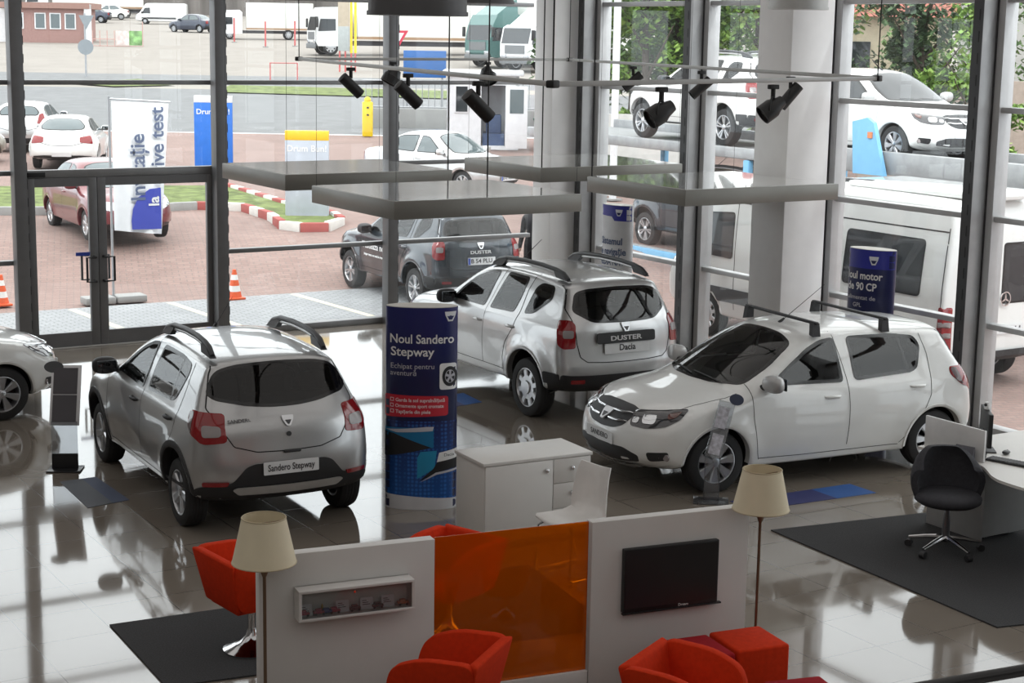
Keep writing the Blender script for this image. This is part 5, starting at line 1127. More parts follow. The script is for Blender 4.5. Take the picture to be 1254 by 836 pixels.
for i, (x, y) in enumerate(POSTS):
    t = thing('barrier_post', ('leftmost', 'middle', 'rightmost')[i] + ' of three red barrier posts in front of the box truck', 'post', (x, y, ground(x, y))); b = MB(); b.tube([(0, 0, 0), (0, 0, 1.7)], .06, 8); b.build('tube', mat('post_red', (.55, .12, .12), .6), t); b = MB(); b.box(0, 0, .03, .3, .3, .06); b.build('base', CONC, t)
tag(poly_ground('grass_verge', [dl(77, -13.5), dl(75.5, -3), dl(79.5, -1), dl(81.2, -13.5)], GRASS, .05, 'stuff'), 'long grass verge along the road behind the box truck', 'grass')
tag(poly_ground('grass_verge', [dl(80.5, -21), dl(79, -18.5), dl(80.5, -16), dl(84, -18.5)], GRASS, .06, 'stuff'), 'small grass patch at the foot of the round road sign', 'grass')
b = MB(); b.box(*dl(196, 0), ground(*dl(196, 0)) + 6, 200, 4, 18, math.radians(-31.6)); tag(b.build('warehouse', mat('far_wall', (.17, .155, .145), .9, var=.4, scale=.25, stretch=(3, 3, .3))), 'long grey industrial building along the top of the lot', 'building')
for i, x in enumerate((2.0, 9.0)):
    pass
# ------------------------------------------------------------ trees
def tree(label, x, y, hgt, rad, col, seed, n=6500, leaf=.19, zlo=.18):
    t = thing('tree', label, 'tree', (x, y, ground(x, y)), 0, None); R = random.Random(seed); b = MB(); b.tube([(0, 0, -.2), (.1, 0, hgt * .3), (0, .1, hgt * .75)], [.16, .12, .04], 8)
    for k in range(9): a = k * 2.4; z0 = hgt * (.25 + .05 * k); b.tube([(.05, 0, z0), (math.cos(a) * rad * .7, math.sin(a) * rad * .7, z0 + hgt * .2)], [.05, .015], 5)
    b.build('trunk', mat('bark', (.09, .07, .055), .9), t); f = MB(); bl = [(R.gauss(0, .45) * rad, R.gauss(0, .45) * rad, hgt * (zlo + (1 - zlo) * R.random()), R.uniform(.25, .5) * rad) for _ in range(26)]
    for _ in range(n):
        cx, cy, cz, r = R.choice(bl); d = Vector((R.gauss(0, 1), R.gauss(0, 1), R.gauss(0, .8))).normalized() * r * R.uniform(.6, 1); p = Vector((cx, cy, cz)) + d
        q = Matrix.Rotation(R.uniform(0, 6.3), 3, 'Z') @ Matrix.Rotation(R.uniform(-.9, .9), 3, 'X'); s = leaf * R.uniform(.6, 1.3); mi = 0 if R.random() < .55 else 1
        f.add([tuple(p + q @ Vector(v)) for v in ((-s * .35, 0, 0), (0, -s * .6, .05 * s), (s * .35, 0, 0), (0, s * .6, .05 * s))], [(0, 1, 2, 3)], mi)
    f.build('foliage', [mat('leaf_' + col, *{'bright': ((.17, .30, .06), .7), 'mid': ((.10, .19, .06), .7), 'dark': ((.07, .12, .06), .7)}[col], var=.3), mat('leaf2_' + col, *{'bright': ((.26, .40, .09), .7), 'mid': ((.15, .26, .08), .7), 'dark': ((.10, .17, .075), .7)}[col], var=.3)], t, smooth=0)
tree('bright green tree just right of the corner column', 12.1, 13.9, 7.5, 1.6, 'bright', 1); tree('mid green tree behind the white pole', 13.7, 14.6, 8.0, 1.8, 'mid', 2)
tree('bright tree seen between the two mullions left of the white column', 14.7, 12.4, 7.8, 1.7, 'bright', 3); tree('dark tree rising above the white transporter hatchback', 16.6, 8.3, 6.8, 1.7, 'dark', 4)
tree('pale green bush-like tree at the roof of the white transporter hatchback', 16.4, 6.3, 4.6, 1.1, 'bright', 5, 3500); tree('tall tree behind the dark tree at the right', 23.0, 12.5, 9.0, 2.2, 'mid', 6); tree('slim tree at the right edge beyond the last mullion', 14.5, -.6, 5.5, 1.1, 'dark', 7, 3000)
tree('dark tree filling the gap behind the white pole', 17.7, 22.3, 9.5, 2.6, 'dark', 8, 8000, .26); tree('broad mid green tree at the back, left of the white column', 20.6, 21.6, 9.5, 2.6, 'mid', 9, 8000, .26)
t = thing('light_pole', 'white lamp pole in front of the trees', 'pole', (8.9, 10.6, ground(8.9, 10.6))); b = MB(); b.tube([(0, 0, 0), (0, 0, 9)], .09, 12); b.build('tube', mat('cap_white', (.75, .76, .78), .5), t); b = MB(); b.box(0, 0, .02, .34, .34, .04); b.build('base', CONC, t)
b = MB(); b.box(10.1, 11.2, ground(10.1, 11.2) + .9, 2.4, .2, 2.2, math.radians(-31)); tag(b.build('boundary_wall', mat('pale_wall', (.60, .60, .58), .9)), 'pale boundary wall below the trees', 'wall')
t = thing('house', 'beige house with sloping roof beyond the trees at the right', 'building', (24.5, 18.0, ground(24.5, 18)), math.radians(-30)); b = MB(); b.bx(-2.2, 2.2, 0, 4, 0, 4.5); b.build('wall', mat('house_cream', (.60, .54, .40), .8), t); b = MB(); b.add([(-2.6, -.4, 4.4), (2.6, -.4, 4.4), (2.6, 4.4, 4.4), (-2.6, 4.4, 4.4), (-2.6, 2, 6.2), (2.6, 2, 6.2)], [(0, 1, 5, 4), (2, 3, 4, 5), (0, 4, 3), (1, 2, 5), (3, 2, 1, 0)]); b.build('roof', mat('house_roof', (.42, .16, .12), .8), t)
for x in (-1.2, .8): b = MB(); b.bx(x, x + .8, -.05, 0, 2.2, 3.6); b.build('window', solid_win()[0], t)
b = MB(); b.box(28.5, 13.0, ground(28.5, 13) + 2.6, 8, .4, 5.4, math.radians(-40)); tag(b.build('warehouse', mat('pale_wall', (.60, .60, .58), .9)), 'plain pale wall of a building at the right behind the trees', 'building')
b = MB(); b.box(20.5, 9.5, ground(20.5, 9.5) + 1.4, 7, .3, 2.8, math.radians(-35)); tag(b.build('boundary_wall', mat('tan_wall', (.50, .42, .36), .9, var=.1)), 'tan masonry wall behind the transporter hatchback', 'wall')
# ------------------------------------------------------------ cars in the hall
step = make_hatch('hatchback', 'silver hatchback with black wheel-arch trim and roof rails, tail towards the viewer', 'silver', True, lettering='Sandero Stepway', style='star'); step.location = (-8.67, -9.11, 0); step.rotation_euler.z = math.radians(87.17)
duster = make_suv('suv', 'bright silver suv with black roof rails in the middle of the hall', 'bright', plate='Dacia', see=True); duster.location = (-3.464, -6.708, 0); duster.rotation_euler.z = math.radians(88.94)
sand = make_hatch('hatchback', 'white hatchback with two black roof bars at the right', 'white', front_text='SANDERO', bars=True); sand.location = (-1.76, -9.94, 0); sand.rotation_euler.z = math.radians(174.33); sand.scale = (1.03, 1.01, 1.01)
left = make_hatch('hatchback', 'white hatchback cut off by the left edge, only its nose in view', 'white', see=False, style='cover'); left.location = (-12.38, -3.47, 0); left.rotation_euler.z = math.radians(2.3)
hatch_up = dup(left, 'white hatchback riding on the upper deck of the transporter, nose to the right', (6.3, .2, 2.43), math.radians(-90))
# ------------------------------------------------------------ partition
PA = math.radians(-8.6); PX, PY = -10.74, -13.84
def pt(s, off, z=0): return (PX + s * math.cos(PA) - off * math.sin(PA), PY + s * math.sin(PA) + off * math.cos(PA), z)   # s along the partition, off = away from the viewer
pwhite = mat('partition_white', (.66, .645, .63), .55, var=.015)
def panel(label, s0, s1):
    b = MB(); b.bx(0, s1 - s0, 0, .09, 0, 1.2, .004); return tag(b.build('partition_panel', pwhite, None, pt(s0, 0), PA), label, 'partition')
panel('white partition panel on the left carrying the display case', 0, 1.16); panel('white partition panel on the right carrying the black screen', 2.285, 3.5)
b = MB(); b.bx(0, 1.115, .01, .08, 0, .155, .004); tag(b.build('partition_plinth', pwhite, None, pt(1.165, 0), PA), 'low white plinth under the orange glass', 'partition')
og = glass('orange_glass', (1, .42, .012), .8, opac=.36, body=(.80, .17, .005))
b = MB(); b.bx(.003, 1.108, .035, .05, .155, 1.2, .002); tag(b.build('orange_screen', og, None, pt(1.168, 0), PA), 'translucent orange glass screen between the white panels', 'screen')
t = thing('display_case', 'shallow white wall case with small items behind glass on the left panel', 'display case', pt(.22, -.005, .79), PA)
b = MB(); b.bx(0, .76, -.12, -.115, -.0, .0, 0) if False else None
b.bx(0, .76, -.12, 0, 0, .018, .003); b.bx(0, .76, -.12, 0, .182, .20, .003); b.bx(0, .018, -.12, 0, .018, .182); b.bx(.742, .76, -.12, 0, .018, .182); b.bx(0, .76, -.012, 0, 0, .2); b.build('frame', pwhite, t)
b = MB(); b.quad((.018, -.112, .018), (.742, -.112, .018), (.742, -.112, .182), (.018, -.112, .182)); b.build('glass_front', PANE, t, smooth=0)
b = MB(); b.cyl((.36, -.115, .165), (.36, -.124, .165), .008, n=12); b.build('lock', chrome(), t)
def incase(name, label, cat, s, w_, h_, d_, m, tilt=0, grp=None):
    b = MB(); b.box(0, 0, h_ / 2, w_, d_, h_, 0, min(w_, h_, d_) * .15); o = b.build(name, m, None, pt(.22 + s, -.07, .81), PA); o.rotation_euler.x = tilt; return tag(o, label, cat, grp)
cw = mat('card_white', (.72, .73, .78), .6, var=.04, scale=60)
for i, (s, l) in enumerate(((.06, 'leftmost white price card in the wall case'), (.30, 'white price card left of the middle of the wall case'), (.46, 'white price card right of the middle of the wall case'), (.60, 'rightmost white price card in the wall case'))):
    o = incase('price_card', l, 'card', s, .085, .075, .004, cw, -.25); q = MB()
    for k in range(3): q.bx(-.03, .02 - .01 * k, -.0035, -.003, .03 + .012 * k, .034 + .012 * k)
    q.build('print', mat('plate_ink', (.03, .03, .035), .5), o, smooth=0)
def toy(label, s, col):
    m = mat('toy_' + col, {'pink': (.45, .05, .10), 'blue': (.03, .06, .25), 'dark': (.06, .05, .05), 'amber': (.5, .16, .05)}[col], .3, coat=1)
    t_ = thing('model_car', label, 'toy car', pt(.22 + s, -.065, .81), PA); b = MB(); b.box(0, 0, .018, .075, .034, .018, 0, .006); b.box(-.003, 0, .031, .042, .03, .018, 0, .007); b.build('body', m, t_)
    for x in (-.024, .024):
        for y in (-.016, .016): b = MB(); b.cyl((x, y - .003, .008), (x, y + .003, .008), .008, n=10); b.build('wheel', black_plastic(), t_)
toy('pink toy car lowest at the left of the wall case', .045, 'pink'); toy('crimson toy car beside the small gold figure in the wall case', .145, 'pink'); toy('blue toy car in front of the crimson ones in the wall case', .195, 'blue'); toy('crimson toy car right of the blue toy car', .245, 'pink'); toy('dark toy car between two white price cards', .38, 'dark'); toy('black toy car left of the rightmost price card', .53, 'dark'); toy('amber toy car at the right end of the wall case', .70, 'amber')
b = ell(0, 0, .035, .008, .008, .03, 8); b.lathe([(.015, 0), (.012, .008)], 12); tag(b.build('figurine', mat('gold', (.6, .42, .15), .3, .8), None, pt(.22 + .17, -.05, .81), PA), 'small gold figure standing among the toy cars', 'figurine')
t = thing('television', 'black flat television on the right partition panel', 'television', pt(2.51, -.004, .55), PA)
b = MB(); b.bx(0, .73, -.045, 0, 0, .45, .006); b.build('case', mat('tv_black', (.012, .012, .013), .45), t); b = MB(); b.quad((.012, -.0462, .03), (.718, -.0462, .03), (.718, -.0462, .438), (.012, -.0462, .438)); b.build('screen', mat('tv_screen', (.018, .018, .02), .3), t, smooth=0)
b = MB(); b.bx(-.005, .76, -.05, -.02, -.012, 0, .003); b.build('bottom_ledge', mat('tv_black', (.012, .012, .013), .45), t)
q = text_mb('Dream', .028, .0005); xf(q, place_frame((.46, -.047, .016), (1, 0, 0), (0, 0, 1))); q.build('lettering', vw, t, smooth=0)
def lamp(label, s, off):
    t = thing('floor_lamp', label, 'lamp', pt(s, off)); sh = mat('lampshade_cream', (.76, .68, .50), .8, var=.03)
    m = mat('lamp_bronze', (.22, .15, .10), .35, .8); b = MB(); b.lathe([(.14, 0), (.14, .015), (.02, .03), (.011, .05)], 32); b.build('base', m, t); b = MB(); b.tube([(0, 0, .03), (0, 0, 1.20)], .011, 12); b.build('pole', m, t)
    b = MB(); b.lathe([(.012, 1.13), (.024, 1.16), (.024, 1.24), (.016, 1.25)], 16); b.build('socket', m, t)
    b = MB(); b.lathe([(.196, 1.225), (.134, 1.505), (.131, 1.505), (.193, 1.225)], 48, close=True); o = b.build('lamp_shade', sh, t, smooth=60)
    
    for r_, z_ in ((.134, 1.505), (.196, 1.225)): b = MB(); b.tube([(r_ * math.cos(a), r_ * math.sin(a), z_) for a in np.linspace(0, 2 * PI, 33)[:-1]], .004, 6, True); b.build('shade_ring', mat('shade_trim', (.5, .42, .28), .7), o)
    b = MB(); b.tube([(-.135, 0, 1.47), (.135, 0, 1.47)], .003, 5); b.build('shade_bar', m, o)
    b = ell(0, 0, 1.31, .03, .03, .05, 10); b.build('bulb', mat('bulb_white', (.8, .8, .78), .3), t)
lamp('cream-shaded floor lamp at the left end of the partition', -.01, -.17); lamp('cream-shaded floor lamp at the right end of the partition', 3.49, -.16)
# ------------------------------------------------------------ tub chairs and poufs
def tub_parts(root, red, redd):
    # shell: two flat D-shaped sides and a flat flared back; the seat faces +x
    def dshape(k):   # side outline in (x,z), k widens towards the top
        return [tuple(p) for p in roundpoly([(-.24, .36), (.22, .36), (.30, .50), (.25, .67), (.05, .745), (-.31, .755)], .11, 5)]
    for sg in (1, -1):
        b = MB(); O_ = dshape(0); n = len(O_); yo = lambda z: .21 + (z - .36) * .18
        vs = [(x, sg * (yo(z) + .035), z) for x, z in O_] + [(x, sg * (yo(z) - .035), z) for x, z in O_]
        bm_ = bmesh.new(); V_ = [bm_.verts.new(v) for v in vs]; bm_.faces.new(V_[:n]); bm_.faces.new(V_[n:][::-1])
        for i in range(n): bm_.faces.new((V_[i], V_[i + n], V_[(i + 1) % n + n], V_[(i + 1) % n]))
        bmesh.ops.recalc_face_normals(bm_, faces=bm_.faces[:]); bmesh.ops.bevel(bm_, geom=bm_.edges[:], offset=.012, segments=2, profile=.5, affect='EDGES'); b.bm(bm_); b.build('side', red, root)
    b = MB(); bm_ = bmesh.new(); P_ = [(-.24, -.245, .36), (-.24, .245, .36), (-.32, .315, .75), (-.32, -.315, .75), (-.17, -.20, .36), (-.17, .20, .36), (-.25, .26, .75), (-.25, -.26, .75)]
    V_ = [bm_.verts.new(v) for v in P_]
    for f in ((0, 1, 2, 3), (7, 6, 5, 4), (3, 2, 6, 7), (1, 0, 4, 5), (0, 3, 7, 4), (2, 1, 5, 6)): bm_.faces.new([V_[i] for i in f])
    bmesh.ops.recalc_face_normals(bm_, faces=bm_.faces[:]); bmesh.ops.bevel(bm_, geom=bm_.edges[:], offset=.02, segments=3, profile=.5, affect='EDGES'); b.bm(bm_); b.build('backrest', red, root)
    b = MB(); b.box(.03, 0, .40, .44, .40, .10, 0, .03); b.build('seat', redd, root)
    b = MB(); b.bx(-.22, .2, -.2, .2, .345, .37, .008); b.build('underframe', redd, root)
    b = MB(); b.lathe([(.21, 0), (.21, .012), (.16, .03), (.09, .06), (.045, .11), (.032, .17), (.030, .345)], 36); b.build('pedestal', mat('polished_steel', (.62, .62, .63), .1, 1), root, smooth=50)
REDF = mat('red_fabric', (.58, .036, .008), .9, spec=.12, var=.08, scale=30, bump=.05); REDD = mat('crimson_fabric', (.30, .010, .016), .9, spec=.12, var=.08, scale=30, bump=.05)
def tub(label, x, y, rz):
    t = thing('tub_chair', label, 'armchair', (x, y, 0), math.radians(rz), 'red tub chairs around the partition'); tub_parts(t, REDF, REDF); return t
t1 = tub('red tub chair on a steel pedestal left of the partition', -10.16, -12.33, 6)
RUGZ = .012; t1.location.z = RUGZ
t2 = dup(t1, 'red tub chair behind the orange glass, its rim showing above', (-8.80, -12.80, RUGZ), math.radians(200))
t3 = dup(t1, 'red tub chair in front of the orange glass, back turned to the right', (-9.86, -14.66, 0), math.radians(128))
t4 = dup(t1, 'red tub chair in front of the right panel beside the poufs', (-8.74, -15.60, 0), math.radians(-62))
def pouf(label, x, y, m, rz):
    b = MB(); b.box(0, 0, .215, .40, .40, .40, 0, .018, 3); o = tag(b.build('pouf', m, None, (x, y, 0), rz), label, 'pouf', 'cube poufs by the right panel'); q = MB()
    for sx_ in (-.16, .16):
        for sy_ in (-.16, .16): q.cyl((sx_, sy_, 0), (sx_, sy_, .02), .02, n=10)
    q.build('feet', black_plastic(), o)
pouf('orange-red cube pouf in front of the right lamp', -7.57, -14.76, REDF, PA); pouf('crimson cube pouf between the panel and the orange-red pouf', -8.0, -14.72, REDD, PA); pouf('crimson cube pouf nearest the viewer at the bottom edge', -7.85, -15.66, REDD, PA - .1)
# ------------------------------------------------------------ cabinet, white chair, rugs, mats
t = thing('cabinet', 'white low cabinet with a door and drawers behind the orange glass', 'cabinet', (-6.87, -10.72, 0), math.radians(-3)); cwm = mat('cabinet_white', (.70, .69, .67), .45, var=.015)
b = MB(); b.bx(-.535, .535, -.27, .27, .0, .725, .003); b.build('body', cwm, t); b = MB(); b.bx(-.55, .55, -.29, .28, .725, .755, .004); b.build('top', cwm, t)
b = MB(); b.bx(-.53, .145, -.288, -.27, .03, .72, .003); o = b.build('door', cwm, t); b = ell(.08, -.30, .63, .018, .018, .022, 10); b.build('knob', chrome(), o)
for z0, z1 in ((.50, .72), (.27, .495), (.03, .265)): b = MB(); b.bx(.152, .53, -.288, -.27, z0, z1, .003); o = b.build('drawer', cwm, t); b = ell(.34, -.30, (z0 + z1) / 2 + .02, .018, .018, .022, 10); b.build('knob', chrome(), o)
t = thing('shell_chair', 'white plastic shell chair on a chrome sled frame by the cabinet', 'chair', (-7.14, -11.95, RUGZ), math.radians(188)); sh = mat('shell_white', (.74, .73, .71), .4)
b = MB(); prof = [(.24, .455), (.22, .47), (.1, .458), (-.08, .452), (-.165, .475), (-.21, .56), (-.225, .68), (-.25, .80), (-.285, .895)]; n = len(prof)
for i, (x, z) in enumerate(prof):
    wd = (.20, .215, .225, .225, .22, .215, .205, .195, .18)[i]
    for j in range(9):
        u = -1 + j / 4; cv = .05 * u * u; b.v.append((x + (cv * 1.0 if i > 4 else 0), wd * u, z + (cv * .6 if i <= 4 else 0) - (.025 * (1 - u * u) if i == n - 1 else 0)))
m_ = len(b.v); b.v += [(x - .012 if k // 9 > 4 else x, y, z - (.012 if k // 9 <= 4 else 0)) for k, (x, y, z) in enumerate(b.v)]
for i in range(n - 1):
    for j in range(8): a = i * 9 + j; b.f.append((a, a + 9, a + 10, a + 1)); b.f.append((m_ + a, m_ + a + 1, m_ + a + 10, m_ + a + 9)); b.m += [0, 0]
rim = [j for j in range(9)] + [i * 9 + 8 for i in range(1, n)] + [(n - 1) * 9 + j for j in range(7, -1, -1)] + [i * 9 for i in range(n - 2, 0, -1)]
for a, c_ in zip(rim, rim[1:] + rim[:1]): b.f.append((a, c_, c_ + m_, a + m_)); b.m.append(0)
b.build('shell', sh, t, smooth=60)
for sg in (-1, 1): b = MB(); b.tube([(.16, sg * .16, .44), (.20, sg * .21, .40), (.22, sg * .22, .02), (.20, sg * .22, .011), (-.22, sg * .22, .011), (-.24, sg * .22, .03), (-.12, sg * .2, .40), (-.08, sg * .16, .44)], .011, 8); b.build('leg', chrome(), t)
b = MB(); b.tube([(-.02, -.2, .435), (-.02, .2, .435)], .011, 8); b.build('stretcher', chrome(), t)
rug = mat('charcoal_rug', (.034, .034, .036), .95, var=.35, scale=90, bump=.4)
def flat(name, pts, z0, z1, m, label, cat):
    b = MB(); b.prism(pts, z0, z1); return tag(b.build(name, m, smooth=0), label, cat)
flat('rug', [(-10.95, -12.72), (-7.6, -13.2), (-7.35, -11.60), (-10.89, -11.34)], .0, RUGZ, rug, 'charcoal rug under the red chairs behind the partition', 'rug')
flat('rug', [(-5.01, -14.63), (-2.2, -15.3), (-1.9, -12.22), (-4.85, -11.77)], .0, RUGZ, rug, 'charcoal rug under the desk at the right', 'rug')
def mat2(label, pts, m1, m2, split):
    a, b_, c_, d_ = [np.array(p) for p in pts]; e, f = a + (b_ - a) * split, d_ + (c_ - d_) * split
    b = MB(); b.prism([tuple(a), tuple(e), tuple(f), tuple(d_)], 0, .004, 0); b.prism([tuple(e), tuple(b_), tuple(c_), tuple(f)], 0, .004, 1); return tag(b.build('floor_mat', [m1, m2], smooth=0), label, 'floor mat')
nb, lbm = mat('mat_navy', (.022, .028, .13), .6), mat('mat_blue', (.02, .09, .30), .6)
mat2('blue and navy floor mat beside the white hatchback', [(-4.55, -11.16), (-3.06, -11.24), (-3.06, -10.86), (-4.55, -10.80)], nb, lbm, .67)
mat2('grey-blue floor mat left of the silver hatchback', [(-10.04, -8.14), (-9.61, -8.05), (-9.62, -7.08), (-9.99, -7.10)], mat('mat_grey', (.06, .065, .08), .6), mat('mat_slate', (.03, .045, .10), .6), .6)
mat2('blue floor mat behind the tall round sign, by the suv', [(-4.95, -5.9), (-4.40, -5.80), (-4.34, -5.24), (-4.9, -5.3)], nb, lbm, .5)
# ------------------------------------------------------------ desk
t = thing('desk', 'white office desk with a wavy front edge at the right', 'desk', (0, 0, RUGZ)); dw_ = mat('desk_white', (.68, .66, .63), .4, var=.015)
edge = [(-3.55, -12.25), (-3.55, -12.6), (-3.54, -12.9), (-3.57, -13.06), (-3.66, -13.2), (-3.78, -13.36), (-3.84, -13.55), (-3.83, -14.2), (-3.6, -14.5)]
b = MB(); b.prism([tuple(p) for p in chaikin(edge, 2, False)] + [(-2.1, -14.5), (-2.1, -12.25)], .715, .74); b.build('desktop', dw_, t)
b = MB(); b.bx(-3.42, -3.395, -12.95, -12.28, 0, .715, .003); b.bx(-3.42, -2.3, -12.97, -12.945, .04, .715, .003); b.build('panel', mat('desk_grey', (.36, .36, .355), .5), t)
b = MB(); b.bx(-3.39, -2.9, -12.93, -12.28, .02, .70, .004); o = b.build('pedestal', mat('desk_grey', (.36, .36, .355), .5), t)
b = MB(); b.bx(-3.5, -2.2, -14.40, -14.37, 0, .715, .003); b.build('panel', mat('desk_grey', (.36, .36, .355), .5), t)
for x in (-3.3, -3.0, -2.5): b = MB(); b.lathe([(.03, 0), (.03, .02), (.02, .05)], 14, (x, -13.02 if x > -2.9 else -12.9, 0)); b.build('foot', chrome(), t)
b = MB(); b.bx(-.012, .012, -.36, .36, 0, .29, .004); o = tag(b.build('desk_screen', mat('screen_white', (.70, .70, .70), .4), None, (-3.49, -12.64, .742 + RUGZ)), 'small white divider screen on the left edge of the desk', 'screen')
for y in (-.22, .22): b = MB(); b.bx(-.03, .03, y - .02, y + .02, 0, .03, .005); b.build('clamp', chrome(), o)
t = thing('monitor', 'black computer monitor seen edge-on on the desk', 'monitor', (-3.12, -12.66, .742 + RUGZ), math.radians(-38)); b = MB(); b.bx(-.02, .02, -.24, .24, .07, .38, .006); b.build('screen', mat('tv_black', (.012, .012, .013), .45), t); b = MB(); b.box(0, 0, .005, .18, .22, .012, 0, .004); b.tube([(-.03, 0, .01), (-.03, 0, .2)], .015, 8); b.build('stand', black_plastic(), t)
b = MB(); b.bx(-.02, .02, -.025, .025, 0, .07, .008); o = tag(b.build('webcam', mat('webcam_white', (.8, .8, .8), .4), None, (-3.12, -12.66, 1.122 + RUGZ)), 'small white webcam on top of the monitor', 'webcam'); b = MB(); b.cyl((-.02, 0, .045), (-.03, 0, .045), .014, n=12); b.build('lens', black_plastic(), o)
t = thing('keyboard', 'black keyboard on the desk', 'keyboard', (-3.28, -13.12, .742 + RUGZ), math.radians(-74)); b = MB(); b.box(0, 0, .009, .43, .14, .016, 0, .005); b.build('base', black_plastic(), t)
kk = MB()
for r_i in range(5):
    for c_i in range(15): kk.box(-.196 + c_i * .028, -.05 + r_i * .025, .02, .022, .019, .008, 0, .002)
kk.build('keys', mat('keys_grey', (.14, .14, .145), .6), t)
b = ell(0, 0, .018, .055, .033, .019, 10); o = tag(b.build('mouse', mat('mouse_black', (.02, .02, .022), .35), None, (-3.06, -12.86, .742 + RUGZ), math.radians(20)), 'black mouse beyond the keyboard', 'mouse'); b = ell(.025, 0, .034, .012, .004, .006, 8); b.build('wheel', mat('keys_grey', (.14, .14, .145), .6), o)
t = thing('telephone', 'black desk telephone beside the monitor foot', 'telephone', (-3.425, -12.86, .742 + RUGZ), .2); b = MB(); b.box(0, 0, .025, .10, .13, .045, 0, .015); b.build('base', black_plastic(), t); b = MB(); b.tube([(-.02, -.09, .055), (-.02, -.05, .075), (-.02, .05, .075), (-.02, .09, .055)], [.022, .016, .016, .022], 8); b.build('handset', mat('mouse_black', (.02, .02, .022), .35), t)
t = thing('card_holder', 'grey leaflet holder on the desk edge by the divider', 'holder', (-3.60, -12.86, .742 + RUGZ), math.radians(-75)); t.scale = (.9, .9, .9); b = MB(); b.add([(-.1, -.03, 0), (.1, -.03, 0), (.1, .05, 0), (-.1, .05, 0), (-.1, .02, .15), (.1, .02, .15), (.1, .035, .15), (-.1, .035, .15)], [(0, 1, 5, 4), (1, 2, 6, 5), (2, 3, 7, 6), (3, 0, 4, 7), (4, 5, 6, 7), (3, 2, 1, 0)]); b.build('body', mat('holder_grey', (.13, .13, .15), .5), t); b = MB(); b.bx(-.08, .08, -.024, -.018, .03, .06); b.build('print', mat('holder_print', (.3, .3, .34), .5), t)
t = thing('office_chair', 'dark grey upholstered swivel chair in front of the desk', 'office chair', (-3.93, -13.02, RUGZ), math.radians(-118)); t.scale = (1.12, 1.12, 1.08); cf = mat('chair_charcoal', (.035, .035, .042), .85, var=.15, scale=40)
b = MB(); b.lathe([(.02, .40), (.22, .405), (.255, .43), (.26, .46), (.235, .49), (.12, .50), (.001, .50)], 36); b.v = [(x * (1.0 if x < 0 else 1.02), y, z) for x, y, z in b.v]; b.build('seat', cf, t, smooth=60)
b = MB(); nn = 25; rows = [(.46, .245), (.56, .265), (.66, .275), (.74, .27), (.80, .255), (.835, .23)]
for side_ in (0, 1):
    for z, r_ in rows:
        for j in range(nn):
            a = PI * (.52 + .96 * j / (nn - 1)) if True else 0; fall = abs(j - nn // 2) / (nn // 2); zz_ = .46 + (z - .46) * (1 - .42 * max(0, fall - .35) ** 1.3 / .65 ** 1.3); rr_ = r_ - .045 * side_
            b.v.append((rr_ * math.cos(a), rr_ * 1.08 * math.sin(a), zz_))
L6 = len(rows); off_ = L6 * nn
for i in range(L6 - 1):
    for j in range(nn - 1):
        a = i * nn + j; b.f.append((a, a + nn, a + nn + 1, a + 1)); b.f.append((off_ + a, off_ + a + 1, off_ + a + nn + 1, off_ + a + nn)); b.m += [0, 0]
for j in range(nn - 1):
    a = (L6 - 1) * nn + j; b.f.append((a, off_ + a, off_ + a + 1, a + 1)); b.f.append((j, j + 1, off_ + j + 1, off_ + j)); b.m += [0, 0]
for i in range(L6 - 1):
    for j in (0, nn - 1): a = i * nn + j; b.f.append((a, off_ + a, off_ + a + nn, a + nn)); b.m.append(0)
b.build('backrest', cf, t, smooth=60)
st = mat('polished_steel', (.62, .62, .63), .1, 1); b = MB(); b.tube([(0, 0, .10), (0, 0, .26), (0, 0, .40)], [.03, .03, .018], 14); b.build('column', mat('gas_spring', (.2, .2, .21), .3, .8), t)
for k in range(5):
    a = 2 * PI * k / 5 + .35; c_, s_ = math.cos(a), math.sin(a); b = MB(); b.tube([(c_ * .02, s_ * .02, .125), (c_ * .15, s_ * .15, .105), (c_ * .29, s_ * .29, .075)], [.022, .018, .013], 8); o = b.build('base_arm', st, t); b = MB(); b.cyl((c_ * .29 - s_ * .022, s_ * .29 + c_ * .022, .028), (c_ * .29 + s_ * .022, s_ * .29 - c_ * .022, .028), .028, n=14); b.build('castor', black_plastic(), o)
# ------------------------------------------------------------ printed column signs
def curved(parent, name, poly, m, e, a=.335, b_=.15, res=.02):
    """flat outline in (x,z) wrapped on the elliptical front of a column"""
    P = ccw([np.array(p, float) for p in poly]); D = []
    for i in range(len(P)):
        u, v = P[i], P[(i + 1) % len(P)]; k = max(1, int(np.linalg.norm(v - u) / res)); D += [u + (v - u) * j / k for j in range(k)]
    mn, mx = np.min(D, 0), np.max(D, 0); xs_ = np.arange(mn[0] + res / 2, mx[0], res); zs_ = np.arange(mn[1] + res / 2, mx[1], res * 4); g = [(x, z) for x in xs_ for z in zs_]; g = [p for p in g if inpoly(p[0], p[1], offset_poly(D, res * .3))] if len(D) > 2 else []
    vs, _, fs, _, _, _ = delaunay_2d_cdt([Vector(p) for p in list(D) + g], [(i, (i + 1) % len(D)) for i in range(len(D))], [], 1, 1e-5); b = MB()
    b.v = [wrap(v.x, v.y, e, a, b_) for v in vs]; b.f = [tuple(f) for f in fs]; b.m = [0] * len(b.f); return b.build(name, m, parent, smooth=80)
def wrap(x, z, e, a, b_): x = max(-a * .999, min(a * .999, x)); return (x * (1 + e / a), -(b_ + e) * math.sqrt(max(0, 1 - (x / a) ** 2)), z)
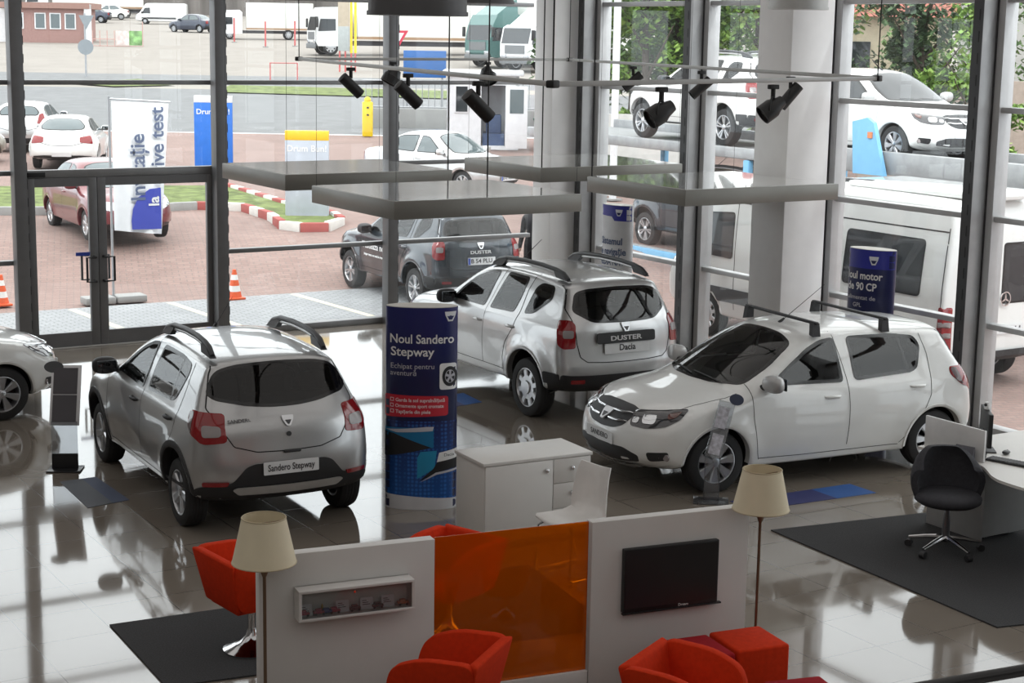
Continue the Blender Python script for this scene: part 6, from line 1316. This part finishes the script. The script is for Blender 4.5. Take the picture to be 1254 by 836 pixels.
def ctext(parent, s, x, z, size, m, width=None, e=.004, a=.335, b_=.15, bold=.002, align='CENTER'):
    q = text_mb(s, size, 0, bold, width=width, align=align); bm_ = bmesh.new(); V_ = [bm_.verts.new((v[0] + x, v[1] + z, 0)) for v in q.v]
    for f in q.f:
        try: bm_.faces.new([V_[i] for i in f])
        except ValueError: pass
    bmesh.ops.triangulate(bm_, faces=bm_.faces[:]); q2 = MB(); q2.bm(bm_); q2.v = [wrap(v[0], v[1], e, a, b_) for v in q2.v]; return q2.build('lettering', m, parent, smooth=0)
def column_sign(label, x, y, rz, H, a, b_, main, group=None):
    t = thing('column_sign', label, 'sign', (x, y, 0), math.radians(rz)); b = MB(); n = 56; ring_ = [(a * math.cos(2 * PI * k / n), b_ * math.sin(2 * PI * k / n)) for k in range(n)]; b.prism(ring_, 0, H); b.build('body', main, t, smooth=50)
    b = MB(); b.prism([(p[0] * .985, p[1] * .985) for p in ring_], H, H + .006); b.build('lid', mat('sign_lid', (.58, .56, .52), .6), t, smooth=50); return t
def shield(parent, x, z, s, e, a, b_):
    curved(parent, 'badge', [(x + u * s, z + v * s) for u, v in ((-.5, .42), (.5, .42), (.44, .1), (.2, -.45), (-.2, -.45), (-.44, .1))], mat('badge_print', (.72, .73, .76), .4), e, a, b_, .02)
    curved(parent, 'badge_inner', [(x + u * s, z + v * s) for u, v in ((-.30, .02), (.30, .02), (.12, -.30), (-.12, -.30))], mat('print_navy', (.012, .016, .10), .35), e + .002, a, b_, .02)
def print_mat(name, c0, c1, z0, z1, dots=0):
    def f(nt, N, L, p):
        tc = N.new('ShaderNodeTexCoord'); sp_ = N.new('ShaderNodeSeparateXYZ'); L.new(tc.outputs['Object'], sp_.inputs[0]); mr_ = N.new('ShaderNodeMapRange'); mr_.inputs['From Min'].default_value = z0; mr_.inputs['From Max'].default_value = z1; L.new(sp_.outputs['Z'], mr_.inputs['Value'])
        c = N.new('ShaderNodeValToRGB'); c.color_ramp.elements[0].color = (*c0, 1); c.color_ramp.elements[1].color = (*c1, 1); L.new(mr_.outputs['Result'], c.inputs['Fac'])
        if dots:
            v = N.new('ShaderNodeTexVoronoi'); v.inputs['Scale'].default_value = 26; v.inputs['Randomness'].default_value = .15; L.new(tc.outputs['Object'], v.inputs['Vector']); mx = N.new('ShaderNodeMixRGB'); mx.blend_type = 'ADD'; mx.inputs['Color2'].default_value = (.02, .10, .30, 1)
            r2 = N.new('ShaderNodeMapRange'); r2.inputs['From Min'].default_value = .5; r2.inputs['From Max'].default_value = .2; r2.inputs['To Max'].default_value = dots; L.new(v.outputs['Distance'], r2.inputs['Value']); L.new(r2.outputs['Result'], mx.inputs['Fac']); L.new(c.outputs['Color'], mx.inputs['Color1']); L.new(mx.outputs['Color'], p.inputs['Base Color'])
        else: L.new(c.outputs['Color'], p.inputs['Base Color'])
    return tex_mat(name, f, .3, .5)
navy = mat('print_navy', (.012, .016, .10), .35); pw = mat('print_white', (.78, .78, .78), .5)
A_, B_ = .335, .15
t = column_sign('tall oval column sign in dark blue print beside the cabinet', -7.26, -9.52, -30, 1.92, A_, B_, print_mat('sign_dark', (.008, .012, .06), (.016, .02, .13), 1.2, 1.9))
curved(t, 'lower_print', [(-.334, .14), (.334, .10), (.334, .85), (-.334, .85)], print_mat('sign_lower', (.01, .08, .30), (.008, .015, .09), .1, .85, .8), .002); curved(t, 'base_print', [(-.334, 0), (.334, 0), (.334, .10), (-.1, .13), (-.334, .14)], mat('print_base', (.62, .63, .66), .4), .003)
shield(t, .265, 1.84, .105, .003, A_, B_)
ctext(t, 'Noul Sandero', .005, 1.625, .118, pw, .585); ctext(t, 'Stepway', -.08, 1.505, .118, pw, .40); ctext(t, 'Echipat pentru', -.08, 1.37, .07, mat('print_grey', (.5, .5, .55), .5), .40, bold=0); ctext(t, 'aventură', -.165, 1.305, .07, mat('print_grey', (.5, .5, .55), .5), .24, bold=0)
curved(t, 'picture_card', [tuple(p) for p in roundpoly([(.17, 1.15), (.325, 1.15), (.325, 1.40), (.17, 1.40)], .03)], pw, .003)
cc = lambda r_, n=28: [(.262 + r_ * .72 * math.cos(2 * PI * k / n), 1.275 + r_ * math.sin(2 * PI * k / n)) for k in range(n)]
curved(t, 'wheel_picture', cc(.095), mat('print_black', (.012, .012, .014), .5), .005); curved(t, 'wheel_picture', cc(.062), mat('print_grey', (.5, .5, .55), .5), .007)
for k in range(5):
    a0 = 2 * PI * (k + .5) / 5 + .3; q = [(.262 + r_ * .72 * math.cos(a0 + d_), 1.275 + r_ * math.sin(a0 + d_)) for r_, d_ in ((.018, 0), (.055, -.38), (.058, 0), (.055, .38))]; curved(t, 'wheel_picture', q, mat('print_black', (.012, .012, .014), .5), .0085)
curved(t, 'red_box', [tuple(p) for p in roundpoly([(-.334, .885), (.25, .905), (.25, 1.09), (-.334, 1.10)], .025)], mat('print_red', (.52, .02, .04), .4), .004)
for i, s_ in enumerate(('□ Garda la sol supraînălțată', '□ Ornamente sport cromate', '□ Tapițerie din piele')): ctext(t, s_, -.285, 1.05 - .055 * i, .045, mat('print_pale', (.75, .6, .62), .5), (.50, .49, .37)[i], e=.007, bold=.001, align='LEFT')
curved(t, 'car_picture', [(-.334, .50), (-.02, .58), (.12, .60), (.12, .80), (-.334, .78)], mat('print_teal', (.01, .16, .34), .3), .004); curved(t, 'car_picture', [(-.334, .50), (-.334, .74), (-.25, .73), (.10, .60), (-.03, .57)], mat('print_black', (.012, .012, .014), .5), .006); curved(t, 'car_picture', [(-.334, .76), (.05, .80), (.12, .80), (.11, .76), (-.22, .74)], mat('print_grey', (.5, .5, .55), .5), .006)
curved(t, 'car_picture', [(-.03, .30), (-.03, .50), (.0, .56), (.15, .57), (.13, .40)], mat('print_cyan', (.02, .26, .46), .3), .004); curved(t, 'car_picture', [(-.02, .27), (.12, .40), (.16, .47), (.334, .50), (.334, .40), (.15, .36)], mat('print_black', (.012, .012, .014), .5), .006); curved(t, 'car_picture', [(.15, .46), (.17, .55), (.334, .58), (.334, .49)], pw, .007); curved(t, 'car_picture', [(.0, .27), (.15, .34), (.334, .37), (.334, .39), (.14, .36)], mat('print_grey', (.5, .5, .55), .5), .008)
ctext(t, 'Dacia', .26, .525, .04, mat('print_black', (.012, .012, .014), .5), .09, e=.009, bold=0)
t = column_sign('dark blue oval column sign behind the white hatchback', -.66, -8.50, -72, 2.0, .30, .15, print_mat('sign_dark2', (.008, .012, .06), (.016, .02, .10), 1.2, 1.9)); a, b2 = .30, .15
curved(t, 'top_print', [(-.299, 1.78), (.299, 1.78), (.299, 2.0), (-.299, 2.0)], mat('print_royal', (.03, .035, .30), .35), .002, a, b2); shield(t, .09, 1.88, .115, .004, a, b2)
ctext(t, 'Noul motor', -.06, 1.69, .125, pw, .52, .004, a, b2, .003); ctext(t, 'de 90 CP', -.06, 1.56, .125, pw, .40, .004, a, b2, .003); ctext(t, 'alimentat de', -.06, 1.43, .07, mat('print_grey', (.5, .5, .55), .5), .38, .004, a, b2, .001); ctext(t, 'GPL', -.1, 1.34, .07, mat('print_grey', (.5, .5, .55), .5), .12, .004, a, b2, .001)
t = column_sign('white oval column sign with a dark blue top right of the corner column', -.55, -3.10, -76, 2.02, .27, .14, mat('sign_pale', (.62, .62, .64), .4)); a, b2 = .27, .14
curved(t, 'top_print', [(-.269, 1.87), (.0, 1.86), (.05, 1.80), (.269, 1.80), (.269, 2.02), (-.269, 2.02)], mat('print_royal', (.03, .035, .30), .35), .002, a, b2); shield(t, .12, 1.92, .11, .004, a, b2)
nv2 = mat('banner_ink', (.10, .13, .22), .7)
for s_, z, w_ in (('Sistemul', 1.50, .40), ('de navigație', 1.35, .50), ('MEDIA NAV', 1.20, .48)): ctext(t, s_, -.02, z, .14, nv2, w_, .004, a, b2, .004)
# ------------------------------------------------------------ leaflet stands
acr = glass('acrylic', (.80, .82, .84), .9, opac=.12, body=(.6, .62, .66))
def stand(label, x, y, rz, dark):
    t = thing('leaflet_stand', label, 'stand', (x, y, 0), math.radians(rz)); b = MB(); b.box(0, 0, .008, .34, .26, .016, 0, .006); b.build('base', mat('stand_black', (.015, .015, .017), .3) if dark else acr, t)
    if dark:
        b = MB(); b.bx(-.13, .13, -.012, .012, .016, .17); b.build('lower_panel', mat('stand_black', (.015, .015, .017), .3), t); b = MB(); b.bx(-.13, .13, -.008, .008, .17, .50, .002); b.build('upright', acr, t)
        M = Matrix.Translation((0, 0, .46)) @ Matrix.Rotation(-.38, 4, 'X'); b = MB(); b.bx(-.15, .15, -.004, .004, 0, .62, .002, M=M); o = b.build('board', mat('acrylic_white', (.7, .7, .72), .2), t)
        for z0 in (.04, .32): b = MB(); b.bx(-.125, .115, -.010, -.005, z0, z0 + .27, M=M); b.build('leaflet', mat('leaflet_dark', (.06, .055, .065), .4), o)
        b = MB(); b.lathe([(.085, -.006), (.085, .006)], 24, axis='Y'); b.v = [(p[0] * 1.15 - .13, p[1], p[2] * .7 + .60) for p in b.v]; xf(b, M); b.build('round_tag', mat('tag_dark', (.05, .055, .06), .4), o)
    else:
        b = MB(); b.bx(-.075, .075, -.012, .0, .016, .44, .002); b.bx(-.075, -.065, -.012, .07, .016, .44); b.bx(.065, .075, -.012, .07, .016, .44); b.build('upright', acr, t)
        M = Matrix.Translation((0, -.01, .44)) @ Matrix.Rotation(-.50, 4, 'X') @ Matrix.Rotation(.22, 4, 'Y'); b = MB(); b.bx(-.08, .08, -.006, .006, 0, .58, .002, M=M); o = b.build('board', acr, t)
        b = MB(); b.bx(-.065, .045, -.011, -.008, .30, .52, M=M); b.bx(-.055, .055, -.011, -.008, .03, .24, M=M); b.build('leaflet', mat('leaflet_pale', (.42, .42, .47), .5, var=.35, scale=25), o); b = MB(); b.lathe([(.07, -.006), (.07, .006)], 24, axis='Y'); b.v = [(p[0] + .08, p[1] - .01, p[2] * .8 + .62) for p in b.v]; xf(b, M); b.build('round_tag', mat('tag_blue', (.02, .03, .07), .35), o)
stand('clear acrylic leaflet stand in front of the white hatchback', -4.72, -10.72, -38, False); stand('leaflet stand with two dark panels at the left by the glass door', -9.80, -6.66, -28, True)
# ------------------------------------------------------------ suspended panels, track lights, pendants
pg = mat('panel_grey', (.20, .192, .172), .35, .3, var=.03); pt_ = mat('panel_top', (.55, .55, .52), .10, .1, coat=1, var=.06, scale=1.2); wire = mat('cable_black', (.01, .01, .01), .6)
for label, x, y, thick in (('suspended grey square panel at the left, farther row', -5.4, -3.8, (1, -1)), ('suspended grey square panel over the suv, nearer row left', -5.70, -7.15, (1, 1)), ('suspended grey square panel at the back, right of the first', -1.9, -3.9, (-1, -1)), ('suspended grey square panel at the right, nearest the white column', -2.05, -7.15, (-1, 1))):
    t = thing('suspended_panel', label, 'hanging panel', (x, y, 2.56)); w_, h_ = 1.13, .98
    b = MB(); b.bx(-w_, w_, -h_, h_, 0, .185, .003); b.build('frame', pg, t); b = MB(); b.bx(-w_ + .012, w_ - .012, -h_ + .012, h_ - .012, .183, .19); b.build('top_sheet', pt_, t); b = MB(); b.bx(-w_ + .05, w_ - .05, -h_ + .05, h_ - .05, -.006, .002); b.build('diffuser', mat('panel_under', (.6, .6, .58), .5), t)
    for sx_ in (-1, 1):
        for sy_ in (-1, 1): b = MB(); p0 = (sx_ * (w_ - .04), sy_ * (h_ - .04), .185); k_ = (sx_, sy_) == thick; b.tube([p0, (p0[0], p0[1], 4.84)], .009 if k_ else .0022, 6); b.build('cable', wire, t)
C_ = {'P1': (-6.42, -4.95), 'Pb': (-1.93, -3.82), 'Pc': (-4.55, -12.52), 'Pd': (-8.74, -13.98)}
t = thing('lighting_track', 'white square lighting track hung below the ceiling', 'lighting track', (-5.4, -8.8, 4.1)); tm = mat('track_white', (.40, .40, .39), .4)
loc = lambda k: Vector((C_[k][0] + 5.4, C_[k][1] + 8.8, 0))
for a, c in (('P1', 'Pb'), ('Pb', 'Pc'), ('Pd', 'Pc'), ('P1', 'Pd')): u, v = loc(a), loc(c); b = MB(); b.box((u.x + v.x) / 2, (u.y + v.y) / 2, 0, (v - u).length, .035, .034, math.atan2(v.y - u.y, v.x - u.x), .004); b.build('bar', tm, t)
for k in C_: p = loc(k); b = MB(); b.box(p.x, p.y, 0, .09, .06, .05, .5, .01); o = b.build('joint', wire, t); b = MB(); b.tube([(p.x, p.y, .02), (p.x, p.y, 3.3)], .006, 6); b.build('cable', wire, o)
SPOTS = [((-7.16, -7.82), 'can', 25, 42, 'leftmost black can spotlight on the lighting track'), ((-7.76, -10.16), 'can', 25, 42, 'black can spotlight in front of the second mullion'), ((-8.31, -12.3), 'can', 30, 42, 'black can spotlight over the kiosk, nearer of two'), ((-5.02, -4.6), 'drum', 200, 60, 'round black spotlight right behind the second mullion can'), ((-3.44, -4.2), 'drum', -60, 60, 'round black spotlight showing its pale lens over the kiosk'),
         ((-2.71, -6.4), 'can', 190, 40, 'black can spotlight in front of the green trees'), ((-3.37, -8.59), 'can', 190, 40, 'black can spotlight on the right-hand mullion'), ((-4.03, -10.81), 'can', 190, 50, 'black can spotlight behind the broad one at the white column'), ((-7.57, -13.57), 'broad', 200, 30, 'broad black spotlight in front of the white transporter suv'), ((-6.15, -13.08), 'broad', 195, 35, 'broad black spotlight in front of the white column')]
for (x, y), kind, az, dn, label in SPOTS:
    t = thing('spotlight', label, 'spotlight', (x, y, 4.08), 0, 'track spotlights'); b = MB(); b.box(0, 0, -.03, .09, .04, .035, 0, .006); b.cyl((0, 0, -.04), (0, 0, -.12), .018, n=10); b.build('adapter', wire, t)
    sm_ = mat('spot_black', (.014, .014, .015), .45); D_ = Vector((math.cos(math.radians(az - 31)) * math.cos(math.radians(dn)), math.sin(math.radians(az - 31)) * math.cos(math.radians(dn)), -math.sin(math.radians(dn)))); U_ = D_.orthogonal().normalized(); c0 = Vector((0, 0, -.19))
    M = Matrix.Translation(c0) @ D_.to_track_quat('Z', 'Y').to_matrix().to_4x4(); s_ = {'can': (.054, .27), 'drum': (.115, .19), 'broad': (.076, .20)}[kind]; b = MB()
    pr = [(.001, -s_[1] / 2), (s_[0], -s_[1] / 2 + .01), (s_[0], s_[1] / 2), (s_[0] * .85, s_[1] / 2), (s_[0] * .85, s_[1] / 2 - .03), (.001, s_[1] / 2 - .03)] if kind == 'can' else [(.001, -s_[1] / 2), (s_[0] * .55, -s_[1] / 2), (s_[0] * .75, -s_[1] * .2), (s_[0], 0), (s_[0], s_[1] / 2), (s_[0] * .9, s_[1] / 2), (s_[0] * .88, s_[1] / 2 - .02), (.001, s_[1] / 2 - .02)]
    b.lathe(pr, 24, M=M); b.build('housing', sm_, t); b = MB(); b.lathe([(s_[0] * .84, s_[1] / 2 - .026), (.001, s_[1] / 2 - .022)], 24, M=M); b.build('lens', mat('spot_lens', (.30, .28, .24), .2, coat=1), t)
    b = MB(); R_ = s_[0] * 1.25; b.tube([(R_ * math.cos(a) * .8, R_ * math.cos(a) * .6, -.19 + R_ * math.sin(a) * .9) for a in np.linspace(-.2, PI + .2, 14)], .006 if kind == 'can' else .007, 6); b.build('yoke', wire, t)
def pendant(label, x, y, z, r_, gcol=(.11, .11, .115)):
    t = thing('pendant_lamp', label, 'lamp', (x, y, z)); gm = mat('pendant_%d' % int(gcol[0] * 100), gcol, .5, .4); b = MB(); n = 72; b.lathe([(r_ * 1.03, 0), (r_ * 1.03, .03), (r_, .03), (r_, .42), (r_ * .6, .50), (.06, .52)], n); b.v = [(x_ * (1 + (.012 if i % 2 else 0)) , y_ * (1 + (.012 if i % 2 else 0)), z_) for i, (x_, y_, z_) in enumerate(b.v)]; b.build('shade', gm, t); b = MB(); b.tube([(0, 0, .5), (0, 0, 7.4 - z)], .012, 8); b.build('cable', wire, t); b = MB(); b.lathe([(r_ * .96, .01), (.001, .012)], 36); b.build('diffuser', mat('panel_under', (.6, .6, .58), .5), t)
pendant('dark ribbed drum pendant lamp at the top, nearest the viewer', -8.92, -12.48, 4.53, .345); pendant('grey drum pendant lamp in front of the white column', -1.34, -7.75, 4.76, .34, (.5, .5, .49)); pendant('drum pendant lamp peeping out behind the nearest drum lamp', -4.38, -5.68, 4.77, .35)
# ------------------------------------------------------------ railing of the gallery, bottom right corner
t = thing('handrail', 'black handrail of the gallery at the bottom right corner', 'railing', (-12.5, -21.25, 2.7)); b = MB()
b.tube([(-.62, -.26, .50), (-.4, -.12, .575), (-.16, .02, .592), (.06, -.05, .612), (.5, -.25, .655), (1.2, -.6, .70)], .011, 12); b.build('rail', mat('rail_black', (.012, .012, .013), .3), t)
for x, y, z in ((.10, -.07, .60), (.9, -.45, .67)): b = MB(); b.tube([(x, y, z), (x + .02, y, .0)], .012, 8); b.build('post', st, t)
b = MB(); b.tube([(-.4, -.12, .50), (-.16, .02, .52), (.06, -.05, .54), (.5, -.25, .58), (1.2, -.6, .63)], .007, 8); b.build('lower_rail', st, t)
# ------------------------------------------------------------ person outside, half behind the corner column
def person(label, x, y, rz):
    J = {'pelvis': (0, 0, .95), 'waist': (0, 0, 1.10), 'chest': (0, 0, 1.30), 'neck': (.01, 0, 1.48), 'nk2': (.02, 0, 1.54)}
    me = bpy.data.meshes.new('body'); V = [(0, 0, .95), (0, 0, 1.12), (0, 0, 1.30), (0, 0, 1.42), (.01, 0, 1.50), (.015, 0, 1.57), (.02, 0, 1.65), (.015, 0, 1.73)]; R = [(.15, .11), (.145, .10), (.17, .115), (.12, .09), (.055, .055), (.06, .07), (.085, .075), (.065, .06)]; E = [(i, i + 1) for i in range(7)]
    def chain(pts, rs, root): 
        i0 = root
        for p, r in zip(pts, rs): V.append(p); R.append((r, r)); E.append((i0, len(V) - 1)); i0 = len(V) - 1
    for s in (1, -1):
        chain([(0, s * .10, .86), (.01, s * .105, .48), (-.01, s * .11, .09), (.12, s * .12, .04)], [.10, .065, .045, .04], 0)
        if s > 0: chain([(0, .19, 1.40), (-.06, .36, 1.18), (.06, .20, 1.0), (.10, .16, .98)], [.065, .05, .038, .035], 3)
        else: chain([(0, -.19, 1.40), (-.02, -.25, 1.12), (.05, -.26, .88), (.07, -.26, .80)], [.065, .05, .038, .035], 3)
    me.from_pydata(V, E, []); o = bpy.data.objects.new('person', me); COL.objects.link(o); m = o.modifiers.new('s', 'SKIN')
    for i, sv in enumerate(me.skin_vertices[0].data): sv.radius = R[i]
    me.skin_vertices[0].data[0].use_root = True; o.modifiers.new('u', 'SUBSURF').levels = 2
    dg = bpy.context.evaluated_depsgraph_get(); m2 = bpy.data.meshes.new_from_object(o.evaluated_get(dg)); bpy.data.objects.remove(o)
    sk, cl_, tr_ = mat('skin', (.50, .30, .22), .6), mat('jacket_black', (.015, .015, .018), .8), mat('trouser_black', (.02, .02, .024), .8)
    for q in (cl_, sk, tr_, mat('shoe_black', (.012, .012, .012), .4)): m2.materials.append(q)
    for p in m2.polygons:
        c = p.center; p.material_index = 1 if c.z > 1.50 else (1 if (abs(c.y) > .22 and c.z < .86) or (.05 < c.x and .10 < c.y < .22 and .93 < c.z < 1.03) else (2 if c.z < .95 else 0)); p.use_smooth = True
        if c.z < .09: p.material_index = 3
    o = link('person', m2, None, (x, y, -.1), math.radians(rz)); tag(o, label, 'person')
    h = ell(-.005, 0, 1.685, .095, .085, .09, 12); h.v = [(x_ - .012, y_, max(z_, 1.66 + .06 * (x_ > .03))) for x_, y_, z_ in h.v]; h.build('hair', mat('hair_dark', (.025, .018, .014), .7), o, smooth=60)
    for s in (1, -1):
        b = ell(.098, s * .032, 1.668, .010, .013, .009, 8); b.build('eye', mat('eye_dark', (.03, .02, .02), .3), o); b = ell(.015, s * .085, 1.66, .018, .010, .03, 8); b.build('ear', sk, o, smooth=60)
        hx, hy, hz = ((.12, .15, .98) if s > 0 else (.075, -.265, .77)); b = ell(hx, hy, hz, .028, .022, .045, 8)
        for k in range(4): b.tube([(hx + .012 - .008 * k, hy, hz - .03), (hx + .02 - .012 * k, hy - .004, hz - .075 + .006 * abs(k - 1)), (hx + .03 - .012 * k, hy - .012 * s, hz - .105 + .01 * abs(k - 1))], [.0095, .009, .007], 6)
        b.tube([(hx + .02, hy - .01 * s, hz + .01), (hx + .045, hy - .02 * s, hz - .02), (hx + .05, hy - .02 * s, hz - .05)], [.011, .010, .008], 6); b.build('hand', sk, o, smooth=60)
    b = ell(.108, 0, 1.640, .018, .013, .022, 8); b.build('nose', sk, o, smooth=60); b = ell(.098, 0, 1.603, .008, .026, .006, 8); b.build('mouth', mat('lips', (.35, .13, .11), .5), o, smooth=60)
person('person in a black jacket behind the slate suv, half hidden by the column', .98, 1.62, 200)
cam = bpy.data.objects.new('camera', bpy.data.cameras.new('camera')); COL.objects.link(cam); SC.camera = cam
cam.data.sensor_width = 36; cam.data.lens = 2080.4 / 1254 * 36; cam.data.clip_end = 800
_R, _U, _F = (.8532274, -.5212769, .0165347), (.0782819, .1593476, .984114), (.5156306, .8383786, -.1767663)
cam.matrix_world = Matrix(((_R[0], _U[0], -_F[0], -14.7164341), (_R[1], _U[1], -_F[1], -23.2511312), (_R[2], _U[2], -_F[2], 4.3984), (0, 0, 0, 1)))
